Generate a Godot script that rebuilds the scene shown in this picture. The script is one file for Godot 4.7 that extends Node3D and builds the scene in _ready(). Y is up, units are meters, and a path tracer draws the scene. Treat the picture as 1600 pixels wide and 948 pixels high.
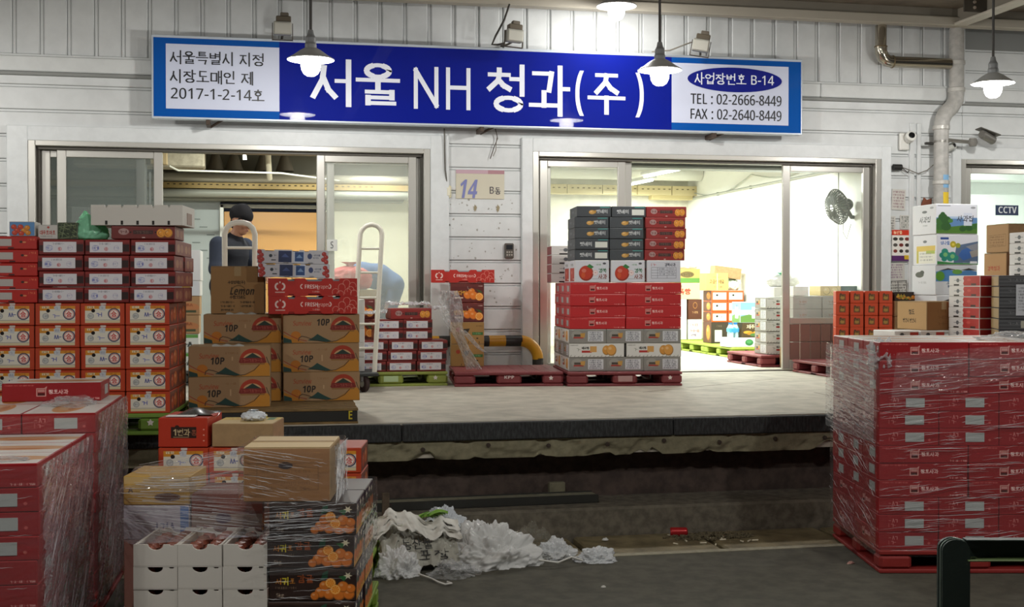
extends Node3D
# A wholesale fruit market front at night: loading dock, two sliding-door bays, stacked cartons.
# World: x along the shop wall, y up, z towards the street; wall face at z = -13.3, dock top at y = 0.79.

const WZ := -13.3
const DY := 0.79
var mats := {}
var names := {}
var rng := RandomNumberGenerator.new()
var font_bold: Font
var font_reg: Font
var templates: Array = []


func _ready() -> void:
	rng.seed = 14
	# ---- camera
	var cam := Camera3D.new()
	cam.name = "camera"
	add_child(cam)
	cam.position = Vector3(0, 1.75, 0)
	cam.rotation = Vector3(-atan(26.0 / 1950.0), -atan(400.0 / 1950.0), 0)
	cam.keep_aspect = Camera3D.KEEP_HEIGHT
	cam.fov = rad_to_deg(2.0 * atan(474.0 / 1950.0))
	cam.near = 0.1
	cam.far = 200.0
	cam.current = true
	# ---- environment: a dim city night sky
	var we := WorldEnvironment.new()
	we.name = "environment"
	var env := Environment.new()
	env.background_mode = Environment.BG_COLOR
	env.background_color = Color(0.10, 0.11, 0.13)
	env.background_energy_multiplier = 1.0
	env.tonemap_mode = Environment.TONE_MAPPER_LINEAR
	env.tonemap_exposure = 1.0
	env.sdfgi_enabled = true
	env.ssao_enabled = true
	env.ssil_enabled = true
	we.environment = env
	add_child(we)
	font_bold = sysfont(true)
	font_reg = sysfont(false)
	# ---- lamps hung under the canopy (the first four show in the photograph)
	pendant(Vector3(0.48, 3.76, -11.2), 4.8, LAMP, "white bulb in cone shade hanging before left end of blue sign")
	pendant(Vector3(3.71, 3.78, -11.2), 4.8, LAMP, "white bulb in cone shade hanging before right part of blue sign")
	pendant(Vector3(7.17, 3.77, -11.2), 4.8, LAMP, "white bulb in cone shade hanging at far right beside the downpipe")
	pendant(Vector3(3.67, 4.66, -12.5), 4.9, 0.9, "white bulb in short high shade at top centre under canopy")
	for x in [-3.2, -6.6, 10.6]:
		pendant(Vector3(x, 3.76, -11.2), 4.8, LAMP, "pendant lamp of the wall row, %s the photographed doors" % {-3.2: "first left of", -6.6: "second left of", 10.6: "right of"}[x], "lamps outside the frame")
	for k in 4:
		pendant(Vector3([-4.0, 0.2, 4.4, 8.6][k], 4.0, -3.6), 4.8, LAMP2, "pendant lamp of the outer row over the street, %s from left" % ordinal(k), "lamps outside the frame")
	setting()
	doors_and_rooms()
	wall_fittings()
	goods_on_dock()
	goods_inside()
	goods_on_street()
	people()
	lay_page()
	for t in templates:
		t.free()


const LAMP := 2.05
const LAMP2 := 4.7


# ------------------------------------------------------------------ naming and tagging
func numbered(n: String) -> String:
	var k: int = names.get(n, 0)
	names[n] = k + 1
	return n if k == 0 else "%s_%03d" % [n, k]


func tag(o: Node, label: String, category: String, group := "", kind := "") -> void:
	if label: o.set_meta("label", label)
	if category: o.set_meta("category", category)
	if group: o.set_meta("group", group)
	if kind: o.set_meta("kind", kind)
	var n := label.split(" ", false).size()
	if label and (n < 4 or n > 16): print("LABEL ", n, ": ", label)


func thing(called: String, label: String, category: String, xf := Transform3D(), group := "") -> Node3D:
	var o := Node3D.new()
	o.name = numbered(called)
	add_child(o)
	o.transform = xf
	tag(o, label, category, group)
	return o


func part(called: String, mesh: Mesh, parent: Node, mat: Material = null, xf := Transform3D()) -> MeshInstance3D:
	var o := MeshInstance3D.new()
	o.name = called if parent != self else numbered(called)
	o.mesh = mesh
	if mat: o.material_override = mat
	o.transform = xf
	parent.add_child(o, true)
	return o


func struct_node(called: String) -> Node3D:
	var o := Node3D.new()
	o.name = numbered(called)
	add_child(o)
	o.set_meta("kind", "structure")
	return o


func dup(t: Node3D, called: String, label: String, category: String, xf: Transform3D, group := "") -> Node3D:
	var o: Node3D = t.duplicate()
	o.name = numbered(called)
	add_child(o)
	o.transform = xf
	tag(o, label, category, group)
	return o


func at(x: float, y: float, z: float, yaw := 0.0) -> Transform3D:
	return Transform3D(Basis(Vector3.UP, deg_to_rad(yaw)), Vector3(x, y, z))


func ordinal(k: int) -> String:
	return ["first", "second", "third", "fourth", "fifth", "sixth", "seventh", "eighth", "ninth", "tenth", "eleventh", "twelfth"][k]


# ------------------------------------------------------------------ materials
func M(c: Color, rough := 0.6, metal := 0.0) -> StandardMaterial3D:
	var key := "%s %.2f %.2f" % [c.to_html(), rough, metal]
	if not mats.has(key):
		var m := StandardMaterial3D.new()
		m.albedo_color = c
		m.roughness = rough
		m.metallic = metal
		mats[key] = m
	return mats[key]


# All prints share one page; each material looks up its own patch of it.
var page: Image
var page_mats: Array = []
var page_x := 0
var page_y := 0
var page_row := 0


func atlas_mat(c: Cv, rough: float) -> StandardMaterial3D:
	if page == null: page = Image.create(2048, 1024, false, Image.FORMAT_RGB8)
	if page_x + c.w + 2 > 2048:
		page_x = 0
		page_y += page_row
		page_row = 0
	page_row = maxi(page_row, c.h + 2)
	page.blit_rect(c.small(), Rect2i(0, 0, c.w, c.h), Vector2i(page_x, page_y))
	var m := StandardMaterial3D.new()
	m.roughness = rough
	m.texture_repeat = true
	m.uv1_scale = Vector3((c.w - 1.0) / 2048.0, (c.h - 1.0) / 1024.0, 1)
	m.uv1_offset = Vector3((page_x + 0.5) / 2048.0, (page_y + 0.5) / 1024.0, 0)
	page_x += c.w + 2
	page_mats.append(m)
	return m


func lay_page() -> void:
	if page_y + page_row > 1024: print("PAGE FULL ", page_y + page_row)
	var t := ImageTexture.create_from_image(page)
	for m in page_mats: m.albedo_texture = t


func noise_mat(a: Color, b: Color, freq: float, scale: float, rough := 0.8, mid := 0.5, octaves := 5, bump := 0.0, stretch := Vector3.ONE) -> StandardMaterial3D:
	var low: float = snappedf(clampf(a.get_luminance() / maxf(b.get_luminance(), 0.01), 0.5, 0.95), 0.06)
	var fq: float = 0.012 if freq < 0.016 else (0.02 if freq < 0.04 else 0.05)
	var key := "noise %.3f %.2f" % [fq, low]
	if not mats.has(key):
		var n := FastNoiseLite.new()
		n.noise_type = FastNoiseLite.TYPE_SIMPLEX_SMOOTH
		n.seed = 7 + mats.size()
		n.frequency = fq
		n.fractal_octaves = 6
		n.fractal_gain = 0.6
		var g := Gradient.new()
		g.offsets = PackedFloat32Array([0.0, 0.28, 0.7, 1.0])
		g.colors = PackedColorArray([Color(low, low, low), Color.WHITE * lerpf(low, 1.0, 0.25), Color.WHITE * lerpf(low, 1.0, 0.85), Color.WHITE])
		var t := NoiseTexture2D.new()
		t.width = 512
		t.height = 512
		t.seamless = true
		t.noise = n
		t.color_ramp = g
		mats[key] = t
	var m := StandardMaterial3D.new()
	m.albedo_texture = mats[key]
	m.albedo_color = b
	m.roughness = rough
	m.uv1_triplanar = true
	m.uv1_world_triplanar = true
	m.uv1_scale = stretch * scale
	if bump > 0.0:
		m.heightmap_enabled = true
		m.heightmap_texture = mats[key]
		m.heightmap_scale = bump
	return m


func glass_mat(tint: Color, alpha: float, rough := 0.05) -> StandardMaterial3D:
	var m := StandardMaterial3D.new()
	m.transparency = BaseMaterial3D.TRANSPARENCY_ALPHA
	m.albedo_color = Color(tint, alpha)
	m.roughness = rough
	return m


func emit_mat(c: Color, e: float) -> StandardMaterial3D:
	var m := StandardMaterial3D.new()
	m.albedo_color = Color(0.9, 0.9, 0.9)
	m.emission_enabled = true
	m.emission = c
	m.emission_energy_multiplier = e
	return m


# ------------------------------------------------------------------ mesh building
class MB:
	var v := PackedVector3Array()
	var n := PackedVector3Array()
	var uv := PackedVector2Array()

	func tri(a: Vector3, b: Vector3, c: Vector3, ua := Vector2.ZERO, ub := Vector2.ZERO, uc := Vector2.ZERO) -> void:
		var nn := (b - a).cross(c - a).normalized()
		v.append_array([a, c, b])
		n.append_array([nn, nn, nn])
		uv.append_array([ua, uc, ub])

	func quad(a: Vector3, b: Vector3, c: Vector3, d: Vector3) -> void:  # counter-clockwise from outside, a = bottom left
		tri(a, b, c, Vector2(0, 1), Vector2(1, 1), Vector2(1, 0))
		tri(a, c, d, Vector2(0, 1), Vector2(1, 0), Vector2(0, 0))

	func quad_out(a: Vector3, b: Vector3, c: Vector3, d: Vector3, out: Vector3) -> void:
		if (b - a).cross(c - a).dot(out) > 0.0: quad(a, b, c, d)
		else: quad(a, d, c, b)

	func tri_out(a: Vector3, b: Vector3, c: Vector3, out: Vector3) -> void:
		if (b - a).cross(c - a).dot(out) > 0.0: tri(a, b, c)
		else: tri(a, c, b)

	func stri(a: Vector3, b: Vector3, c: Vector3, na: Vector3, nb: Vector3, nc: Vector3) -> void:
		v.append_array([a, c, b])
		n.append_array([na, nc, nb])
		uv.append_array([Vector2.ZERO, Vector2.ZERO, Vector2.ZERO])

	func box(c: Vector3, s: Vector3, b := 0.0) -> MB:
		box6(c, s, b, [self, self, self, self, self, self, self])
		return self

	static func box6(c: Vector3, s: Vector3, b: float, f: Array) -> void:  # front back right left top bottom rest
		var h := s / 2.0
		b = minf(b, minf(h.x, minf(h.y, h.z)) * 0.9)
		var X := Vector3.RIGHT
		var Y := Vector3.UP
		var Z := Vector3.BACK
		var fr := [[Z, X, Y], [-Z, -X, Y], [X, -Z, Y], [-X, Z, Y], [Y, X, -Z], [-Y, X, Z]]
		for k in 6:
			if f[k] == null: continue
			var n0: Vector3 = fr[k][0]
			var u: Vector3 = fr[k][1]
			var w: Vector3 = fr[k][2]
			var o := c + n0 * absf(n0.dot(h))
			var uu := u * (absf(u.dot(h)) - b)
			var ww := w * (absf(w.dot(h)) - b)
			f[k].quad(o - uu - ww, o + uu - ww, o + uu + ww, o - uu + ww)
		if b <= 0.0: return
		var m: MB = f[6]
		var ax := [X, Y, Z]
		for k in 3:
			var A: Vector3 = ax[k]
			var B: Vector3 = ax[(k + 1) % 3]
			var C: Vector3 = ax[(k + 2) % 3]
			var ha := absf(A.dot(h))
			var hb := absf(B.dot(h))
			var hc := absf(C.dot(h)) - b
			for sa in [-1.0, 1.0]:
				for sb in [-1.0, 1.0]:
					var p: Vector3 = c + A * sa * ha + B * sb * (hb - b)
					var q: Vector3 = c + A * sa * (ha - b) + B * sb * hb
					m.quad_out(p - C * hc, p + C * hc, q + C * hc, q - C * hc, A * sa + B * sb)
		for sx in [-1.0, 1.0]:
			for sy in [-1.0, 1.0]:
				for sz in [-1.0, 1.0]:
					var k := Vector3(float(sx), float(sy), float(sz))
					m.tri_out(c + k * (h - Vector3(0, b, b)), c + k * (h - Vector3(b, 0, b)), c + k * (h - Vector3(b, b, 0)), k)

	func tube(pts: Array, r: float, seg := 10, caps := true, r_end := -1.0) -> MB:
		var rings := []
		var nrm := []
		var ref := Vector3.UP
		var d0: Vector3 = (pts[1] - pts[0]).normalized()
		if absf(d0.dot(ref)) > 0.9: ref = Vector3.RIGHT
		var u := (ref - d0 * ref.dot(d0)).normalized()
		for i in pts.size():
			var d: Vector3
			if i == 0: d = d0
			elif i == pts.size() - 1: d = (pts[i] - pts[i - 1]).normalized()
			else: d = ((pts[i] - pts[i - 1]).normalized() + (pts[i + 1] - pts[i]).normalized()).normalized()
			u = (u - d * u.dot(d)).normalized()
			var w := d.cross(u)
			var rr := r if r_end < 0.0 else lerpf(r, r_end, float(i) / (pts.size() - 1))
			var ring := []
			var nn := []
			for k in seg:
				var a := TAU * k / seg
				var q := u * cos(a) + w * sin(a)
				nn.append(q)
				ring.append(pts[i] + q * rr)
			rings.append(ring)
			nrm.append(nn)
		for i in pts.size() - 1:
			for k in seg:
				var j := (k + 1) % seg
				stri(rings[i][k], rings[i][j], rings[i + 1][j], nrm[i][k], nrm[i][j], nrm[i + 1][j])
				stri(rings[i][k], rings[i + 1][j], rings[i + 1][k], nrm[i][k], nrm[i + 1][j], nrm[i + 1][k])
		if caps:
			for k in seg:
				var j := (k + 1) % seg
				tri(pts[0], rings[0][j], rings[0][k])
				tri(pts[-1], rings[-1][k], rings[-1][j])
		return self

	func lathe(prof: Array, seg := 20, c := Vector3.ZERO, axis := Basis()) -> MB:  # prof: Vector2(radius, height) from bottom, outside to the right
		for i in prof.size() - 1:
			var p: Vector2 = prof[i]
			var q: Vector2 = prof[i + 1]
			var t := (q - p).normalized()
			var no := Vector2(t.y, -t.x)
			for k in seg:
				var a := TAU * k / seg
				var b := TAU * (k + 1) / seg
				var ca := Vector3(cos(a), 0, -sin(a))
				var cb := Vector3(cos(b), 0, -sin(b))
				var y := Vector3.UP
				var na := axis * (ca * no.x + y * no.y)
				var nb := axis * (cb * no.x + y * no.y)
				var pa := c + axis * (ca * p.x + y * p.y)
				var pb := c + axis * (cb * p.x + y * p.y)
				var qa := c + axis * (ca * q.x + y * q.y)
				var qb := c + axis * (cb * q.x + y * q.y)
				if p.x > 1e-5: stri(pa, pb, qb, na, nb, nb)
				if q.x > 1e-5: stri(pa, qb, qa, na, nb, na)
		return self

	func prism(poly: PackedVector2Array, z0: float, z1: float, face: MB = null) -> MB:  # counter-clockwise outline (y up), front face at z1
		var idx := Geometry2D.triangulate_polygon(poly)
		var r := Rect2(poly[0], Vector2.ZERO)
		for p in poly: r = r.expand(p)
		var fm: MB = face if face else self
		for i in range(0, idx.size(), 3):
			var q := [poly[idx[i]], poly[idx[i + 1]], poly[idx[i + 2]]]
			if (q[1] - q[0]).cross(q[2] - q[0]) < 0.0: q = [q[0], q[2], q[1]]
			var t := []
			for p in q: t.append(Vector2((p.x - r.position.x) / r.size.x, 1.0 - (p.y - r.position.y) / r.size.y))
			fm.tri(Vector3(q[0].x, q[0].y, z1), Vector3(q[1].x, q[1].y, z1), Vector3(q[2].x, q[2].y, z1), t[0], t[1], t[2])
			tri(Vector3(q[0].x, q[0].y, z0), Vector3(q[2].x, q[2].y, z0), Vector3(q[1].x, q[1].y, z0))
		for i in poly.size():
			var a := poly[i]
			var b := poly[(i + 1) % poly.size()]
			quad(Vector3(a.x, a.y, z0), Vector3(b.x, b.y, z0), Vector3(b.x, b.y, z1), Vector3(a.x, a.y, z1))
		return self

	func sheet(nu: int, nv: int, f: Callable) -> MB:  # smooth grid, f(u, v) -> Vector3
		var p := PackedVector3Array()
		for j in nv + 1:
			for i in nu + 1:
				p.append(f.call(float(i) / nu, float(j) / nv))
		var nn := PackedVector3Array()
		var W := nu + 1
		for j in nv + 1:
			for i in nu + 1:
				var du := p[j * W + mini(i + 1, nu)] - p[j * W + maxi(i - 1, 0)]
				var dv := p[mini(j + 1, nv) * W + i] - p[maxi(j - 1, 0) * W + i]
				nn.append(du.cross(dv).normalized())
		for j in nv:
			for i in nu:
				var a := j * W + i
				var b := a + 1
				var c := a + W
				var d := c + 1
				v.append_array([p[a], p[d], p[b], p[a], p[c], p[d]])
				n.append_array([nn[a], nn[d], nn[b], nn[a], nn[c], nn[d]])
				var u0 := float(i) / nu
				var u1 := float(i + 1) / nu
				var v0 := float(j) / nv
				var v1 := float(j + 1) / nv
				uv.append_array([Vector2(u0, v0), Vector2(u1, v1), Vector2(u1, v0), Vector2(u0, v0), Vector2(u0, v1), Vector2(u1, v1)])
		return self

	func xform(t: Transform3D, from := 0) -> MB:
		for i in range(from, v.size()):
			v[i] = t * v[i]
			n[i] = (t.basis * n[i]).normalized()
		return self

	func to(mesh: ArrayMesh, mat: Material) -> void:
		if v.is_empty(): return
		var a := []
		a.resize(Mesh.ARRAY_MAX)
		a[Mesh.ARRAY_VERTEX] = v
		a[Mesh.ARRAY_NORMAL] = n
		a[Mesh.ARRAY_TEX_UV] = uv
		mesh.add_surface_from_arrays(Mesh.PRIMITIVE_TRIANGLES, a)
		mesh.surface_set_material(mesh.get_surface_count() - 1, mat)

	func mesh(mat: Material) -> ArrayMesh:
		var m := ArrayMesh.new()
		to(m, mat)
		return m


func boxm(c: Vector3, s: Vector3, mat: Material, b := 0.0) -> ArrayMesh:
	return MB.new().box(c, s, b).mesh(mat)


# ------------------------------------------------------------------ lettering
func sysfont(bold: bool) -> Font:
	var f := SystemFont.new()
	f.font_names = PackedStringArray(["Droid Sans"])
	f.font_weight = 700 if bold else 400
	return f


const JAMO := {
	"ㄱ": "5 8 92 8 80 98", "ㄴ": "10 2 10 92 98 92", "ㄷ": "95 8 10 8 10 92 98 92", "ㄹ": "6 5 92 5 92 50 8 50 8 95 98 95",
	"ㅁ": "8 8 92 8 92 92 8 92 8 8", "ㅂ": "10 2 10 93 90 93 90 2|10 46 90 46", "ㅅ": "50 2 44 40 4 96|47 34 70 74 98 96", "ㅇ": "o",
	"ㅈ": "6 8 94 8|50 10 44 46 4 97|47 42 70 76 98 97", "ㅊ": "50 -14 50 4|6 14 94 14|50 16 44 50 4 98|47 46 70 78 98 98", "ㅋ": "5 8 92 8 80 98|5 50 86 50",
	"ㅌ": "95 6 10 6 10 94 98 94|10 50 90 50", "ㅍ": "4 8 96 8|4 92 96 92|28 8 28 92|72 8 72 92", "ㅎ": "50 -12 50 2|5 16 95 16|h",
	"ㄲ": "2 8 44 8 38 98|52 8 95 8 88 98", "ㄸ": "45 8 5 8 5 92 46 92|95 8 55 8 55 92 98 92", "ㅆ": "26 2 4 96|25 36 46 96|74 2 52 96|73 36 98 96",
	"Ｎ": "10 100 10 4 82 96 82 0", "Ｈ": "10 0 10 100|82 0 82 100|10 47 82 47",
	"ㅏ": "34 -2 34 104|34 46 98 46", "ㅑ": "34 -2 34 104|34 34 98 34|34 60 98 60", "ㅓ": "76 -2 76 104|4 46 76 46", "ㅕ": "76 -2 76 104|4 34 76 34|4 60 76 60",
	"ㅐ": "22 2 22 98|84 -2 84 104|22 48 84 48", "ㅔ": "48 2 48 98|90 -2 90 104|4 48 48 48", "ㅖ": "48 2 48 98|90 -2 90 104|4 36 48 36|4 60 48 60", "ㅣ": "58 -2 58 104",
	"ㅗ": "0 82 100 82|50 10 50 82", "ㅛ": "0 82 100 82|32 10 32 82|68 10 68 82", "ㅜ": "0 22 100 22|50 22 50 110", "ㅠ": "0 22 100 22|32 22 32 100|68 22 68 100", "ㅡ": "0 50 100 50",
}
const LEADS := "ㄱㄲㄴㄷㄸㄹㅁㅂㅂㅅㅆㅇㅈㅈㅊㅋㅌㅍㅎ"
const TAILS := " ㄱㄲㄱㄴㄴㄴㄷㄹㄱㅁㅂㄹㄹㅍㄹㅁㅂㅂㅅㅆㅇㅈㅊㅋㅌㅍㅎ"
const VOWELS := ["ㅏ", "ㅐ", "ㅑ", "ㅐ", "ㅓ", "ㅔ", "ㅕ", "ㅖ", "ㅗ", "ㅗㅏ", "ㅗㅐ", "ㅗㅣ", "ㅛ", "ㅜ", "ㅜㅓ", "ㅜㅔ", "ㅜㅣ", "ㅠ", "ㅡ", "ㅡㅣ", "ㅣ"]


func jamo(out: Array, j: String, x0: float, y0: float, x1: float, y1: float) -> void:
	for s in JAMO[j].split("|"):
		var l := PackedVector2Array()
		if s == "o" or s == "h":
			for k in 25:
				var a := TAU * k / 24.0
				l.append(Vector2(0.5 + 0.46 * cos(a), 0.5 + 0.46 * sin(a)) if s == "o" else Vector2(0.5 + 0.36 * cos(a), 0.66 + 0.32 * sin(a)))
		else:
			var q: PackedStringArray = s.split(" ")
			for k in range(0, q.size(), 2): l.append(Vector2(q[k].to_float(), q[k + 1].to_float()) / 100.0)
		for k in l.size(): l[k] = Vector2(lerpf(x0, x1, l[k].x), lerpf(y0, y1, l[k].y))
		out.append(l)


func syllable(ch: String) -> Array:  # strokes in a unit square, y down
	if ch in "ＮＨ":
		var lat := []
		jamo(lat, ch, 0, 0.06, 1, 0.94)
		return lat
	var c := ch.unicode_at(0) - 0xAC00
	var L := LEADS[c / 588]
	var V: String = VOWELS[(c % 588) / 28]
	var T := TAILS[c % 28]
	var out := []
	var tail := T != " "
	if V.length() == 2:
		jamo(out, L, 0.08, 0.1, 0.6, 0.32 if tail else 0.5)
		jamo(out, V[0], 0.02, 0.34 if tail else 0.52, 0.7, 0.56 if tail else 0.9)
		jamo(out, V[1], 0.68, 0.02, 1.0, 0.6 if tail else 0.98)
	elif V in "ㅗㅛㅜㅠㅡ":
		jamo(out, L, 0.2, 0.1 if L in "ㅊㅎ" else 0.04, 0.8, 0.34 if tail else 0.5)
		jamo(out, V, 0.02, 0.36 if tail else 0.54, 0.98, 0.6 if tail else 0.94)
	else:
		jamo(out, L, 0.04, 0.14, 0.58, 0.5 if tail else 0.86)
		jamo(out, V, 0.62, 0.02, 1.0, 0.58 if tail else 0.98)
	if tail: jamo(out, T, 0.2, 0.68, 0.9, 0.98)
	return out


func is_hangul(ch: String) -> bool:
	return ch in "ＮＨ" or ch.unicode_at(0) >= 0xAC00 and ch.unicode_at(0) <= 0xD7A3


func latin_tris(s: String, bold: bool) -> Dictionary:  # triangles with cap height 1, y up, from x = 0
	var key := s + str(bold)
	if not mats.has(key):
		var tm := TextMesh.new()
		tm.text = s
		tm.font = font_bold if bold else font_reg
		tm.font_size = 64
		tm.pixel_size = 1.0 / (64.0 * 0.714)
		tm.depth = 0.0
		tm.curve_step = 1.5
		tm.horizontal_alignment = HORIZONTAL_ALIGNMENT_LEFT
		tm.vertical_alignment = VERTICAL_ALIGNMENT_BOTTOM
		var pts := PackedVector2Array()
		for k in tm.get_surface_count():
			var a := tm.surface_get_arrays(k)
			if a.is_empty() or a[Mesh.ARRAY_VERTEX] == null: continue
			var vs: PackedVector3Array = a[Mesh.ARRAY_VERTEX]
			var ix: PackedInt32Array = a[Mesh.ARRAY_INDEX] if a[Mesh.ARRAY_INDEX] != null else PackedInt32Array(range(vs.size()))
			for q in ix: pts.append(Vector2(vs[q].x, vs[q].y))
		var base := 1e9
		var left := 1e9
		var right := -1e9
		for p in pts:
			left = minf(left, p.x)
			right = maxf(right, p.x)
			base = minf(base, p.y)
		var low := 0.0  # parts below the line
		for ch in s:
			if ch in "gpqy(),j": low = maxf(low, 0.24 if ch in "()" else (0.2 if ch == "," else 0.335))
		for k in pts.size(): pts[k] -= Vector2(left, base + low)
		mats[key] = {"p": pts, "w": right - left}
	return mats[key]


func runs(s: String) -> Array:  # split a line into syllables, spaces and Latin runs
	var out := []
	var cur := ""
	for ch in s:
		if ch == " " or is_hangul(ch):
			if cur: out.append(cur)
			cur = ""
			out.append(ch)
		else: cur += ch
	if cur: out.append(cur)
	return out


# Lettering as thin raised solids: cell height h, lower left at the origin, squeezed to width if one is given.
func letters(s: String, h: float, weight: float, mat: Material, width := 0.0, depth := 0.004, bold := false) -> ArrayMesh:
	var m := MB.new()
	var tick := 0
	var x := 0.0
	for r in runs(s):
		if r == " ":
			x += h * 0.34
		elif is_hangul(r):
			for l in syllable(r):
				for k in l.size() - 1:
					var a := Vector3(x + l[k].x * h * 0.92, (1.0 - l[k].y) * h, 0)
					var b := Vector3(x + l[k + 1].x * h * 0.92, (1.0 - l[k + 1].y) * h, 0)
					var d := (b - a).normalized()
					var c := (a + b) / 2.0 + Vector3(0, 0, depth / 2.0)
					var from := m.v.size()
					tick += 1
					m.box(Vector3(0, 0, 0.00006 * (tick % 23)), Vector3((b - a).length() + weight * h * (0.5 if l.size() > 8 else 0.96), weight * h * (0.74 if absf(d.y) < 0.3 else 1.0), depth))
					m.xform(Transform3D(Basis(d, Vector3(-d.y, d.x, 0), Vector3.BACK), c), from)
			x += h * 1.04
		else:
			var t := latin_tris(r, bold)
			var p: PackedVector2Array = t.p
			var k := h * 0.84
			x += h * 0.06
			for i2 in range(0, p.size() * (1 if bold else 3), 3):
				var i := i2 % p.size()
				var o := Vector3(0.011 * k, 0.008 * k, -0.00004) * float(i2 / p.size())
				var q := [Vector3(x + p[i].x * k, p[i].y * k + h * 0.08, depth), Vector3(x + p[i + 1].x * k, p[i + 1].y * k + h * 0.08, depth), Vector3(x + p[i + 2].x * k, p[i + 2].y * k + h * 0.08, depth)]
				for j in 3: q[j] += o
				m.tri_out(q[0], q[1], q[2], Vector3.BACK)
				var z := Vector3(0, 0, depth)
				m.tri_out(q[0] - z, q[1] - z, q[2] - z, Vector3.FORWARD)
			x += t.w * k + h * 0.06
	if width > 0.0: m.xform(Transform3D(Basis.from_scale(Vector3(width / x, 1, 1)), Vector3.ZERO))
	return m.mesh(mat)


# ------------------------------------------------------------------ a small canvas for what is printed flat on cartons
class Cv:
	var im: Image
	var w: int
	var h: int
	var host: Node
	const S := 2

	func _init(o: Node, ww: int, hh: int, bg: Color) -> void:
		host = o
		w = ww
		h = hh
		im = Image.create(w * S, h * S, false, Image.FORMAT_RGB8)
		im.fill(bg)

	func rect(x: float, y: float, ww: float, hh: float, c: Color) -> Cv:
		im.fill_rect(Rect2i(roundi(x * S), roundi(y * S), maxi(1, roundi(ww * S)), maxi(1, roundi(hh * S))), c)
		return self

	func poly(pts: Array, c: Color) -> Cv:
		var y0 := 1e9
		var y1 := -1e9
		for p in pts:
			y0 = minf(y0, p.y)
			y1 = maxf(y1, p.y)
		for y in range(maxi(0, floori(y0 * S)), mini(h * S, ceili(y1 * S))):
			var yy := (y + 0.5) / S
			var xs := []
			for k in pts.size():
				var a: Vector2 = pts[k]
				var b: Vector2 = pts[(k + 1) % pts.size()]
				if (a.y <= yy) != (b.y <= yy): xs.append(lerpf(a.x, b.x, (yy - a.y) / (b.y - a.y)) * S)
			xs.sort()
			for k in range(0, xs.size() - 1, 2):
				var xa := roundi(xs[k])
				var xb := maxi(xa + 1, roundi(xs[k + 1]))
				im.fill_rect(Rect2i(xa, y, xb - xa, 1), c)
		return self

	func ell(cx: float, cy: float, rx: float, ry: float, c: Color, seg := 28) -> Cv:
		var p := []
		for k in seg: p.append(Vector2(cx + rx * cos(TAU * k / seg), cy + ry * sin(TAU * k / seg)))
		return poly(p, c)

	func line(pts: Array, wd: float, c: Color) -> Cv:
		for k in pts.size() - 1:
			var a: Vector2 = pts[k]
			var b: Vector2 = pts[k + 1]
			if a.is_equal_approx(b): continue
			var d := (b - a).normalized() * wd / 2.0
			var e := Vector2(-d.y, d.x)
			poly([a - d + e, b + d + e, b + d - e, a - d - e], c)
		return self

	func arc(cx: float, cy: float, r: float, a0: float, a1: float, wd: float, c: Color) -> Cv:
		var p := []
		for k in 13: p.append(Vector2(cx + r * cos(lerpf(a0, a1, k / 12.0)), cy + r * sin(lerpf(a0, a1, k / 12.0))))
		return line(p, wd, c)

	func text(s: String, x: float, y: float, hh: float, c: Color, wt := 0.12, sx := 0.92, bold := true, slant := 0.0) -> Cv:  # top left
		for r in host.runs(s):
			if r == " ":
				x += hh * 0.34 * sx
			elif host.is_hangul(r):
				for l in host.syllable(r):
					var q := []
					for p in l: q.append(Vector2(x + (p.x * sx + (0.5 - p.y) * slant) * hh, y + p.y * hh))
					line(q, wt * hh, c)
				x += hh * 1.1 * sx
			else:
				var t: Dictionary = host.latin_tris(r, bold)
				var p: PackedVector2Array = t.p
				for i in range(0, p.size(), 3):
					var q := []
					for k in 3: q.append(Vector2(x + (p[i + k].x * sx + (p[i + k].y - 0.5) * slant) * hh, y + hh - p[i + k].y * hh))
					poly(q, c)
				x += (t.w * sx + 0.14) * hh
		return self

	func scrawl(x: float, y: float, ww: float, hh: float, c: Color, sd: int, wd := 1.2) -> Cv:  # a line of writing too small to read
		var g := RandomNumberGenerator.new()
		g.seed = sd
		var px := x
		while px < x + ww - hh * 0.5:
			var k := g.randi() % 4
			if k == 0: line([Vector2(px, y), Vector2(px, y + hh)], wd, c)
			elif k == 1: line([Vector2(px, y + hh * 0.2), Vector2(px + hh * 0.5, y + hh * 0.2), Vector2(px + hh * 0.45, y + hh)], wd, c)
			elif k == 2: line([Vector2(px, y + hh * 0.5), Vector2(px + hh * 0.5, y + hh * 0.5)], wd, c)
			else: line([Vector2(px + hh * 0.1, y + hh), Vector2(px + hh * 0.3, y), Vector2(px + hh * 0.55, y + hh)], wd, c)
			px += hh * g.randf_range(0.5, 0.85)
		return self

	func fruit(cx: float, cy: float, r: float, c: Color, ry := 0.0) -> Cv:  # a printed round fruit
		if ry == 0.0: ry = r
		ell(cx, cy, r, ry, c.darkened(0.25))
		ell(cx - r * 0.06, cy - ry * 0.08, r * 0.9, ry * 0.88, c)
		ell(cx - r * 0.3, cy - ry * 0.35, r * 0.32, ry * 0.26, c.lightened(0.3))
		return self

	func slice(cx: float, cy: float, r: float) -> Cv:
		ell(cx, cy, r, r, Color("e58a1c"))
		ell(cx, cy, r * 0.86, r * 0.86, Color("ffd590"))
		for k in 8:
			var a := TAU * k / 8.0
			poly([Vector2(cx, cy), Vector2(cx + r * 0.76 * cos(a - 0.32), cy + r * 0.76 * sin(a - 0.32)), Vector2(cx + r * 0.76 * cos(a + 0.32), cy + r * 0.76 * sin(a + 0.32))], Color("f08c1e"))
		return self

	func small() -> Image:
		var o: Image = im.duplicate()
		o.resize(w, h, Image.INTERPOLATE_BILINEAR)
		return o

	func mat(rough := 0.5) -> StandardMaterial3D:
		return host.atlas_mat(self, rough)


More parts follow.
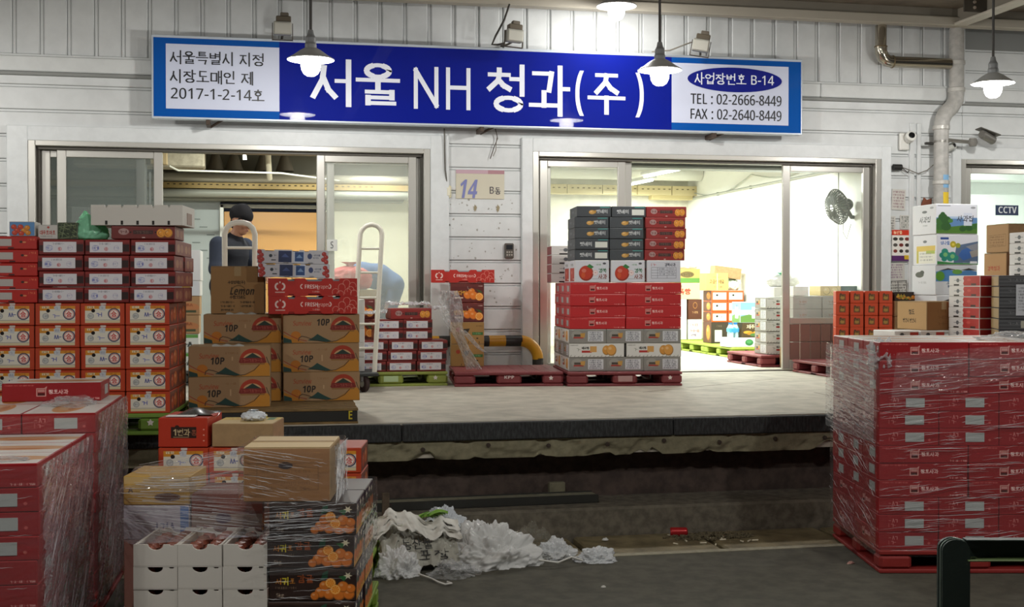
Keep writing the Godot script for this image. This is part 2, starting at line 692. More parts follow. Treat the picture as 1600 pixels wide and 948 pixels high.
# ------------------------------------------------------------------ lamps
func pendant(p: Vector3, top: float, e: float, label: String, group := "") -> void:
	var t := thing("pendant_lamp", label, "pendant lamp", Transform3D(Basis(), p), group)  # p: centre of the rim
	var metal := M(Color("8d8f90"), 0.5, 0.3)
	part("cord", MB.new().tube([Vector3(0, 0.24, 0), Vector3(0, top - p.y, 0)], 0.013, 8).mesh(M(Color("4c4a48"), 0.6)), t)
	part("socket", MB.new().lathe([Vector2(0.05, 0.08), Vector2(0.052, 0.13), Vector2(0.046, 0.15), Vector2(0.046, 0.19), Vector2(0.03, 0.22), Vector2(0.022, 0.26), Vector2(0, 0.26)], 20).mesh(metal), t)
	part("lamp_shade", MB.new().lathe([Vector2(0.04, 0.085), Vector2(0.09, 0.065), Vector2(0.15, 0.025), Vector2(0.2, 0.0), Vector2(0.206, -0.006), Vector2(0.209, 0.002), Vector2(0.155, 0.034), Vector2(0.098, 0.076), Vector2(0.055, 0.1), Vector2(0.04, 0.1)], 32).mesh(M(Color("b9bbba"), 0.45, 0.1)), t)
	part("bulb", MB.new().lathe([Vector2(0, -0.15), Vector2(0.035, -0.145), Vector2(0.064, -0.125), Vector2(0.082, -0.09), Vector2(0.088, -0.05), Vector2(0.08, -0.01), Vector2(0.055, 0.035), Vector2(0.035, 0.07), Vector2(0, 0.075)], 20).mesh(emit_mat(Color(1, 0.98, 0.95), 14.0)), t)
	var l := OmniLight3D.new()
	l.name = "lamp_light"
	l.position = Vector3(0, -0.05, 0)
	l.light_color = Color(1.0, 0.99, 0.965)
	l.light_energy = e
	l.light_size = 0.07
	l.omni_range = 40.0
	l.omni_attenuation = 2.0
	l.shadow_enabled = true
	t.add_child(l)


func tube_lamp(p: Vector3, yaw: float, length: float, e: float, label: String, group := "") -> void:
	var t := thing("fluorescent_lamp", label, "lamp", at(p.x, p.y, p.z, yaw), group)
	part("housing", MB.new().box(Vector3(0, 0.045, 0), Vector3(length + 0.06, 0.05, 0.11), 0.008).mesh(M(Color("d8dad8"), 0.5)), t)
	part("tube", MB.new().tube([Vector3(-length / 2, 0, 0), Vector3(length / 2, 0, 0)], 0.016, 12).mesh(emit_mat(Color(0.95, 1.0, 0.97), 8.0)), t)
	var l := AreaLight3D.new()
	l.name = "tube_light"
	l.position = Vector3(0, -0.03, 0)
	l.rotation_degrees = Vector3(-90, 0, 0)
	l.area_size = Vector2(length, 0.05)
	l.light_color = Color(0.97, 1.0, 0.96)
	l.light_energy = e
	l.area_range = 30.0
	l.area_attenuation = 2.0
	l.shadow_enabled = true
	t.add_child(l)


# ------------------------------------------------------------------ street, dock, wall, canopy
var siding: StandardMaterial3D
var steel: StandardMaterial3D
var white_frame: StandardMaterial3D


func setting() -> void:
	siding = noise_mat(Color("d3d6d7"), Color("dbdedf"), 0.012, 0.5, 0.5, 0.45, 5)
	steel = M(Color("bdbbb5"), 0.32, 0.5)
	white_frame = noise_mat(Color("d9dddf"), Color("e0e4e6"), 0.01, 0.8, 0.45, 0.4)
	var asphalt := noise_mat(Color("413f35"), Color("524f43"), 0.02, 0.55, 0.9, 0.5, 6, 0.25)
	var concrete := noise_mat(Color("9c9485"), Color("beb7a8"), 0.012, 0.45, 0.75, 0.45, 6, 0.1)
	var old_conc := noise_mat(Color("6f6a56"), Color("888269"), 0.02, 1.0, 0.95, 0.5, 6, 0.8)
	var dark_wall := noise_mat(Color("3a2d29"), Color("52443d"), 0.015, 1.0, 0.85, 0.5, 5, 0.2)
	# street
	var fl := struct_node("floor")
	part("pavement", boxm(Vector3(2, -0.15, -1.4), Vector3(44, 0.3, 12.8), asphalt), fl)
	# gutter of separate concrete slabs between street and kerb
	var gut := struct_node("gutter")
	var slabm := noise_mat(Color("6b6147"), Color("8f8262"), 0.014, 0.7, 0.55, 0.5, 5, 0.2)
	var xg := -9.0
	var k := 0
	while xg < 12.0:
		var len := 0.93 if k != 3 else 0.93
		part("gutter_slab", boxm(Vector3(xg + len / 2, -0.14, -8.16), Vector3(len - 0.045, 0.26 - 0.004 * (k % 3), 0.68), slabm, 0.012), gut)
		xg += len
		k += 1
	part("gutter_bed", boxm(Vector3(2, -0.2, -8.15), Vector3(44, 0.2, 0.72), M(Color("1d1b17"), 0.9)), gut)
	part("gutter_edge", boxm(Vector3(2, -0.002, -7.815), Vector3(44, 0.012, 0.07), noise_mat(Color("8b8570"), Color("a39d88"), 0.02, 1.0, 0.8)), gut)
	# kerb step and retaining wall under the dock
	var dock := struct_node("dock")
	part("kerb_step", boxm(Vector3(2, 0.02, -8.82), Vector3(44, 0.34, 0.64), noise_mat(Color("544f45"), Color("756e60"), 0.02, 0.9, 0.85, 0.5, 5, 0.3), 0.018), dock)
	part("retaining_wall", boxm(Vector3(2, 0.3, -9.15), Vector3(44, 0.6, 0.3), dark_wall), dock)
	# slab with a chipped lower edge
	var lip := MB.new()
	var n := FastNoiseLite.new()
	n.seed = 3
	n.frequency = 1.6
	var f := func(u: float, v: float) -> Vector3:
		var x := lerpf(-8.0, 12.0, u)
		var nz := n.get_noise_2d(x * 2.0, v * 3.0)
		var chip := maxf(0.0, n.get_noise_2d(x * 1.3 + 40.0, 0.0) - 0.12) * 0.2 * (1.0 - v)
		return Vector3(x, lerpf(0.525 + chip, 0.665, v), -8.74 + nz * 0.008 - 0.022 * smoothstep(0.0, 0.05, -0.2 + (0.5 - v) * 0.4 - n.get_noise_2d(x * 1.7, 9.0 + v * 0.6)))
	lip.sheet(500, 8, f)
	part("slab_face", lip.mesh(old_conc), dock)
	part("slab", boxm(Vector3(2, (DY + 0.6) / 2 - 0.03, -11.0), Vector3(44, DY - 0.535, 4.46), concrete), dock)
	part("slab_inner", boxm(Vector3(2, 0.39, -17.5), Vector3(44, 0.8, 8.6), concrete), dock)
	for x in [1.15, 1.62, 2.06, 2.5, 2.93, 3.36, 3.8, 4.2, 4.6]:
		part("anchor_bolt", MB.new().lathe([Vector2(0.016, 0), Vector2(0.016, 0.012), Vector2(0, 0.014)], 8, Vector3(x, 0.612 + 0.012 * sin(x * 9.0), -8.738), Basis(Vector3.RIGHT, PI / 2)).mesh(M(Color("3a2e26"), 0.8)), dock)
	# black rubber bumper along the edge, in lengths
	var rub := noise_mat(Color("1b1c1d"), Color("37393a"), 0.05, 2.0, 0.7, 0.5, 4, 0.5, Vector3(1.0, 0.25, 1.0))
	for i in 10:
		part("edge_bumper", boxm(Vector3(-7 + i * 2.0 + 1.0, 0.722, -8.745), Vector3(1.994, 0.126, 0.06), rub, 0.008), dock)
	# floor joint along the dock and the door sill
	part("floor_joint", boxm(Vector3(3.4, DY + 0.0015, -13.02), Vector3(20, 0.003, 0.02), M(Color("4b463c"), 0.9)), dock)
	for p in [[Vector3(4.35, DY + 0.0015, -11.5), 2.2, 35.0], [Vector3(4.9, DY + 0.0015, -9.6), 1.9, 86.0]]:
		part("floor_crack", boxm(Vector3.ZERO, Vector3(p[1], 0.003, 0.012), M(Color("6a6354"), 0.9)), dock, null, Transform3D(Basis(Vector3.UP, deg_to_rad(p[2])), p[0]))

	# ---- front wall
	var wall := struct_node("wall_front")
	var core := M(Color("8a8c8b"), 0.8)
	var segs := [[-9.0, -2.34], [1.9, 2.88], [7.08, 8.05], [10.2, 13.0]]
	for s in segs:
		part("wall_core", boxm(Vector3((s[0] + s[1]) / 2, 1.99, -13.42), Vector3(s[1] - s[0], 2.4, 0.2), core), wall)
	part("wall_core", boxm(Vector3(2.0, 4.2, -13.42), Vector3(22.0, 2.02, 0.2), core), wall)
	# lap siding, a course every 25 cm
	for r in 15:
		var y0 := DY + 0.25 * r
		var list: Array = segs if r < 10 else [[-9.0, 8.12]]
		if r >= 13: list = []
		list = list.duplicate()
		if r >= 10: list.append([8.12, 13.0])
		for s in list:
			if s[0] < -3.6 and r < 10: s = [-4.0, -2.34] if s[1] < 0 else s
			var top := minf(y0 + 0.218, 3.9) if r < 13 and s[0] < 8 else y0 + 0.218
			if top - y0 < 0.03: continue
			var cx: float = (s[0] + s[1]) / 2
			part("siding_panel", boxm(Vector3(cx, (y0 + top) / 2, -13.31), Vector3(s[1] - s[0] - 0.004, top - y0, 0.026), siding, 0.006), wall)
			part("siding_joint", boxm(Vector3(cx, y0 + 0.234, -13.318), Vector3(s[1] - s[0] - 0.004, 0.023, 0.012), siding, 0.003), wall)
	# flashing ledge, then upright ribbed panels above it
	var fl_mat := noise_mat(Color("d5d8d8"), Color("dcdfdf"), 0.01, 0.6, 0.45)
	for i in 5:
		part("flashing", boxm(Vector3(-6.3 + i * 3.6, 3.985, -13.27), Vector3(3.594, 0.155, 0.09), fl_mat, 0.01), wall)
	part("flashing_lip", boxm(Vector3(0.9, 4.073, -13.285), Vector3(18.0, 0.022, 0.07), fl_mat, 0.004), wall)
	part("flashing_lip", boxm(Vector3(0.9, 3.887, -13.27), Vector3(18.0, 0.03, 0.1), M(Color("8f918f"), 0.6), 0.004), wall)
	for i in 62:
		var x := -8.0 + i * 0.262
		if x > 8.0: break
		part("upright_panel", boxm(Vector3(x, 4.6, -13.3), Vector3(0.224, 1.03, 0.03), siding, 0.012), wall)
		part("panel_rib", boxm(Vector3(x + 0.131, 4.6, -13.309), Vector3(0.032, 1.03, 0.014), siding, 0.004), wall)
	part("corner_post", boxm(Vector3(8.02, 4.35, -13.27), Vector3(0.16, 0.93, 0.12), white_frame, 0.008), wall)
	part("wall_strip", boxm(Vector3(7.46, 2.2, -13.29), Vector3(0.06, 2.9, 0.05), siding, 0.006), wall)
	part("wall_strip", boxm(Vector3(7.55, 2.2, -13.29), Vector3(0.05, 2.9, 0.05), siding, 0.006), wall)
	# ---- canopy over the dock and part of the street
	var can := struct_node("ceiling")
	var soffit := noise_mat(Color("6b6253"), Color("81776a"), 0.01, 0.4, 0.85)
	part("soffit", boxm(Vector3(2, 5.0, -6.4), Vector3(24, 0.16, 14.0), soffit), can)
	part("wall_beam", boxm(Vector3(2, 4.77, -13.0), Vector3(22, 0.1, 0.14), M(Color("b5afa2"), 0.6), 0.008), can)
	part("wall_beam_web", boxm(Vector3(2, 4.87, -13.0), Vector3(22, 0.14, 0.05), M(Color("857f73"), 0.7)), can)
	for x in [7.87, 1.6, -4.8]:
		part("cross_beam", boxm(Vector3(x, 4.74, -6.6), Vector3(0.16, 0.03, 12.9), M(Color("c9c4b8"), 0.5), 0.004), can)
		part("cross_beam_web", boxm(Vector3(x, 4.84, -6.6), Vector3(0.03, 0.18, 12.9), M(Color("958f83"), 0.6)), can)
	part("gusset_plate", boxm(Vector3(7.72, 4.84, -12.4), Vector3(0.28, 0.17, 0.02), M(Color("4a443b"), 0.7), 0.002), can)
	for y in [4.8, 4.86, 4.9]:
		part("gusset_bolt", MB.new().lathe([Vector2(0.018, 0), Vector2(0.018, 0.016), Vector2(0, 0.018)], 8, Vector3(7.7, y, -12.39), Basis(Vector3.RIGHT, PI / 2)).mesh(M(Color("b7ada0"), 0.5, 0.5)), can)


# ------------------------------------------------------------------ doors, windows and the rooms behind
func leaf(d: Node3D, x0: float, x1: float, y0: float, y1: float, z: float, pane: Material, kick := 0.0, stile := 0.09, name := "door_leaf") -> Node3D:
	var m := MB.new()
	for x in [x0 + stile / 2, x1 - stile / 2]:
		m.box(Vector3(x, (y0 + y1) / 2, z), Vector3(stile, y1 - y0, 0.045), 0.006)
	m.box(Vector3((x0 + x1) / 2, y1 - 0.045, z), Vector3(x1 - x0 - 2 * stile, 0.09, 0.04), 0.005)
	m.box(Vector3((x0 + x1) / 2, y0 + 0.05, z), Vector3(x1 - x0 - 2 * stile, 0.1, 0.04), 0.005)
	var low := y0 + 0.1
	if kick > 0.0:
		m.box(Vector3((x0 + x1) / 2, y0 + kick, z), Vector3(x1 - x0 - 2 * stile, 0.07, 0.04), 0.005)
		low = y0 + kick + 0.035
	var o := part(name, m.mesh(steel), d)
	part("glass_pane", boxm(Vector3((x0 + x1) / 2, (low + y1 - 0.09) / 2, z), Vector3(x1 - x0 - 2 * stile, y1 - 0.09 - low, 0.006), pane), o)
	if kick > 0.0:
		var km := M(Color("8b6f67"), 0.35, 0.35)
		var w := x1 - x0 - 2 * stile
		var nn := int(w / 0.12)
		for i in nn:
			for j in 2:
				part("kick_slat", boxm(Vector3(x0 + stile + (i + 0.5) * w / nn, y0 + 0.1 + (kick - 0.135) * (0.25 + 0.5 * j), z), Vector3(w / nn - 0.008, (kick - 0.135) / 2 - 0.006, 0.024), km, 0.004), o)
	return o


func door_frame(d: Node3D, x0: float, x1: float, top: float, wide := 0.16) -> void:
	# white flat surround, then the steel track frame inside it
	var ym := (DY + top) / 2
	for s in [-1.0, 1.0]:
		var xo := x0 if s < 0 else x1
		part("surround", boxm(Vector3(xo + s * wide / 2, ym + 0.03, -13.3), Vector3(wide, top - DY + 0.06 + 0.14, 0.1), white_frame, 0.006), d)
		part("jamb", boxm(Vector3(xo - s * 0.035, ym, -13.36), Vector3(0.07, top - DY, 0.2), steel, 0.006), d)
		part("jamb_track", boxm(Vector3(xo - s * 0.085, ym - 0.02, -13.39), Vector3(0.03, top - DY - 0.04, 0.09), M(Color("55524d"), 0.5, 0.6), 0.004), d)
	part("surround", boxm(Vector3((x0 + x1) / 2, top + 0.055, -13.3), Vector3(x1 - x0 + 0.002, 0.15, 0.098), white_frame, 0.006), d)
	part("head_track", boxm(Vector3((x0 + x1) / 2, top - 0.035, -13.345), Vector3(x1 - x0 - 0.14, 0.07, 0.17), steel, 0.006), d)
	part("head_channel", boxm(Vector3((x0 + x1) / 2, top - 0.085, -13.39), Vector3(x1 - x0 - 0.16, 0.03, 0.14), M(Color("5c5954"), 0.5, 0.5), 0.004), d)
	part("sill", boxm(Vector3((x0 + x1) / 2, DY + 0.006, -13.4), Vector3(x1 - x0, 0.012, 0.16), M(Color("6d6a64"), 0.4, 0.7), 0.002), d)


func doors_and_rooms() -> void:
	var clear := glass_mat(Color("e4efe9"), 0.05, 0.02)
	var dusty := glass_mat(Color("e9efe8"), 0.17, 0.06)
	var smoky := glass_mat(Color("87908c"), 0.34, 0.03)
	var d1 := struct_node("door_1")
	door_frame(d1, -2.24, 1.83, 3.24, 0.2)
	leaf(d1, -2.14, -1.12, DY + 0.02, 3.16, -13.44, smoky)
	leaf(d1, -1.98, -0.94, DY + 0.02, 3.16, -13.38, smoky)
	leaf(d1, 0.63, 1.69, DY + 0.02, 3.16, -13.36, dusty, 0.0, 0.085)
	leaf(d1, 0.74, 1.76, DY + 0.02, 3.15, -13.43, clear, 0.0, 0.08)
	var d2 := struct_node("door_2")
	door_frame(d2, 2.95, 7.07, 3.24, 0.12)
	leaf(d2, 3.05, 4.03, DY + 0.02, 3.16, -13.38, clear)
	leaf(d2, 3.1, 4.12, DY + 0.02, 3.16, -13.44, clear)
	leaf(d2, 5.9, 6.98, DY + 0.02, 3.16, -13.38, clear, 0.55)
	var w1 := struct_node("window_1")
	door_frame(w1, 8.08, 10.2, 3.26, 0.11)
	leaf(w1, 8.18, 10.1, DY + 0.02, 3.18, -13.38, glass_mat(Color("e4f0ec"), 0.16, 0.04), 0.0, 0.09, "window_sash")
	# ---- right bay: bright white room
	var white := M(Color("f1f1ea"), 0.6)
	var creamy := noise_mat(Color("dcd8c6"), Color("f0eee2"), 0.01, 0.5, 0.6)
	var rw := struct_node("wall_right")
	part("wall_panel", boxm(Vector3(7.06, 2.4, -16.6), Vector3(0.14, 3.24, 6.3), white), rw)
	part("wall_panel", boxm(Vector3(4.9, 2.4, -19.7), Vector3(4.4, 3.24, 0.14), creamy), rw)
	part("wall_stain", boxm(Vector3(6.4, 1.9, -19.62), Vector3(0.02, 1.0, 0.006), M(Color("c9c7bb"), 0.7)), rw)
	var mw := struct_node("wall_middle")
	part("wall_panel", boxm(Vector3(2.4, 2.4, -16.6), Vector3(0.16, 3.24, 6.2), creamy), mw)
	# ceiling, beams and ducts of both bays
	var ce := struct_node("ceiling")
	part("ceiling_slab", boxm(Vector3(2.4, 4.08, -16.65), Vector3(13.6, 0.14, 6.4), noise_mat(Color("8a8578"), Color("a09a8c"), 0.01, 0.5, 0.9)), ce)
	part("ceiling_slab", boxm(Vector3(5.6, 3.95, -18.3), Vector3(3.0, 0.1, 2.6), M(Color("a9aaa6"), 0.6)), ce)
	part("roller_box", boxm(Vector3(5.0, 3.36, -14.2), Vector3(3.9, 0.42, 0.3), M(Color("7f8684"), 0.5, 0.2), 0.02), ce)
	var pipe := M(Color("9b958a"), 0.5, 0.2)
	part("duct", MB.new().tube([Vector3(2.5, 3.58, -19.0), Vector3(6.98, 3.58, -19.0)], 0.14, 16).mesh(M(Color("cfcfc9"), 0.45, 0.2)), ce)
	var tray := struct_node("trim_1")
	var yel := M(Color("cdbf96"), 0.6)
	for i in 8:
		part("cable_tray", boxm(Vector3(2.8 + i * 0.58, 3.3, -19.3), Vector3(0.57, 0.15, 0.2), yel, 0.004), tray)
		for j in 6:
			part("tray_slot", boxm(Vector3(2.6 + i * 0.58 + j * 0.09, 3.32, -19.198), Vector3(0.035, 0.014, 0.006), M(Color("6c6248"), 0.8)), tray)
	part("tray_foot", boxm(Vector3(6.6, 3.2, -19.35), Vector3(0.7, 0.08, 0.2), M(Color("c3b588"), 0.6), 0.01), tray)
	# conduit and sagging cable on the right wall
	var cd := thing("conduit", "thin grey conduit running along the bright right wall", "conduit", Transform3D())
	part("pipe", MB.new().tube([Vector3(6.95, 3.18, -13.6), Vector3(6.95, 3.18, -19.5)], 0.016, 8).mesh(M(Color("a6a89f"), 0.5, 0.2)), cd)
	for z in [-14.3, -15.6, -16.9, -18.2]:
		part("clip", boxm(Vector3(6.965, 3.18, z), Vector3(0.03, 0.05, 0.03), M(Color("8d8f88"), 0.5)), cd)
	var sag := []
	for i in 25:
		var u := i / 24.0
		sag.append(Vector3(6.955, 3.42 - 0.16 * absf(sin(u * PI * 2.0)) - 0.12 * u, lerpf(-14.3, -19.4, u)))
	tag(part("cable", MB.new().tube(sag, 0.009, 6).mesh(M(Color("b9bbb3"), 0.6)), self), "loose grey cable sagging above conduit on bright right wall", "cable")
	tube_lamp(Vector3(5.5, 3.32, -16.5), 96, 1.2, 10.5, "lit white fluorescent tube nearest the doorway in right bay")
	tube_lamp(Vector3(5.66, 3.32, -18.2), 96, 1.2, 10.5, "lit white fluorescent tube farther back in right bay")
	tube_lamp(Vector3(5.9, 3.3, -15.1), 96, 1.2, 10.5, "fluorescent tube just inside right bay behind the lintel")
	tube_lamp(Vector3(3.6, 3.45, -15.4), 96, 1.2, 9.0, "fluorescent tube over left part of right bay")
	# ---- left bay: cold store front with an orange-tan door
	var bw := struct_node("wall_back")
	var panel := M(Color("a3a8a6"), 0.35, 0.3)
	part("wall_panel", boxm(Vector3(-2.2, 1.85, -16.6), Vector3(3.5, 2.1, 0.12), panel), bw)
	part("wall_panel", boxm(Vector3(1.65, 1.85, -16.6), Vector3(1.5, 2.1, 0.12), M(Color("d9d3bd"), 0.5)), bw)
	part("wall_panel", boxm(Vector3(-0.8, 3.45, -16.75), Vector3(6.4, 1.2, 0.1), M(Color("7d776a"), 0.8)), bw)
	for k in 7:
		part("panel_scratch", boxm(Vector3(-0.75 + 0.09 * (k % 3), 2.62 - 0.1 * k, -16.536), Vector3(0.1, 0.012, 0.004), M(Color("6d7471"), 0.6)), bw, null, Transform3D())
	var lw := struct_node("wall_left")
	part("wall_panel", boxm(Vector3(-3.9, 2.4, -16.6), Vector3(0.16, 3.24, 6.2), M(Color("8f918d"), 0.7)), lw)
	var cs := struct_node("door_3")
	part("door_panel", boxm(Vector3(0.24, 1.76, -16.54), Vector3(1.28, 1.92, 0.06), M(Color("b98a52"), 0.22), 0.006), cs)
	part("door_panel", boxm(Vector3(0.9, 1.76, -16.54), Vector3(0.02, 1.94, 0.06), M(Color("5c4a36"), 0.6)), cs)
	part("door_frame_bar", boxm(Vector3(-0.43, 1.8, -16.52), Vector3(0.05, 2.02, 0.1), M(Color("d4d2ca"), 0.35, 0.5), 0.005), cs)
	part("door_frame_bar", boxm(Vector3(0.25, 2.79, -16.52), Vector3(1.4, 0.05, 0.1), M(Color("8d8a80"), 0.4, 0.5), 0.005), cs)
	for q in [[0.17, 2.1, 0.62, 0.012], [0.46, 1.7, 0.012, 0.8]]:
		part("panel_seam", boxm(Vector3(q[0], q[1], -16.508), Vector3(q[2], q[3], 0.006), M(Color("6b4c2b"), 0.7)), cs)
	# pipes and beams above the cold store
	var tr := struct_node("trim_2")
	part("ledge", boxm(Vector3(-0.3, 2.9, -16.45), Vector3(4.4, 0.1, 0.3), M(Color("87867b"), 0.5, 0.2), 0.012), tr)
	part("pipe", MB.new().tube([Vector3(-2.5, 3.13, -16.3), Vector3(2.2, 3.13, -16.3)], 0.065, 14).mesh(M(Color("a49c8c"), 0.5, 0.2)), tr)
	part("pipe", MB.new().tube([Vector3(-2.5, 2.93, -16.22), Vector3(2.2, 2.93, -16.22)], 0.05, 14).mesh(M(Color("97968c"), 0.5, 0.2)), tr)
	part("perforated_rail", boxm(Vector3(-0.2, 3.03, -16.25), Vector3(4.6, 0.075, 0.05), M(Color("a58a55"), 0.6), 0.004), tr)
	for k in 44:
		part("rail_hole", boxm(Vector3(-1.75 + k * 0.075, 3.043, -16.223), Vector3(0.03, 0.012, 0.006), M(Color("3d3320"), 0.8)), tr)
	part("concrete_beam", boxm(Vector3(-1.35, 3.36, -15.6), Vector3(1.5, 0.36, 0.4), noise_mat(Color("8b8170"), Color("a79c88"), 0.02, 1.0, 0.9), 0.02), tr)
	part("concrete_beam", boxm(Vector3(0.6, 3.46, -15.4), Vector3(2.6, 0.16, 0.3), noise_mat(Color("a79d8b"), Color("c0b7a5"), 0.02, 1.0, 0.9), 0.02), tr)
	part("drain_pipe", MB.new().tube([Vector3(0.14, 3.5, -15.5), Vector3(0.17, 3.1, -15.9)], 0.035, 12).mesh(M(Color("c0b6a2"), 0.5)), tr)
	part("junction_box", boxm(Vector3(-1.12, 3.3, -15.3), Vector3(0.2, 0.22, 0.1), M(Color("a08a66"), 0.6), 0.01), tr)
	part("conduit", MB.new().tube([Vector3(-1.0, 3.18, -15.33), Vector3(-0.9, 3.13, -15.33), Vector3(0.3, 3.12, -15.33), Vector3(1.0, 3.04, -15.33)], 0.012, 8).mesh(M(Color("c9c5b8"), 0.5)), tr)
	var rag := thing("rag", "small white rag tied under ceiling beam in left bay", "rag", at(-0.14, 3.4, -15.2))
	part("knot", MB.new().tube([Vector3(0, 0.06, 0), Vector3(0.005, -0.02, 0.01), Vector3(0.015, -0.14, 0.0)], 0.014, 8, true, 0.026).mesh(M(Color("ecebe5"), 0.8)), rag)
	part("tail", MB.new().tube([Vector3(0, 0.04, 0), Vector3(-0.04, -0.02, 0.01), Vector3(-0.06, -0.06, 0)], 0.01, 6).mesh(M(Color("e0ddd2"), 0.8)), rag)
	for i in 4:
		var xx: float = [-0.5, -0.27, 0.1, 0.37][i]
		var cone := thing("ceiling_cone", "dark cone-shaped fitting under left bay ceiling, %s from the left" % ordinal(i), "ceiling fitting", at(xx, 3.24, -16.4), "dark cones under the left bay ceiling")
		part("cone", MB.new().lathe([Vector2(0.12, 0), Vector2(0.03, 0.26), Vector2(0.028, 0.3), Vector2(0, 0.3)], 18).mesh(M(Color("5d5346"), 0.7)), cone)
		part("stem", MB.new().tube([Vector3(0, 0.3, 0), Vector3(0, 0.76, 0)], 0.015, 8).mesh(M(Color("5d5346"), 0.7)), cone)
	tube_lamp(Vector3(0.1, 3.62, -14.5), 0, 1.2, 9.0, "fluorescent tube above left bay entrance behind the lintel")
	tube_lamp(Vector3(1.5, 3.5, -15.4), 90, 1.2, 9.0, "fluorescent tube over right part of left bay")
	var strips := thing("hanging_strips", "shiny silver strips hanging behind glass of left sliding door", "strips", at(-1.16, 2.0, -13.75))
	part("hanger", boxm(Vector3(0.08, 1.57, -0.05), Vector3(0.03, 0.9, 0.03), M(Color("8d8f8d"), 0.5)), strips)
	for k in 6: part("strip", boxm(Vector3(-0.02 + 0.04 * k, 0.62 - 0.055 * k, -0.02 * k), Vector3(0.02, 1.0 - 0.04 * k, 0.004), M(Color("b9bcbc"), 0.25, 0.6)), strips)
	var wb := thing("white_carton", "pale carton seen dimly through glass of left sliding door", "box", at(-1.75, 2.3, -14.2, 20))
	part("body", boxm(Vector3(0, 0.15, 0), Vector3(0.5, 0.3, 0.4), M(Color("d5d8d6"), 0.6), 0.006), wb)
	part("lower_crate", boxm(Vector3(0, -0.75, 0), Vector3(0.5, 1.5, 0.4), M(Color("a9aaa6"), 0.6), 0.006), wb)
	# ---- third room behind the window at the right edge
	var rm := struct_node("wall_side")
	part("wall_panel", boxm(Vector3(9.3, 2.4, -16.3), Vector3(4.2, 3.24, 0.14), M(Color("e6ebe9"), 0.6)), rm)
	part("wall_panel", boxm(Vector3(11.3, 2.4, -14.9), Vector3(0.14, 3.24, 2.7), M(Color("dfeae6"), 0.6)), rm)
	part("wall_panel", boxm(Vector3(9.3, 4.0, -14.9), Vector3(4.2, 0.14, 2.7), M(Color("e9efec"), 0.6)), rm)
	part("wall_panel", boxm(Vector3(9.3, 3.55, -16.0), Vector3(4.0, 0.6, 0.4), M(Color("e9efec"), 0.6)), rm)
	tube_lamp(Vector3(8.9, 3.6, -15.0), 0, 1.2, 16.0, "fluorescent tube in the room behind the right window")


# ------------------------------------------------------------------ sign, pipes, cameras, notices
func gloss(c: Color) -> StandardMaterial3D:
	var m := StandardMaterial3D.new()
	m.albedo_color = c
	m.roughness = 0.55
	m.metallic_specular = 0.15
	m.clearcoat_enabled = true
	m.clearcoat = 1.0
	m.clearcoat_roughness = 0.02
	return m


func word(parent: Node, s: String, x: float, y: float, z: float, h: float, weight: float, mat: Material, width := 0.0, bold := false, called := "lettering") -> void:
	part(called, letters(s, h, weight, mat, width, 0.003, bold), parent, null, at(x, y, z))


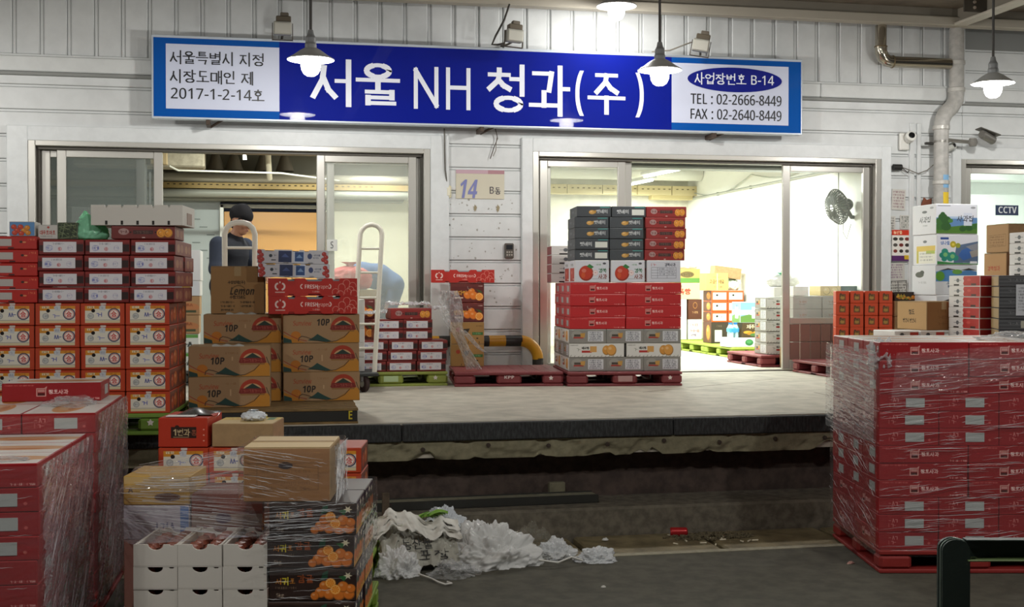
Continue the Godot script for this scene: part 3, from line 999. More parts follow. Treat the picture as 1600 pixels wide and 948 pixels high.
func wall_fittings() -> void:
	# the long blue sign, raised on brackets
	var s := thing("shop_sign", "long blue and white fruit company sign across the wall above both doors", "sign", at(-1.02, 3.44, -13.0))
	var blue := gloss(Color("0c1c8a"))
	var light := gloss(Color("0b53a8"))
	var whitep := gloss(Color("d3d9ee"))
	var white := M(Color("e9edf8"), 0.3)
	var ink := M(Color("16161c"), 0.4)
	part("case", boxm(Vector3(3.495, 0.42, -0.06), Vector3(6.99, 0.84, 0.12), M(Color("c9d2dc"), 0.4, 0.2), 0.006), s)
	var bpan := part("blue_panel", boxm(Vector3(3.36, 0.415, 0.003), Vector3(4.2, 0.79, 0.006), blue), s)
	for q in [[0.02, 1.26], [5.46, 6.97]]:
		part("border_panel", boxm(Vector3((q[0] + q[1]) / 2, 0.415, 0.003), Vector3(q[1] - q[0], 0.79, 0.006), light), s)
	var wl := part("white_panel", boxm(Vector3(0.7, 0.425, 0.006), Vector3(1.12, 0.65, 0.006), whitep), s)
	var wr := part("white_panel", boxm(Vector3(6.14, 0.425, 0.006), Vector3(1.36, 0.65, 0.006), whitep), s)
	word(wl, "서울특별시 지정", 0.18, 0.555, 0.009, 0.125, 0.11, ink, 0.94)
	word(wl, "시장도매인 제", 0.18, 0.365, 0.009, 0.125, 0.11, ink, 0.83)
	word(wl, "2017-1-2-14호", 0.18, 0.19, 0.009, 0.125, 0.12, ink, 0.94)
	word(bpan, "서울", 1.58, 0.2, 0.006, 0.43, 0.125, white, 0.95)
	word(bpan, "ＮＨ", 2.63, 0.17, 0.006, 0.44, 0.13, white, 0.68)
	word(bpan, "청과", 3.42, 0.165, 0.006, 0.48, 0.12, white, 0.93)
	word(bpan, "(", 4.36, 0.2, 0.006, 0.46, 0.1, white, 0.13, true)
	word(bpan, "주", 4.53, 0.18, 0.006, 0.44, 0.12, white, 0.44)
	word(bpan, ")", 5.03, 0.2, 0.006, 0.46, 0.1, white, 0.13, true)
	var oval := MB.new()
	var op := PackedVector2Array()
	for k in 40: op.append(Vector2(0.55 * cos(TAU * k / 40), 0.135 * sin(TAU * k / 40)))
	var ov := part("oval_badge", oval.prism(op, 0, 0.004).mesh(gloss(Color("1a2385"))), s, null, at(6.19, 0.585, 0.009))
	word(ov, "사업장번호 B-14", 5.72 - 6.19, 0.53 - 0.585, 0.004, 0.12, 0.11, white, 0.93)
	word(wr, "TEL : 02-2666-8449", 5.67, 0.3, 0.009, 0.13, 0.1, ink, 1.07)
	word(wr, "FAX : 02-2640-8449", 5.67, 0.135, 0.009, 0.13, 0.1, ink, 1.07)
	var iron := M(Color("4d4038"), 0.7, 0.3)
	for x in [0.55, 3.36, 5.95]:
		var b := MB.new()
		b.box(Vector3(x, -0.03, -0.1), Vector3(0.04, 0.05, 0.26), 0.003)
		b.tube([Vector3(x + 0.02, -0.05, -0.2), Vector3(x + 0.16, 0.02, -0.06)], 0.014, 6)
		part("bracket", b.mesh(iron), s)
	var w := thing("hanging_wire", "loose wire dangling below the blue sign above the number plate", "wire", at(2.5, 3.3, -13.28))
	part("strand", MB.new().tube([Vector3(0.03, 0.16, 0.05), Vector3(0.06, 0.05, 0.03), Vector3(0.02, -0.05, 0.02), Vector3(-0.02, -0.17, 0.02)], 0.005, 6).mesh(M(Color("5a524a"), 0.6)), w)
	part("strand", MB.new().tube([Vector3(0.05, 0.06, 0.03), Vector3(0.04, -0.08, 0.02), Vector3(0.01, -0.14, 0.02)], 0.004, 6).mesh(M(Color("8d857a"), 0.6)), w)
	# floodlights over the sign
	var fi := 0
	for q in [[0.27, 4.33, 0.0], [2.66, 4.35, 4.0], [4.72, 4.33, 12.0]]:
		var f := thing("floodlight", ["small unlit floodlight above left end of blue sign", "small unlit floodlight above the middle of blue sign", "small tilted unlit floodlight above right part of blue sign"][fi], "floodlight", at(q[0], q[1], -12.86, [0.0, 8.0, -20.0][fi]), "floodlights over the sign")
		var tilt := Transform3D(Basis(Vector3.BACK, deg_to_rad([0.0, -3.0, -10.0][fi])), Vector3.ZERO)
		part("lamp_head", boxm(Vector3(0, 0.03, 0), Vector3(0.18, 0.13, 0.1), M(Color("a9a89f"), 0.5, 0.2), 0.01), f, null, tilt)
		part("glass_front", boxm(Vector3(0, 0.025, 0.052), Vector3(0.155, 0.1, 0.006), M(Color("c9c8bf"), 0.15, 0.1), 0.002), f, null, tilt)
		part("driver_box", boxm(Vector3(0.01, 0.125, -0.02), Vector3(0.15, 0.06, 0.09), M(Color("5f5648"), 0.6, 0.2), 0.008), f, null, tilt)
		part("fin_block", boxm(Vector3(0.02, 0.17, -0.03), Vector3(0.085, 0.05, 0.06), M(Color("6b6357"), 0.6, 0.2), 0.008), f, null, tilt)
		var y := MB.new()
		for sx in [-1.0, 1.0]: y.box(Vector3(sx * 0.1, 0.0, -0.01), Vector3(0.008, 0.17, 0.025), 0.002)
		y.box(Vector3(0, -0.085, -0.01), Vector3(0.208, 0.008, 0.03), 0.002)
		part("yoke", y.mesh(M(Color("50483d"), 0.6, 0.3)), f, null, tilt)
		part("arm", MB.new().tube([Vector3(0, -0.02, -0.04), Vector3(0, -0.02, -0.2), Vector3(0, 0.0, -0.42)], 0.012, 8).mesh(M(Color("50483d"), 0.6, 0.3)), f)
		fi += 1
	tag(part("power_cord", MB.new().tube([Vector3(2.62, 4.72, -12.9), Vector3(2.56, 4.55, -12.88), Vector3(2.47, 4.38, -12.9), Vector3(2.44, 4.3, -12.94), Vector3(2.5, 4.3, -12.95), Vector3(2.58, 4.32, -12.95)], 0.011, 8).mesh(M(Color("3d3a36"), 0.6)), self), "black power cord curving down to floodlight in middle of blue sign", "cord")
	tag(part("power_cord", MB.new().tube([Vector3(4.2, 4.29, -12.95), Vector3(4.4, 4.31, -12.93), Vector3(4.58, 4.38, -12.88), Vector3(4.63, 4.4, -12.9)], 0.008, 8).mesh(M(Color("8b877d"), 0.6)), self), "grey power cord rising to tilted floodlight at right of blue sign", "cord")
	# number plate between the doors
	var p := thing("number_plate", "cream number plate reading 14 on the wall between the doors", "sign", at(2.11, 2.7, -13.292))
	var pln := part("plate", boxm(Vector3(0.265, 0.155, 0), Vector3(0.53, 0.31, 0.012), M(Color("cfc9b6"), 0.5), 0.002), p)
	part("top_band", boxm(Vector3(0.175, 0.29, 0.007), Vector3(0.35, 0.04, 0.003), M(Color("c3a2ae"), 0.5)), p)
	part("top_band", boxm(Vector3(0.44, 0.29, 0.007), Vector3(0.18, 0.04, 0.003), M(Color("ae7f88"), 0.5)), p)
	part("lettering", letters("14", 0.235, 0.1, M(Color("7b80b8"), 0.5), 0.215, 0.003, true), pln, null, Transform3D(Basis(Vector3.RIGHT, Vector3(0.16, 1, 0), Vector3.BACK), Vector3(0.012, -0.012, 0.006)))
	word(pln, "B", 0.365, 0.05, 0.006, 0.088, 0.1, M(Color("4a444c"), 0.5), 0.052)
	word(pln, "동", 0.425, 0.052, 0.006, 0.075, 0.12, M(Color("4a444c"), 0.5), 0.07)
	var stain := thing("rust_stain", "brown rust marks on siding below the number plate", "stain", at(2.4, 2.6, -13.295))
	for q in [[-0.08, 0.03], [0.17, 0.035]]:
		var pts := PackedVector2Array()
		for k in 14: pts.append(Vector2(q[0] + (0.018 + 0.008 * sin(k * 2.4)) * cos(TAU * k / 14), (q[1] + 0.012 * cos(k * 3.1)) * sin(TAU * k / 14)))
		part("mark", MB.new().prism(pts, 0, 0.002).mesh(M(Color("9b8f74"), 0.8)), stain)
	# wall switch, cord and keypad
	var sw := thing("switch_box", "small cream switch box on left edge of wall between doors", "switch", at(2.02, 2.77, -13.28))
	part("housing", boxm(Vector3.ZERO, Vector3(0.07, 0.13, 0.05), M(Color("d6cfae"), 0.5), 0.008), sw)
	part("rocker", boxm(Vector3(0.005, 0, 0.027), Vector3(0.035, 0.09, 0.012), M(Color("e3dfca"), 0.4), 0.004), sw)
	tag(part("power_cord", MB.new().tube([Vector3(1.975, 3.44, -13.22), Vector3(1.98, 3.2, -13.235), Vector3(1.985, 3.0, -13.235), Vector3(2.01, 2.85, -13.262)], 0.008, 8).mesh(M(Color("5d5a54"), 0.6)), self), "dark cord running up from cream switch box to sign", "cord")
	var kp := thing("keypad", "small dark keypad lock on wall between the doors", "keypad", at(2.69, 2.14, -13.275))
	part("case", boxm(Vector3.ZERO, Vector3(0.1, 0.165, 0.045), M(Color("5a554f"), 0.4, 0.3), 0.01), kp)
	part("display", boxm(Vector3(0, 0.04, 0.024), Vector3(0.07, 0.05, 0.004), M(Color("2a2c30"), 0.15)), kp)
	for k in 6:
		part("key", boxm(Vector3(-0.025 + 0.025 * (k % 3), -0.015 - 0.03 * (k / 3), 0.024), Vector3(0.016, 0.018, 0.006), M(Color("a9a49b"), 0.5), 0.002), kp)
	# peeling paint chips on the lower siding
	var chips := MB.new()
	var g := RandomNumberGenerator.new()
	g.seed = 5
	for k in 70:
		var x := g.randf_range(1.99, 2.78)
		var y := DY + 0.25 * g.randi_range(3, 7) + g.randf_range(0.02, 0.19)
		var pts := PackedVector2Array()
		var r := g.randf_range(0.004, 0.012)
		for j in 6: pts.append(Vector2(x + r * g.randf_range(0.5, 1.3) * cos(TAU * j / 6), y + r * g.randf_range(0.5, 1.6) * sin(TAU * j / 6)))
		chips.prism(pts, -13.297, -13.2955)
	var chp := part("paint_chips", chips.mesh(M(Color("a5a49e"), 0.8)), self)
	tag(chp, "scattered chips in white paint of siding between doors", "paint chips", "", "stuff")
	# grey downpipe
	var dp := thing("downpipe", "grey drain downpipe with an offset bend at right of the doors", "pipe", Transform3D())
	var grey := noise_mat(Color("9d9b97"), Color("b9b7b3"), 0.02, 1.0, 0.5)
	part("upper_pipe", MB.new().tube([Vector3(7.92, 4.72, -13.1), Vector3(7.92, 3.98, -13.1)], 0.085, 18).mesh(grey), dp)
	part("bend", MB.new().tube([Vector3(7.92, 4.0, -13.1), Vector3(7.91, 3.9, -13.1), Vector3(7.86, 3.82, -13.1), Vector3(7.78, 3.75, -13.1), Vector3(7.74, 3.67, -13.1), Vector3(7.73, 3.58, -13.1)], 0.09, 18).mesh(grey), dp)
	part("lower_pipe", MB.new().tube([Vector3(7.73, 3.6, -13.1), Vector3(7.73, DY, -13.1)], 0.085, 18).mesh(grey), dp)
	for q in [[7.92, 4.02], [7.92, 4.33], [7.73, 3.58], [7.73, 2.95]]:
		part("collar", MB.new().lathe([Vector2(0.088, -0.025), Vector2(0.097, -0.02), Vector2(0.097, 0.02), Vector2(0.088, 0.025)], 18, Vector3(q[0], q[1], -13.1)).mesh(M(Color("b9b7b2"), 0.4, 0.2)), dp)
	part("clamp", MB.new().lathe([Vector2(0.088, -0.012), Vector2(0.093, -0.012), Vector2(0.093, 0.012), Vector2(0.088, 0.012)], 18, Vector3(7.73, 3.42, -13.1)).mesh(M(Color("8a8883"), 0.4, 0.5)), dp)
	part("clamp", boxm(Vector3(7.6, 3.4, -13.14), Vector3(0.1, 0.03, 0.04), M(Color("3d3b38"), 0.5, 0.4), 0.005), dp)
	# curved stickers on the pipe
	for q in [[2.96, 0.15, "7fb0d8", "pale blue sticker"], [2.77, 0.13, "e8c62e", "yellow sticker with dark print"], [2.56, 0.1, "dcb52c", "torn yellow sticker"]]:
		var st := MB.new()
		var f := func(u: float, v: float) -> Vector3:
			var a := lerpf(-0.25, 0.75, u)
			return Vector3(7.73 + 0.087 * sin(a), q[0] - q[1] / 2 + q[1] * v, -13.1 + 0.087 * cos(a))
		st.sheet(8, 1, f)
		var o := part("sticker", st.mesh(M(Color(q[2]), 0.5)), dp)
		o.set_meta("label", q[3])
	# stainless pipe joining it
	var sp := thing("steel_pipe", "bright stainless pipe bending down from canopy to the grey downpipe", "pipe", Transform3D())
	var chrome := M(Color("b7b0a2"), 0.14, 0.95)
	part("pipe", MB.new().tube([Vector3(6.97, 4.72, -13.1), Vector3(6.97, 4.47, -13.1)], 0.065, 20).mesh(chrome), sp)
	part("elbow", MB.new().tube([Vector3(6.97, 4.48, -13.1), Vector3(6.975, 4.42, -13.1), Vector3(7.0, 4.36, -13.1), Vector3(7.05, 4.325, -13.1), Vector3(7.12, 4.315, -13.1)], 0.07, 20).mesh(chrome), sp)
	part("pipe", MB.new().tube([Vector3(7.1, 4.315, -13.1), Vector3(7.833, 4.315, -13.1)], 0.065, 20).mesh(chrome), sp)
	for q in [[Vector3(6.97, 4.48, -13.1), Basis()], [Vector3(7.11, 4.315, -13.1), Basis(Vector3.BACK, PI / 2)]]:
		part("joint_ring", MB.new().lathe([Vector2(0.066, -0.008), Vector2(0.074, -0.006), Vector2(0.074, 0.006), Vector2(0.066, 0.008)], 20, q[0], q[1]).mesh(M(Color("7a6a50"), 0.4, 0.6)), sp)
	# cameras
	var bodyw := M(Color("d9d9d4"), 0.35)
	var c1 := thing("security_camera", "white dome-style security camera on wall left of the downpipe", "camera", at(7.38, 3.45, -13.2))
	part("mount", boxm(Vector3(-0.03, -0.02, -0.06), Vector3(0.12, 0.2, 0.05), bodyw, 0.012), c1)
	part("camera_body", MB.new().lathe([Vector2(0, -0.06), Vector2(0.05, -0.06), Vector2(0.06, -0.02), Vector2(0.06, 0.06), Vector2(0.045, 0.075), Vector2(0, 0.075)], 18, Vector3(0.01, 0.02, 0), Basis(Vector3.UP, -0.2) * Basis(Vector3.RIGHT, PI / 2 - 0.25)).mesh(bodyw), c1)
	part("lens", MB.new().lathe([Vector2(0.034, 0.07), Vector2(0.036, 0.08), Vector2(0.02, 0.086), Vector2(0, 0.086)], 18, Vector3(0.01, 0.02, 0), Basis(Vector3.UP, -0.2) * Basis(Vector3.RIGHT, PI / 2 - 0.25)).mesh(M(Color("17181a"), 0.1)), c1)
	var c2 := thing("security_camera", "grey bullet security camera with sun hood on arm right of the downpipe", "camera", at(8.12, 3.44, -13.0))
	part("arm", MB.new().tube([Vector3(-0.34, -0.015, -0.05), Vector3(-0.2, -0.03, -0.02), Vector3(-0.06, -0.04, 0.0)], 0.011, 8).mesh(M(Color("77756f"), 0.5, 0.3)), c2)
	part("arm", MB.new().tube([Vector3(-0.34, 0.005, -0.05), Vector3(-0.2, -0.01, -0.02), Vector3(-0.06, -0.02, 0.0)], 0.011, 8).mesh(M(Color("77756f"), 0.5, 0.3)), c2)
	part("ball_joint", MB.new().lathe([Vector2(0, -0.05), Vector2(0.04, -0.045), Vector2(0.055, 0), Vector2(0.04, 0.045), Vector2(0, 0.05)], 16, Vector3(-0.05, -0.03, 0)).mesh(M(Color("7d7b76"), 0.5, 0.2)), c2)
	part("camera_body", MB.new().lathe([Vector2(0, -0.1), Vector2(0.045, -0.1), Vector2(0.05, -0.08), Vector2(0.05, 0.1), Vector2(0, 0.1)], 18, Vector3(0.12, 0.03, 0.02), Basis(Vector3(0.3, 0, 0.95).normalized(), -1.9)).mesh(M(Color("6f6d68"), 0.45, 0.2)), c2)
	part("sun_hood", boxm(Vector3.ZERO, Vector3(0.27, 0.012, 0.12), M(Color("5c5a55"), 0.5, 0.2), 0.004), c2, null, Transform3D(Basis(Vector3(0.3, 0, 0.95).normalized(), -0.33), Vector3(0.13, 0.087, 0.02)))
	var c3 := thing("security_camera", "small white camera tucked over corner of right window surround", "camera", at(7.9, 3.37, -13.2))
	part("camera_body", MB.new().lathe([Vector2(0, -0.09), Vector2(0.03, -0.08), Vector2(0.042, -0.03), Vector2(0.042, 0.06), Vector2(0, 0.06)], 16, Vector3.ZERO, Basis(Vector3.UP, 0.5) * Basis(Vector3.RIGHT, PI / 2 - 0.3)).mesh(bodyw), c3)
	part("lens", MB.new().lathe([Vector2(0.022, 0.058), Vector2(0.022, 0.066), Vector2(0, 0.066)], 16, Vector3.ZERO, Basis(Vector3.UP, 0.5) * Basis(Vector3.RIGHT, PI / 2 - 0.3)).mesh(M(Color("141414"), 0.1)), c3)
	part("bracket", boxm(Vector3(0.0, -0.02, -0.06), Vector3(0.05, 0.04, 0.06), bodyw, 0.006), c3)
	var sn := thing("cable_grommet", "black cable plug with looping wires on wall beside right door", "cable", at(7.26, 3.13, -13.245))
	part("plug", MB.new().tube([Vector3(-0.05, 0, 0), Vector3(0.05, 0, 0)], 0.036, 14).mesh(M(Color("1c1b1a"), 0.5)), sn)
	part("wire", MB.new().tube([Vector3(0.06, 0, 0), Vector3(0.14, -0.03, 0.02), Vector3(0.25, -0.07, 0.02), Vector3(0.36, -0.03, 0.03), Vector3(0.44, 0.06, 0.1), Vector3(0.45, 0.2, 0.1)], 0.006, 6).mesh(M(Color("77736c"), 0.6)), sn)
	part("wire", MB.new().tube([Vector3(0.06, -0.01, 0.01), Vector3(0.12, -0.06, 0.02), Vector3(0.14, -0.03, 0.02)], 0.006, 6).mesh(M(Color("3b3833"), 0.6)), sn)
	# brown patch where cladding is torn, behind the pipe
	var bp := PackedVector2Array([Vector2(-0.1, -0.2), Vector2(0.08, -0.2), Vector2(0.08, 0.16), Vector2(0.02, 0.14), Vector2(-0.02, 0.17), Vector2(-0.06, 0.06), Vector2(-0.1, 0.02)])
	tag(part("torn_patch", MB.new().prism(bp, 0, 0.006).mesh(noise_mat(Color("6d3a28"), Color("8c5038"), 0.05, 2.0, 0.8)), self, null, at(7.62, 2.62, -13.255)), "brown torn patch of cladding behind the grey downpipe", "patch")
	# notices
	var fly := Cv.new(self, 96, 150, Color("f2efe9"))
	fly.rect(0, 0, 96, 26, Color("d23a23")).rect(0, 124, 96, 26, Color("5b2a6b")).rect(64, 122, 32, 20, Color("d8b32c"))
	fly.text("농산물", 8, 5, 15, Color("ffe9c0"), 0.14)
	for r in 3:
		for c in 3: fly.ell(18 + c * 30, 44 + r * 29, 12 - r, 8, [Color("3a3430"), Color("55504a"), Color("7b3028")][(r + c) % 3])
	var po := thing("poster", "red and white advert poster with rows of dark pictures by right door", "poster", at(7.335, 2.23, -13.288))
	part("sheet", MB.new().box(Vector3.ZERO, Vector3(0.235, 0.36, 0.008), 0.0).mesh(fly.mat(0.4)), po)
	var nts := [[7.3, 2.76, 0.17, 0.24, "small white paper notice with pink writing above the red poster"], [7.2, 2.47, 0.12, 0.2, "torn grey paper scrap with scribbles left of the red poster"], [7.42, 2.5, 0.2, 0.16, "dark scribbled sticker remnants just above the red poster"], [7.27, 1.93, 0.22, 0.2, "wrinkled pink-white notice stuck below the red poster"], [7.3, 1.72, 0.24, 0.22, "white paper form with dark table lines, lowest on wall"]]
	for i in nts.size():
		var q: Array = nts[i]
		var c := Cv.new(self, 64, 64, Color("cdcac4"))
		for r in 6: c.scrawl(6, 6 + r * 9, 52, 5, [Color("8d6f74"), Color("4d4a48"), Color("3f4a44"), Color("8a6a86"), Color("55524f")][i], i * 10 + r)
		if i == 4: c.line([Vector2(4, 4), Vector2(60, 4), Vector2(60, 60), Vector2(4, 60), Vector2(4, 4)], 2, Color("33312f")).line([Vector2(32, 4), Vector2(32, 60)], 1.5, Color("33312f"))
		var o := thing("paper_notice", q[4], "notice", at(q[0], q[1], -13.29))
		part("sheet", MB.new().box(Vector3.ZERO, Vector3(q[2], q[3], 0.007)).mesh(c.mat(0.7)), o, null, Transform3D(Basis(Vector3.BACK, 0.02 * (i - 2)), Vector3.ZERO))
	var cc := thing("window_sticker", "dark blue sticker with white CCTV lettering on right window glass", "sign", at(8.62, 2.6, -13.368))
	var ccp := part("plate", boxm(Vector3(0.13, 0.06, 0), Vector3(0.3, 0.12, 0.006), M(Color("2b3a5c"), 0.4)), cc)
	word(ccp, "CCTV", 0.01, 0.018, 0.003, 0.09, 0.1, M(Color("e9eef2"), 0.4), 0.25, true)
	var s9 := thing("window_sticker", "white square paper with the letter S on dusty glass door", "sign", at(0.74, 2.13, -13.32))
	part("sheet", boxm(Vector3(0.05, 0.06, 0), Vector3(0.11, 0.12, 0.006), M(Color("dfe2df"), 0.6)), s9)
	word(s9, "S", 0.03, 0.02, 0.003, 0.085, 0.1, M(Color("5d6164"), 0.6), 0.035)
	# yellow and black guard rail
	var gr := thing("guard_rail", "yellow and black striped steel guard rail in front of middle wall", "guard rail", at(0, 0, 0))
	var pts := []
	for k in 9: pts.append(Vector3(2.78 + 0.2 * sin(k * PI / 16), DY + 0.18 + 0.2 * cos(k * PI / 16) - 0.0, -13.14))
	var yel := M(Color("c9941f"), 0.4)
	var blk := M(Color("2a2a28"), 0.45)
	for k in 6:
		part("stripe", MB.new().tube([Vector3(1.72 + k * 0.18, DY + 0.38, -13.14), Vector3(1.9 + k * 0.18, DY + 0.38, -13.14)], 0.06, 18, k == 0).mesh(yel if k % 2 == 0 else blk), gr)
	part("bend", MB.new().tube([Vector3(2.79, DY + 0.38, -13.14)] + pts.slice(1) , 0.06, 18, false).mesh(yel), gr)
	part("post", MB.new().tube([Vector3(2.98, DY + 0.19, -13.14), Vector3(2.98, DY, -13.14)], 0.06, 18).mesh(blk), gr)
	part("post", MB.new().tube([Vector3(1.78, DY + 0.38, -13.14), Vector3(1.78, DY, -13.14)], 0.06, 18).mesh(blk), gr)
	part("foot_plate", MB.new().lathe([Vector2(0, 0), Vector2(0.09, 0), Vector2(0.09, 0.012), Vector2(0.06, 0.014)], 18, Vector3(2.98, DY, -13.14)).mesh(blk), gr)
	# wall fan inside the right bay
	var fn := thing("wall_fan", "grey wall fan with wire cage on white wall behind right door glass", "fan", at(6.76, 2.7, -13.74))
	var fx := Transform3D(Basis(Vector3.UP, deg_to_rad(-82)) * Basis(Vector3.RIGHT, deg_to_rad(12)), Vector3.ZERO)
	var fm := M(Color("5d5f58"), 0.4, 0.2)
	var cage := MB.new()
	for k in 32:
		var a := TAU * k / 32
		var e := Vector3(cos(a), sin(a), 0)
		cage.tube([e * 0.04 + Vector3(0, 0, 0.085), e * 0.15 + Vector3(0, 0, 0.075), e * 0.21, e * 0.15 - Vector3(0, 0, 0.06), e * 0.05 - Vector3(0, 0, 0.07)], 0.006, 6, false)
	for q in [[0.21, 0.0, 0.008], [0.13, 0.077, 0.0035], [0.045, 0.085, 0.005]]:
		var ring := []
		for k in 33: ring.append(Vector3(cos(TAU * k / 32) * q[0], sin(TAU * k / 32) * q[0], q[1]))
		cage.tube(ring, q[2], 6, false)
	part("cage", cage.mesh(fm), fn, null, fx)
	for k in 3:
		var bl := MB.new()
		var a0 := TAU * k / 3
		bl.sheet(8, 6, func(u: float, v: float) -> Vector3:
			var a := a0 + (u - 0.5) * 1.4 * (0.5 + 0.5 * v)
			var r := lerpf(0.035, 0.18, v)
			return Vector3(r * cos(a), r * sin(a), 0.03 * (u - 0.5)))
		part("blade", bl.mesh(M(Color("6d736a"), 0.4)), fn, null, fx)
	part("motor", MB.new().lathe([Vector2(0, -0.19), Vector2(0.05, -0.19), Vector2(0.07, -0.16), Vector2(0.075, -0.07), Vector2(0.04, -0.04), Vector2(0, -0.04)], 18, Vector3.ZERO, Basis(Vector3.RIGHT, PI / 2)).mesh(fm), fn, null, fx)
	part("bracket", MB.new().tube([fx * Vector3(0, -0.06, -0.12), fx * Vector3(0, -0.1, -0.14) , Vector3(0.2, -0.12, -0.04), Vector3(0.23, -0.12, -0.04)], 0.025, 10).mesh(fm), fn)
	part("pull_cord", MB.new().tube([Vector3(0.1, -0.1, -0.05), Vector3(0.08, -0.3, -0.02), Vector3(0.13, -0.38, -0.02), Vector3(0.2, -0.2, -0.05)], 0.004, 5).mesh(fm), fn)
	tag(part("hanging_cable", MB.new().tube([Vector3(6.9, 3.6, -14.0), Vector3(6.9, 2.9, -14.0), Vector3(6.9, 1.7, -14.0)], 0.006, 6).mesh(M(Color("8c8f86"), 0.6)), self), "thin cable hanging straight down beside the wall fan", "cable")


# ------------------------------------------------------------------ cartons, trays and pallets
# Every template stands with its base centre at the origin and its printed face towards +z.
func tmpl() -> Node3D:
	var t := Node3D.new()
	templates.append(t)
	return t


func carton(w: float, h: float, d: float, base: Material, front: Material = null, side: Material = null, top: Material = null, bev := 0.004, back: Material = null) -> Node3D:
	var t := tmpl()
	var r := MB.new()
	var f := MB.new()
	var s := MB.new()
	var tp := MB.new()
	var bk := MB.new()
	MB.box6(Vector3(0, h / 2, 0), Vector3(w, h, d), bev, [f if front else r, bk if back else (f if front else r), s if side else r, s if side else r, tp if top else r, r, r])
	var m := ArrayMesh.new()
	r.to(m, base)
	f.to(m, front)
	s.to(m, side)
	tp.to(m, top)
	bk.to(m, back)
	part("body", m, t)
	return t


func add_label(t: Node3D, c: Vector3, w: float, h: float, mat: Material, face := "front", called := "label") -> void:
	var yaw: float = {"front": 0.0, "right": 90.0, "left": -90.0, "back": 180.0}[face]
	part(called, MB.new().box(Vector3.ZERO, Vector3(w, h, 0.003)).mesh(mat), t, null, Transform3D(Basis(Vector3.UP, deg_to_rad(yaw)), c))


func add_hole(t: Node3D, x: float, y: float, z: float, rx: float, ry: float, called := "finger_hole") -> void:
	var p := PackedVector2Array()
	for k in 14: p.append(Vector2(x + rx * cos(TAU * k / 14), y + ry * sin(TAU * k / 14)))
	part(called, MB.new().prism(p, z - 0.002, z + 0.0008).mesh(M(Color("1c1310"), 0.9)), t)


func add_flaps(t: Node3D, w: float, h: float, d: float, mat: Material, end_tape := true) -> void:  # meeting top flaps and a strip of tape
	for s in [-1.0, 1.0]:
		part("top_flap", boxm(Vector3(0, h + 0.002, s * d / 4), Vector3(w - 0.006, 0.004, d / 2 - 0.005), mat, 0.001), t)
	part("packing_tape", boxm(Vector3(0, h + 0.0045, 0), Vector3(w - 0.01, 0.0015, 0.05), tape_mat()), t)
	if end_tape: part("packing_tape", boxm(Vector3(0, h - 0.035, d / 2 + 0.001), Vector3(0.05, 0.07, 0.0015), tape_mat()), t)


func tape_mat() -> StandardMaterial3D:
	return M(Color("b39a72"), 0.2)


func notch_outline(w: float, h: float, top: Array, bottom: Array) -> PackedVector2Array:  # notches: [x centre, half width, depth, rounded]
	var p := PackedVector2Array()
	p.append(Vector2(-w / 2, 0))
	for q in bottom:
		p.append_array([Vector2(q[0] - q[1], 0), Vector2(q[0] - q[1] * 0.7, q[2]), Vector2(q[0] + q[1] * 0.7, q[2]), Vector2(q[0] + q[1], 0)])
	p.append(Vector2(w / 2, 0))
	p.append(Vector2(w / 2, h))
	for i in range(top.size() - 1, -1, -1):
		var q: Array = top[i]
		if q[3]:
			for k in 9:
				var a := PI * k / 8
				p.append(Vector2(q[0] + q[1] * cos(a), h - q[2] * sin(a)))
		else: p.append_array([Vector2(q[0] + q[1], h), Vector2(q[0] + q[1] * 0.7, h - q[2]), Vector2(q[0] - q[1] * 0.7, h - q[2]), Vector2(q[0] - q[1], h)])
	p.append(Vector2(-w / 2, h))
	return p


func tray(w: float, h: float, d: float, wall: Material, front: Material, top: Array, bottom: Array, th := 0.008, side: Material = null) -> Node3D:
	var t := tmpl()
	for s in [1.0, -1.0]:
		var r := MB.new()
		var f := MB.new()
		r.prism(notch_outline(w, h, top, bottom), -th / 2, th / 2, f)
		var m := ArrayMesh.new()
		r.to(m, wall)
		f.to(m, front if front else wall)
		part("front_panel" if s > 0 else "back_panel", m, t, null, Transform3D(Basis(Vector3.UP, 0.0 if s > 0 else PI), Vector3(0, 0, s * (d / 2 - th / 2))))
	for s in [1.0, -1.0]:
		part("side_panel", boxm(Vector3(s * (w / 2 - th / 2), h / 2, 0), Vector3(th, h - 0.002, d - 2 * th), side if side else wall, 0.001), t)
	part("tray_floor", boxm(Vector3(0, 0.006, 0), Vector3(w - 2 * th, 0.008, d - 2 * th), wall), t)
	return t


func put(t: Node3D, fr: Transform3D, x: float, y: float, z: float, yaw: float, called: String, label: String, group := "", category := "box") -> Node3D:
	var j := rng.randf_range(-0.5, 0.5)
	return dup(t, called, label, category, fr * at(x + rng.randf_range(-0.0015, 0.0015), y, z + rng.randf_range(-0.003, 0.003), yaw + j), group)


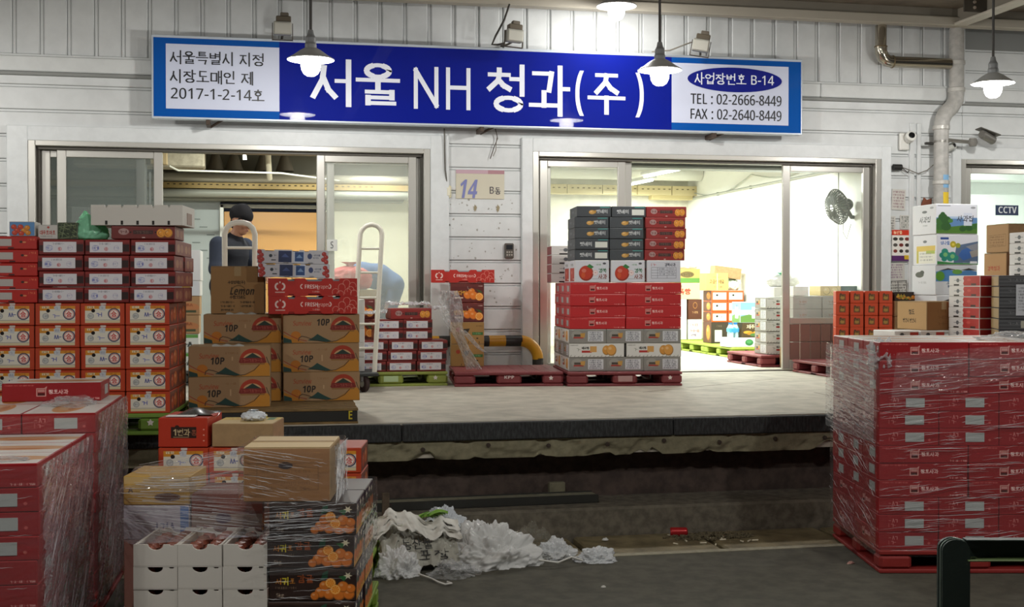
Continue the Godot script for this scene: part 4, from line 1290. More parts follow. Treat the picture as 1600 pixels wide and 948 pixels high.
func plastic_pallet(fr: Transform3D, w: float, d: float, col: Color, label: String, mark := "", h := 0.14) -> Node3D:  # origin: front left bottom corner
	var t := thing("plastic_pallet", label, "pallet", fr, "plastic pallets")
	var m := M(col, 0.55)
	var deck := MB.new()
	deck.box(Vector3(w / 2, h - 0.014, -d / 2), Vector3(w, 0.028, d), 0.006)
	for k in 9: deck.box(Vector3(w * (k + 0.5) / 9, h + 0.0005, -d / 2), Vector3(w / 9 - 0.03, 0.003, d - 0.05), 0.0015)
	part("deck", deck.mesh(m), t)
	var fx := [0.1, w / 2, w - 0.1]
	var fw := [0.2, 0.24, 0.2]
	for i in 3:
		for z in [-0.07, -d / 2, -d + 0.07]:
			part("foot_block", boxm(Vector3(fx[i], h / 2 - 0.002, z), Vector3(fw[i], h - 0.05, 0.14), m, 0.02), t)
	var base := MB.new()
	for z in [-0.07, -d / 2, -d + 0.07]: base.box(Vector3(w / 2, 0.013, z), Vector3(w, 0.026, 0.14), 0.006)
	for i in [0, 2]: base.box(Vector3(fx[i], 0.013, -d / 2), Vector3(fw[i], 0.024, d - 0.2), 0.005)
	part("bottom_frame", base.mesh(m), t)
	if mark == "KPP":
		part("lettering", letters("KPP", 0.034, 0.12, M(Color("d8c9c6"), 0.6), 0.1, 0.002, true), t, null, at(w / 2 - 0.05, 0.075, 0.0))
	elif mark: add_label(t, Vector3(w / 2, 0.075, 0.0015), 0.14, 0.055, M(Color("b9cf9f") if mark == "card" else Color("b58f8c"), 0.6), "front", "faded_label")
	if mark:
		var st := PackedVector2Array()
		for k in 10: st.append(Vector2(cos(PI / 2 + TAU * k / 10), sin(PI / 2 + TAU * k / 10)) * (0.024 if k % 2 == 0 else 0.013))
		part("star_mark", MB.new().prism(st, 0, 0.002).mesh(M(Color("ddd6d0"), 0.6)), t, null, at(w - 0.12, 0.082, 0.0))
	return t


# ---- printed faces
func pr(w: int, h: int, c: String) -> Cv:
	return Cv.new(self, w, h, Color(c))


func sticker(k: int) -> StandardMaterial3D:
	var c := pr(104, 34, "d9d7dc")
	c.scrawl(30, 4, 36, 5, Color("8d8f98"), k + 3)
	c.ell(52, 23, 6, 6, Color("c9878c")).ell(52, 23, 4, 4, Color("d9c5c8"))
	c.scrawl(48, 20, 9, 6, Color("b5484e"), k)
	for i in 3: c.arc(17 + 3 * i, 20, 9 - i, 0.3 * k, 5.5 + 0.2 * i, 1.0, Color("8f97c4"))
	c.scrawl(9, 17, 20, 6, Color(["5f66b0", "777dbb", "4a52a8"][k % 3]), k + 20, 1.4)
	c.arc(84, 20, 8, 0.5, 5.9, 1.0, Color("b9aec4")).scrawl(76, 16, 18, 6, Color("9fa2bd"), k + 31)
	return c.mat(0.5)


func stamp_face(k: int) -> StandardMaterial3D:
	var c := pr(136, 70, "b8401f")
	c.rect(13, 7, 110, 57, Color("dfdacb")).rect(13, 7, 110, 10, Color("d58f2a")).rect(13, 15, 24, 8, Color("cf8a26"))
	c.rect(20, 8, 22, 7, Color("e6dcc2")).scrawl(22, 9, 18, 5, Color("a0702a"), k).scrawl(72, 9, 40, 5, Color("b46a1c"), k + 2)
	c.rect(13, 54, 110, 1.2, Color("4d4438")).rect(13, 57, 110, 6, Color("d6c69a"))
	c.ell(31, 41, 10, 10, Color("9d9f9d")).ell(31, 41, 7.5, 7.5, Color("c4c5c0")).scrawl(25, 38, 13, 6, Color("77797a"), k + 5)
	c.poly([Vector2(56, 10), Vector2(66, 4), Vector2(78, 6), Vector2(76, 24), Vector2(60, 22)], Color("c7c9cc"))
	c.scrawl(58, 10, 16, 8, Color("8d93a6"), k + 8)
	c.scrawl(50 + 4 * (k % 3), 30 + 4 * (k % 2), 26, 12, Color(["3f49a8", "6a70b8", "303a8c"][k % 3]), k + 11, 2.0)
	for j in 12:
		var a := TAU * j / 12
		c.arc(104, 34, 17.5, a, a + 0.42, 3.0, Color("23274d"))
	c.ell(104, 34, 14.5, 14.5, Color("eee6dc"))
	c.arc(104, 34, 14, 0, TAU, 1.4, Color("c4322c"))
	c.text("승", 94.5, 24.5, 19, Color("c4322c"), 0.13)
	return c.mat(0.45)


func persimmon_face(bg: String, w := 160, h := 42) -> StandardMaterial3D:
	var c := pr(w, h, bg)
	c.rect(0, 0, w, h * 0.14, Color(bg).lightened(0.08))
	c.ell(w * 0.19, h * 0.45, w * 0.085, h * 0.26, Color("a98a86")).scrawl(w * 0.13, h * 0.36, w * 0.12, h * 0.2, Color("5b2a28"), 4, 1.5)
	c.rect(w * 0.34, h * 0.34, w * 0.32, h * 0.3, Color("3c2220")).scrawl(w * 0.36, h * 0.4, w * 0.28, h * 0.18, Color("7a5a4a"), 9)
	c.ell(w * 0.30, h * 0.5, 2.2, 2.4, Color("160c0a")).ell(w * 0.7, h * 0.5, 2.2, 2.4, Color("160c0a"))
	for q in [[0.79, 0.56, 0.075], [0.9, 0.55, 0.075]]:
		c.fruit(w * q[0], h * q[1], w * q[2], Color("e59a35"), h * 0.36)
		c.arc(w * q[0], h * q[1], w * q[2] * 0.62, 1.5, 4.9, 2.0, Color("b56a1c"))
		c.ell(w * q[0], h * (q[1] - 0.36), 3, 2.4, Color("6b5a2a"))
	c.rect(w * 0.48, h * 0.88, w * 0.05, h * 0.07, Color("d9c5c0"))
	return c.mat(0.45)


func long_red_face(bg := "ad1f22") -> StandardMaterial3D:
	var c := pr(200, 42, bg)
	c.scrawl(6, 3, 60, 2.5, Color("c96a64"), 3, 0.8).scrawl(160, 35, 38, 3.5, Color("e3b8b0"), 5, 0.9)
	c.line([Vector2(70, 12), Vector2(86, 12), Vector2(90, 8), Vector2(88, 15), Vector2(88, 30), Vector2(70, 30), Vector2(70, 12)], 1.8, Color("d8a9a0"))
	c.rect(72, 14, 14, 7, Color("c98b84")).rect(72, 23, 14, 6, Color("4d1512"))
	c.text("황토사과", 94, 15, 10, Color("f0d6d0"), 0.15)
	return c.mat(0.4)


func end_red_face(bg := "ad1f22") -> StandardMaterial3D:
	var c := pr(132, 42, bg)
	c.scrawl(22, 9, 20, 9, Color("d2918c"), 6, 1.4).scrawl(22, 21, 20, 9, Color("c98580"), 8, 1.4)
	c.ell(112, 28, 3, 3, Color("c05a55"))
	return c.mat(0.4)


func tangerine_face() -> StandardMaterial3D:
	var c := pr(176, 68, "332420")
	c.rect(0, 0, 176, 5, Color("46342e"))
	c.text("서", 12, 20, 12, Color("d98a2c"), 0.14)
	c.text("귀", 25, 18, 15, Color("e3d23a"), 0.17)
	c.text("포", 41, 20, 11, Color("d98a2c"), 0.14)
	c.text("감귤", 56, 12, 17, Color("a5532a"), 0.13)
	c.scrawl(12, 38, 44, 4, Color("8f7a62"), 3, 0.9).text("5kg", 13, 52, 8, Color("b9a894"), 0.1, 0.9, false)
	c.poly([Vector2(108, 8), Vector2(120, 2), Vector2(118, 20), Vector2(104, 24)], Color("27553f"))
	c.poly([Vector2(140, 16), Vector2(162, 12), Vector2(152, 26)], Color("2f6b3c"))
	for q in [[104, 50, 12], [122, 54, 12], [142, 55, 13], [162, 54, 12], [112, 36, 11], [150, 38, 12], [166, 42, 10], [92, 58, 9]]: c.fruit(q[0], q[1], q[2], Color("d9782a"))
	c.slice(124, 30, 11)
	c.slice(134, 44, 11)
	var st := []
	for k in 12: st.append(Vector2(160 + cos(TAU * k / 12) * (10 if k % 2 == 0 else 4), 14 + sin(TAU * k / 12) * (9 if k % 2 == 0 else 4)))
	c.poly(st, Color("e9dfc0"))
	return c.mat(0.35)


func tangerine_side() -> StandardMaterial3D:
	var c := pr(120, 68, "32203a")
	c.rect(0, 40, 120, 28, Color("e0a53a"))
	for q in [[18, 44, 15], [50, 46, 16], [82, 44, 15], [108, 46, 14]]: c.fruit(q[0], q[1], q[2], Color("d9701f"))
	for q in [[20, 14], [60, 10], [96, 16]]:
		var st := []
		for k in 12: st.append(Vector2(q[0] + cos(TAU * k / 12) * (13 if k % 2 == 0 else 5), q[1] + sin(TAU * k / 12) * (11 if k % 2 == 0 else 5)))
		c.poly(st, Color("e9e2c8"))
		c.poly([Vector2(q[0] - 14, q[1] + 14), Vector2(q[0] + 4, q[1] + 8), Vector2(q[0] + 12, q[1] + 18), Vector2(q[0] - 4, q[1] + 20)], Color("2d5c33"))
	for k in 10: c.rect(k * 12 + 2, 60, 7, 4, Color("c98a24"))
	return c.mat(0.35)


func top_hand(dx: float, dy: float, k: int) -> StandardMaterial3D:  # sweet-pumpkin style carton front, with a hand stamp placed as given
	var c := pr(232, 90, "a3825e")
	c.poly([Vector2(0, 62), Vector2(24, 72), Vector2(52, 84), Vector2(70, 90), Vector2(0, 90)], Color("b97a2a"))
	c.poly([Vector2(120, 88), Vector2(160, 84), Vector2(190, 66), Vector2(206, 46), Vector2(232, 52), Vector2(232, 90), Vector2(120, 90)], Color("c1832c"))
	c.ell(38, 66, 15, 13, Color("bd7428"))
	c.line([Vector2(0, 54), Vector2(20, 66), Vector2(44, 78), Vector2(70, 84)], 2.2, Color("9b3a24"))
	c.poly([Vector2(0, 72), Vector2(24, 80), Vector2(26, 90), Vector2(0, 90)], Color("26433d"))
	c.poly([Vector2(74, 82), Vector2(92, 72), Vector2(104, 62), Vector2(112, 67), Vector2(124, 74), Vector2(140, 82), Vector2(152, 88), Vector2(120, 86)], Color("25453f"))
	c.line([Vector2(46, 84), Vector2(48, 74), Vector2(56, 69), Vector2(70, 72), Vector2(96, 82), Vector2(130, 88), Vector2(160, 85), Vector2(186, 72), Vector2(206, 50), Vector2(214, 38)], 2.0, Color("3b2a1e"))
	c.line([Vector2(222, 32), Vector2(226, 44), Vector2(232, 58)], 1.8, Color("3b2a1e"))
	c.text("Sunview", 30, 20, 15, Color("a8472a"), 0.1, 0.72, false, 0.12)
	c.scrawl(104, 16, 36, 6, Color("97714a"), k)
	# sun badge: red half ring, mountain, banner
	var ring := []
	for i in 17: ring.append(Vector2(182 - cos(PI * i / 16) * 38, 44 - sin(PI * i / 16) * 38))
	c.poly(ring, Color("a83a22"))
	var inner := []
	for i in 17: inner.append(Vector2(182 - cos(PI * i / 16) * 29, 44 - sin(PI * i / 16) * 25))
	c.poly(inner, Color("c9a578"))
	c.poly([Vector2(156, 36), Vector2(170, 27), Vector2(182, 19), Vector2(196, 28), Vector2(210, 36)], Color("2c3b33"))
	c.poly([Vector2(142, 46), Vector2(148, 34), Vector2(216, 34), Vector2(222, 46), Vector2(218, 50), Vector2(146, 50)], Color("7e2a22"))
	c.scrawl(150, 37, 64, 9, Color("a8564a"), 8, 1.4)
	c.rect(147, 51, 70, 3.5, Color("8d6434"))
	c.text("10P", 62 + dx, 32 + dy, 21, Color("2a241f"), 0.14, 0.82, true, 0.08)
	c.rect(122 + dx * 0.5, 30 + dy, 4, 12 + 4 * (k % 3), Color("c2a27c"))
	return c.mat(0.75)


func grape_face() -> StandardMaterial3D:
	var c := pr(260, 52, "bb2418")
	for q in [[196, 40], [214, 26], [232, 40], [246, 22], [228, 14], [250, 44], [210, 46], [240, 34]]: c.arc(q[0], q[1], 10, 2.6, 6.6, 1.3, Color("e6a99c"))
	c.arc(30, 24, 9, 2.0, 4.3, 5.0, Color("f1dad4")).arc(38, 24, 9, -1.1, 1.2, 5.0, Color("f1dad4")).ell(34, 12, 2.2, 3.2, Color("f1dad4"))
	c.rect(20, 39, 28, 3, Color("e9c5bd"))
	c.text("FRESH", 106, 19, 11, Color("f6e6e2"), 0.1, 0.85)
	c.text("grapes", 142, 19, 11, Color("f1cfc8"), 0.1, 0.75, false)
	c.arc(100, 24, 6, 1.9, 4.4, 3.0, Color("f1dad4")).arc(176, 24, 6, -1.2, 1.2, 3.0, Color("f1dad4"))
	c.scrawl(128, 37, 24, 4, Color("e0a49a"), 4)
	return c.mat(0.4)


func blue_tray_face() -> StandardMaterial3D:
	var c := pr(220, 44, "cfced4")
	c.rect(66, 4, 40, 36, Color("26335e")).rect(112, 4, 34, 36, Color("cfd6e6")).rect(116, 7, 27, 30, Color("2f4f86"))
	c.poly([Vector2(74, 24), Vector2(86, 12), Vector2(98, 24)], Color("4a5c92")).poly([Vector2(120, 26), Vector2(130, 14), Vector2(140, 26)], Color("7fa0cc"))
	for q in [[8, 8], [14, 18], [6, 26], [16, 32], [10, 38], [206, 12], [212, 22], [204, 30], [213, 37]]: c.fruit(q[0], q[1], 7, Color("b8342c"))
	c.ell(42, 20, 5, 5, Color("333a44")).scrawl(52, 16, 10, 5, Color("596070"), 4).rect(44, 32, 14, 3, Color("2b2b33"))
	c.ell(162, 20, 7, 9, Color("3d4a78")).scrawl(172, 14, 24, 5, Color("6a6f85"), 6).scrawl(172, 23, 18, 4, Color("8a8fa0"), 7)
	return c.mat(0.4)


var T := {}  # carton templates by kind


func make_templates() -> void:
	var white := M(Color("dcdad6"), 0.55)
	var kraft := noise_mat(Color("98794f"), Color("a88a62"), 0.03, 1.5, 0.85, 0.5, 4)
	T.kraft = kraft
	# dark red carton, white sticker
	var dr := M(Color("6f1f1d"), 0.45)
	var drf := pr(110, 40, "74201e")
	drf.rect(0, 0, 110, 7, Color("8a2c28")).rect(0, 15, 110, 16, Color("3a1a18")).rect(86, 12, 24, 20, Color("2e1816"))
	var drs := pr(90, 34, "8a4a3c")
	drs.rect(0, 0, 90, 34, Color("7a352c")).ell(30, 18, 14, 10, Color("9d6a4c")).ell(64, 18, 14, 10, Color("945c44"))
	var fm := drf.mat(0.4)
	var sm := drs.mat(0.5)
	for k in 3:
		T["dr%d" % k] = carton(0.282, 0.0995, 0.4, dr, fm, sm)
		add_label(T["dr%d" % k], Vector3(-0.008, 0.05, 0.2005), 0.205, 0.067, sticker(k), "front", "sticker")
	# orange carton with the round stamp
	var so := M(Color("b03c1e"), 0.45)
	var sos := pr(90, 50, "6b3326")
	sos.fruit(30, 30, 17, Color("a8431f")).fruit(62, 26, 18, Color("b55a26")).rect(0, 0, 90, 9, Color("7c4a3a"))
	var som := sos.mat(0.5)
	for k in 3:
		T["so%d" % k] = carton(0.277, 0.1405, 0.37, so, stamp_face(k), som)
		add_hole(T["so%d" % k], -0.058, 0.093, 0.185, 0.012, 0.012)
		part("tape_tab", boxm(Vector3(0.005, 0.136, 0.186), Vector3(0.035, 0.012, 0.002), M(Color("d9c9c0"), 0.15)), T["so%d" % k])
	# bright red flat carton, grey label
	var r5f := pr(130, 40, "b52218")
	r5f.ell(84, 17, 5, 4, Color("3f1d14")).ell(94, 18, 6, 2.4, Color("d98f5c")).scrawl(106, 6, 22, 6, Color("e08a5a"), 3).rect(44, 35, 18, 5, Color("3a0f0c"))
	T.r5 = carton(0.268, 0.083, 0.4, M(Color("b02018"), 0.45), r5f.mat(0.45))
	add_label(T.r5, Vector3(-0.07, 0.043, 0.2005), 0.1, 0.045, M(Color("b9b2ad"), 0.5))
	# persimmon cartons
	T.ps = carton(0.4, 0.0875, 0.4, M(Color("6f2420"), 0.45), persimmon_face("6e2622"), sm)
	T.pr = carton(0.398, 0.1035, 0.4, M(Color("8a1f1c"), 0.4), persimmon_face("8e2320"))
	# long red apple cartons
	for q in [["rl", "c02226"], ["rd", "951a1f"]]:
		T[q[0]] = carton(0.543, 0.111 if q[0] == "rl" else 0.1055, 0.366, M(Color(q[1]), 0.4), long_red_face(q[1]), end_red_face(q[1]))
		for s in ["left", "right"]:
			add_label(T[q[0]], Vector3(-0.2725 if s == "left" else 0.2725, 0.053, 0.035 * (1.0 if s == "left" else -1.0)), 0.115, 0.056, M(Color("aeb2b0"), 0.45), s)
	# pear cartons
	var pf := pr(200, 50, "e3e2de")
	pf.fruit(136, 25, 15, Color("d9963c"), 18).fruit(154, 25, 18, Color("e0a04a"), 21)
	pf.text("배사랑", 46, 12, 9, Color("3a3a32"), 0.16).rect(46, 26, 36, 8, Color("b5302a")).rect(76, 10, 24, 22, Color("d9a45c"))
	pf.scrawl(4, 5, 30, 2.5, Color("9a9a94"), 3).scrawl(28, 16, 14, 12, Color("5d6a54"), 5)
	for k in 14: pf.line([Vector2(4 + k * 14, 50), Vector2(8 + k * 14, 43 + (k * 7) % 5)], 1.2, Color("5a5f50"))
	var pe := pr(134, 50, "8f8d88")
	pe.ell(28, 20, 20, 16, Color("a19f98")).rect(18, 18, 26, 8, Color("4a4238")).rect(16, 27, 36, 6, Color("a8352c")).poly([Vector2(40, 14), Vector2(58, 12), Vector2(56, 30), Vector2(42, 28)], Color("c99a4c"))
	pe.rect(68, 6, 56, 38, Color("dcdde2"))
	for k in 5: pe.scrawl(72, 9 + k * 7, 46, 4, Color("70737c"), k + 3)
	pe.line([Vector2(86, 8), Vector2(86, 42)], 1, Color("9a9ca6")).line([Vector2(106, 8), Vector2(106, 42)], 1, Color("9a9ca6"))
	T.pg = carton(0.543, 0.1345, 0.366, M(Color("98968f"), 0.5), pf.mat(0.45), pe.mat(0.45))
	# charcoal flat cartons
	var bk := M(Color("3a3e42"), 0.5)
	var bs := pr(120, 40, "454a4e")
	bs.ell(104, 26, 2, 3, Color("8d9296")).scrawl(40, 14, 26, 9, Color("8d9498"), 4, 1.6)
	var bsm := bs.mat(0.5)
	for k in 2:
		var b := pr(130, 42, "41464b")
		b.rect(88, 2, 38, 3.5, Color("3f9a94"))
		if k == 0:
			b.fruit(58, 24, 13, Color("d0a052"), 9)
			b.poly([Vector2(62, 20), Vector2(74, 14), Vector2(72, 30)], Color("b98a3c"))
			b.text("햇배의", 74, 13, 15, Color("c9ccce"), 0.13)
		else:
			b.text("햇배의", 18, 13, 16, Color("d9dcde"), 0.13)
		T["bk%d" % k] = carton(0.333, 0.1035, 0.48, bk, b.mat(0.45), bsm)
		if k == 1: add_label(T.bk1, Vector3(0.09, 0.045, 0.2405), 0.12, 0.055, M(Color("dfe2da"), 0.5), "front", "paper_label")
	# apple cartons
	var af := pr(140, 88, "dadce4")
	af.fruit(46, 52, 30, Color("c2381e"), 31).ell(34, 60, 8, 12, Color("cf5426")).poly([Vector2(48, 24), Vector2(60, 14), Vector2(78, 26), Vector2(66, 34)], Color("2f7a3c"))
	af.ell(84, 50, 11, 11, Color("e3b9b4")).ell(84, 50, 9, 9, Color("f0e3e2")).scrawl(78, 47, 12, 6, Color("b5484e"), 3)
	af.text("경북", 98, 32, 17, Color("2f6b44"), 0.13).text("사과", 97, 56, 18, Color("7c2f24"), 0.13)
	af.ell(122, 12, 7, 4, Color("4d4f55")).scrawl(86, 14, 22, 5, Color("6d9a78"), 6).rect(70, 74, 60, 2, Color("a9abb2"))
	var at_ := pr(140, 88, "d6d8e2")
	at_.scrawl(18, 12, 24, 10, Color("b5484e"), 3, 1.5).text("경북사과", 74, 10, 13, Color("4a4c58"), 0.14, 0.8)
	for k in 5: at_.line([Vector2(18, 28 + k * 11), Vector2(122, 28 + k * 11)], 1.4, Color("5d606c"))
	for x in [18, 44, 84, 122]: at_.line([Vector2(x, 28), Vector2(x, 72)], 1.4, Color("5d606c"))
	for k in 3: at_.scrawl(50, 31 + k * 11, 28, 5, Color("7d808c"), k).scrawl(88, 31 + k * 11, 30, 5, Color("7d808c"), k + 9)
	var asd := pr(100, 88, "d9dae2")
	asd.rect(10, 30, 80, 54, Color("b93a2a")).fruit(50, 58, 26, Color("c8452c")).rect(60, 74, 28, 4, Color("e9c9c4")).scrawl(20, 12, 50, 10, Color("55604f"), 4, 1.6)
	var asm := asd.mat(0.5)
	T.ap = carton(0.334, 0.214, 0.36, white, af.mat(0.5), asm)
	T.at = carton(0.334, 0.214, 0.36, white, at_.mat(0.5), asm)
	for n in ["ap", "at"]: part("packing_tape", boxm(Vector3(0, 0.2146, 0), Vector3(0.05, 0.0012, 0.35), tape_mat()), T[n])
	# kraft grape cartons with the hand stamp
	for k in 6:
		if k > 3: T["tp%d" % k] = T["tp%d" % (k - 4)]
		else:
			T["tp%d" % k] = carton(0.563, 0.2145, 0.4, kraft, top_hand([0, 40, -10, -4][k], [0, -18, 6, 10][k], k), kraft, kraft)
			if k == 0: part("liner_edge", MB.new().sheet(18, 2, func(u: float, v: float) -> Vector3: return Vector3(lerpf(-0.12, 0.1, u), 0.2145 + (0.012 + 0.006 * sin(u * 17.0)) * sin(PI * v), lerpf(0.196, 0.152, v))).mesh(M(Color("c9cbc6"), 0.3)), T["tp%d" % k])
	# red tray with cut hand holes
	var gf := grape_face()
	T.gr = tray(0.65, 0.131, 0.42, M(Color("b3241a"), 0.5), gf, [[-0.16, 0.03, 0.02, false], [0.01, 0.07, 0.022, false], [0.17, 0.03, 0.02, false]], [[-0.16, 0.025, 0.014], [0.01, 0.06, 0.016], [0.17, 0.025, 0.014]])
	part("fruit_liner", boxm(Vector3(0, 0.067, 0), Vector3(0.63, 0.112, 0.39), M(Color("8d9296"), 0.4), 0.01), T.gr)
	T.bt = tray(0.52, 0.1, 0.36, M(Color("bdbcc2"), 0.5), blue_tray_face(), [[-0.17, 0.04, 0.012, false], [0.02, 0.03, 0.012, false], [0.1, 0.02, 0.012, false]], [[-0.05, 0.02, 0.01], [0.13, 0.02, 0.01]])
	part("fruit_liner", boxm(Vector3(0, 0.052, 0), Vector3(0.5, 0.082, 0.34), M(Color("3c3a44"), 0.5), 0.01), T.bt)
	# orange photo cartons and kraft cartons with a green label
	var of := pr(130, 76, "5f1c18")
	of.rect(0, 0, 130, 14, Color("6b2620"))
	of.text("만다린", 12, 30, 17, Color("d9a52c"), 0.15).rect(14, 56, 34, 5, Color("d9c5b0"))
	for q in [[66, 48, 16], [82, 34, 14], [90, 50, 17]]: of.fruit(q[0], q[1], q[2], Color("e57a1c"))
	of.slice(112, 54, 16).poly([Vector2(98, 24), Vector2(118, 30), Vector2(126, 40), Vector2(110, 36)], Color("3c5a2a"))
	of.arc(74, 16, 8, 0.5, 3.5, 2.0, Color("8d8a86")).scrawl(108, 10, 18, 3, Color("c9b0a8"), 3)
	var os := pr(90, 76, "8a4a3a")
	os.fruit(44, 40, 28, Color("b5693c"), 32).rect(0, 0, 90, 10, Color("6b2a22"))
	T.om = carton(0.342, 0.2, 0.36, M(Color("65201b"), 0.45), of.mat(0.45), os.mat(0.5))
	var kg := pr(130, 84, "a17c45")
	kg.ell(28, 28, 8, 8, Color("a8432c")).poly([Vector2(48, 26), Vector2(74, 24), Vector2(66, 42), Vector2(56, 42)], Color("2e2215")).rect(84, 38, 42, 11, Color("3a6b34")).scrawl(88, 40, 34, 6, Color("7fa878"), 4)
	for k in 6: kg.rect(40 + k * 14, 74, 3, 8, Color("5a4528"))
	kg.scrawl(100, 12, 26, 4, Color("7a5c34"), 7).ell(104, 62, 4, 2.4, Color("2e2215"))
	T.kg = carton(0.342, 0.226, 0.36, kraft, kg.mat(0.75), kraft)
	# small orange cartons with a dark crest
	var oc := pr(66, 62, "c4451f")
	oc.rect(17, 15, 32, 33, Color("3a241a")).rect(19, 17, 28, 29, Color("7a5428")).ell(33, 34, 11, 9, Color("a5823c")).scrawl(22, 20, 22, 8, Color("2a1a12"), 3, 2.0).ell(24, 14, 4, 4, Color("3a241a"))
	T.oc = carton(0.136, 0.1275, 0.3, M(Color("c4451f"), 0.45), oc.mat(0.45))
	# pale trays with slots, red print on the long side
	var wt := pr(150, 44, "dcd9d6")
	wt.rect(74, 0, 76, 44, Color("b51e1c"))
	wt.ell(44, 20, 7, 9, Color("5d6064")).line([Vector2(26, 20), Vector2(60, 20)], 1.6, Color("6d7074")).rect(24, 37, 26, 7, Color("191512")).rect(108, 34, 24, 8, Color("2a0d0c"))
	wt.poly([Vector2(74, 0), Vector2(70, 12), Vector2(74, 22), Vector2(70, 34), Vector2(74, 44)], Color("b51e1c")).ell(98, 18, 9, 6, Color("c9423a"))
	var wf := pr(80, 44, "8a1418")
	wf.ell(30, 16, 5, 2.4, Color("b8645f")).rect(0, 41, 80, 3, Color("6b0f12"))
	T.wt = carton(0.36, 0.094, 0.5, M(Color("dcd9d6"), 0.5), wf.mat(0.45), wt.mat(0.45), M(Color("e3e1de"), 0.5))


func plain_kraft(w: float, h: float, d: float, front: Cv = null, side: Cv = null) -> Node3D:
	var t := carton(w, h, d, T.kraft, front.mat(0.8) if front else null, side.mat(0.8) if side else null, null, 0.005)
	add_flaps(t, w, h, d, T.kraft)
	return t


func goods_on_dock() -> void:
	make_templates()
	# ================= tall stack at the left
	var A := at(-0.55, 0.93, -8.38, -5)
	plastic_pallet(A * at(-1.1, -0.14, 0.02), 1.1, 0.95, Color("6a8a35"), "green plastic pallet under tall stack of orange cartons at left dock edge", "star")
	for r in 5:
		for c in 4:
			put(T["so%d" % ((r * 2 + c) % 3)], A, -0.14 - 0.2825 * c, 0.1433 * r, -0.185, 0, "fruit_carton", "orange carton with round red stamp, %s row from top, %s column, left dock stack" % [ordinal(4 - r), ordinal(3 - c)], "orange stamped cartons of the left dock stack")
		put(T.so1, A, -0.14, 0.1433 * r, -0.185 - 0.375, 0, "fruit_carton", "orange carton behind right column of left dock stack, %s row from top" % ordinal(4 - r), "orange stamped cartons of the left dock stack")
	for r in 4:
		for c in 3:
			put(T["dr%d" % ((r + c * 2) % 3)], A, -0.11 - 0.287 * c + 0.008 * (r % 2), 0.7180 + 0.1026 * r, -0.2, 0, "fruit_carton", "dark red carton with white sticker, %s row from top, %s column, left dock stack" % [ordinal(3 - r), ordinal(2 - c)], "dark red stickered cartons of the left dock stack")
		put(T.dr0, A, -0.11 + 0.006 * (r % 3), 0.7180 + 0.1026 * r, -0.61, 0, "fruit_carton", "dark red carton behind right column of left dock stack, %s row from top" % ordinal(3 - r), "dark red stickered cartons of the left dock stack")
	for r in 5:
		put(T.r5, A, -0.962 + 0.004 * (r % 2), 0.7180 + 0.0856 * r, -0.2, 0, "fruit_carton", "bright red flat carton with grey label at left frame edge, %s from top" % ordinal(4 - r), "bright red flat cartons")
	var pbox := put(T.ps, A, -0.165, 1.1290, -0.2, 0, "fruit_carton", "dark red carton with printed persimmons under the long white foam tray")
	pbox.position.y += 0.0
	# long white foam tray
	var nt := []
	for k in 5: nt.append([-0.193 + 0.099 * k, 0.01, 0.02, true])
	var foam := M(Color("cfcbc3"), 0.6)
	var ft := tray(0.58, 0.131, 0.42, foam, null, nt, [], 0.02)
	part("lid", boxm(Vector3(0, 0.118, 0), Vector3(0.54, 0.015, 0.37), foam, 0.004), ft)
	for k in 5: part("drain_slot", boxm(Vector3(-0.193 + 0.099 * k, 0.016, 0.2105), Vector3(0.015, 0.026, 0.003), M(Color("2d2a27"), 0.8), 0.001), ft)
	add_label(ft, Vector3(0.2915, 0.05, -0.02), 0.16, 0.075, M(Color("9b8478"), 0.6), "right", "paper_label")
	put(ft, A, -0.19, 1.2175, -0.19, -3, "foam_tray", "long white foam tray lying on top of left dock stack", "", "tray")
	# green plastic bag
	var bag := thing("plastic_bag", "knotted translucent green plastic bag on dark red cartons of left stack", "bag", A * at(-0.53, 1.128, -0.16))
	var bn := FastNoiseLite.new()
	bn.seed = 11
	bn.frequency = 5.0
	var bm := MB.new()
	bm.sheet(40, 22, func(u: float, v: float) -> Vector3:
		var a := TAU * u
		var prof := [Vector2(0.02, 0.0), Vector2(0.11, 0.004), Vector2(0.125, 0.04), Vector2(0.115, 0.08), Vector2(0.08, 0.115), Vector2(0.04, 0.145), Vector2(0.016, 0.165), Vector2(0.0, 0.17)]
		var q := v * 6.99
		var i := int(q)
		var p: Vector2 = prof[i].lerp(prof[i + 1], q - i)
		var k := 1.0 + 0.16 * bn.get_noise_3d(cos(a), sin(a), v * 1.5)
		return Vector3(cos(a) * p.x * k - 0.02 * v, p.y, -sin(a) * p.x * 0.75 * k))
	var gm := M(Color("a6ecc6"), 0.22)
	gm.backlight_enabled = true
	gm.backlight = Color("8fd0ac")
	part("bag_body", bm.mesh(gm), bag)
	part("bag_ear", MB.new().sheet(6, 5, func(u: float, v: float) -> Vector3: return Vector3(-0.03 + (u - 0.5) * 0.07 * (1.2 - v), 0.14 + 0.05 * v, 0.02 * sin(u * 6.0) + 0.01)).mesh(gm), bag)
	# small printed packs at the far left
	var p1 := pr(60, 38, "5f8fc0")
	for q in [[10, 14], [18, 24], [26, 14], [34, 24], [42, 16], [12, 30], [28, 32], [44, 30]]: p1.fruit(q[0], q[1], 7, Color("c8452c") if q[0] < 30 else Color("d98a2c"))
	var p2 := pr(60, 38, "c9c6c0")
	p2.text("대우토마토", 4, 15, 11, Color("a8433c"), 0.14, 0.85).ell(32, 6, 4, 3, Color("b5483c")).scrawl(6, 30, 40, 3, Color("9a9690"), 3)
	var p3 := pr(60, 54, "38442f")
	for k in 40: p3.line([Vector2((k * 17) % 60, (k * 11) % 54), Vector2((k * 17 + 9) % 60, (k * 11 + 7) % 54)], 2.5, [Color("5d6a48"), Color("26301f"), Color("7a8462")][k % 3])
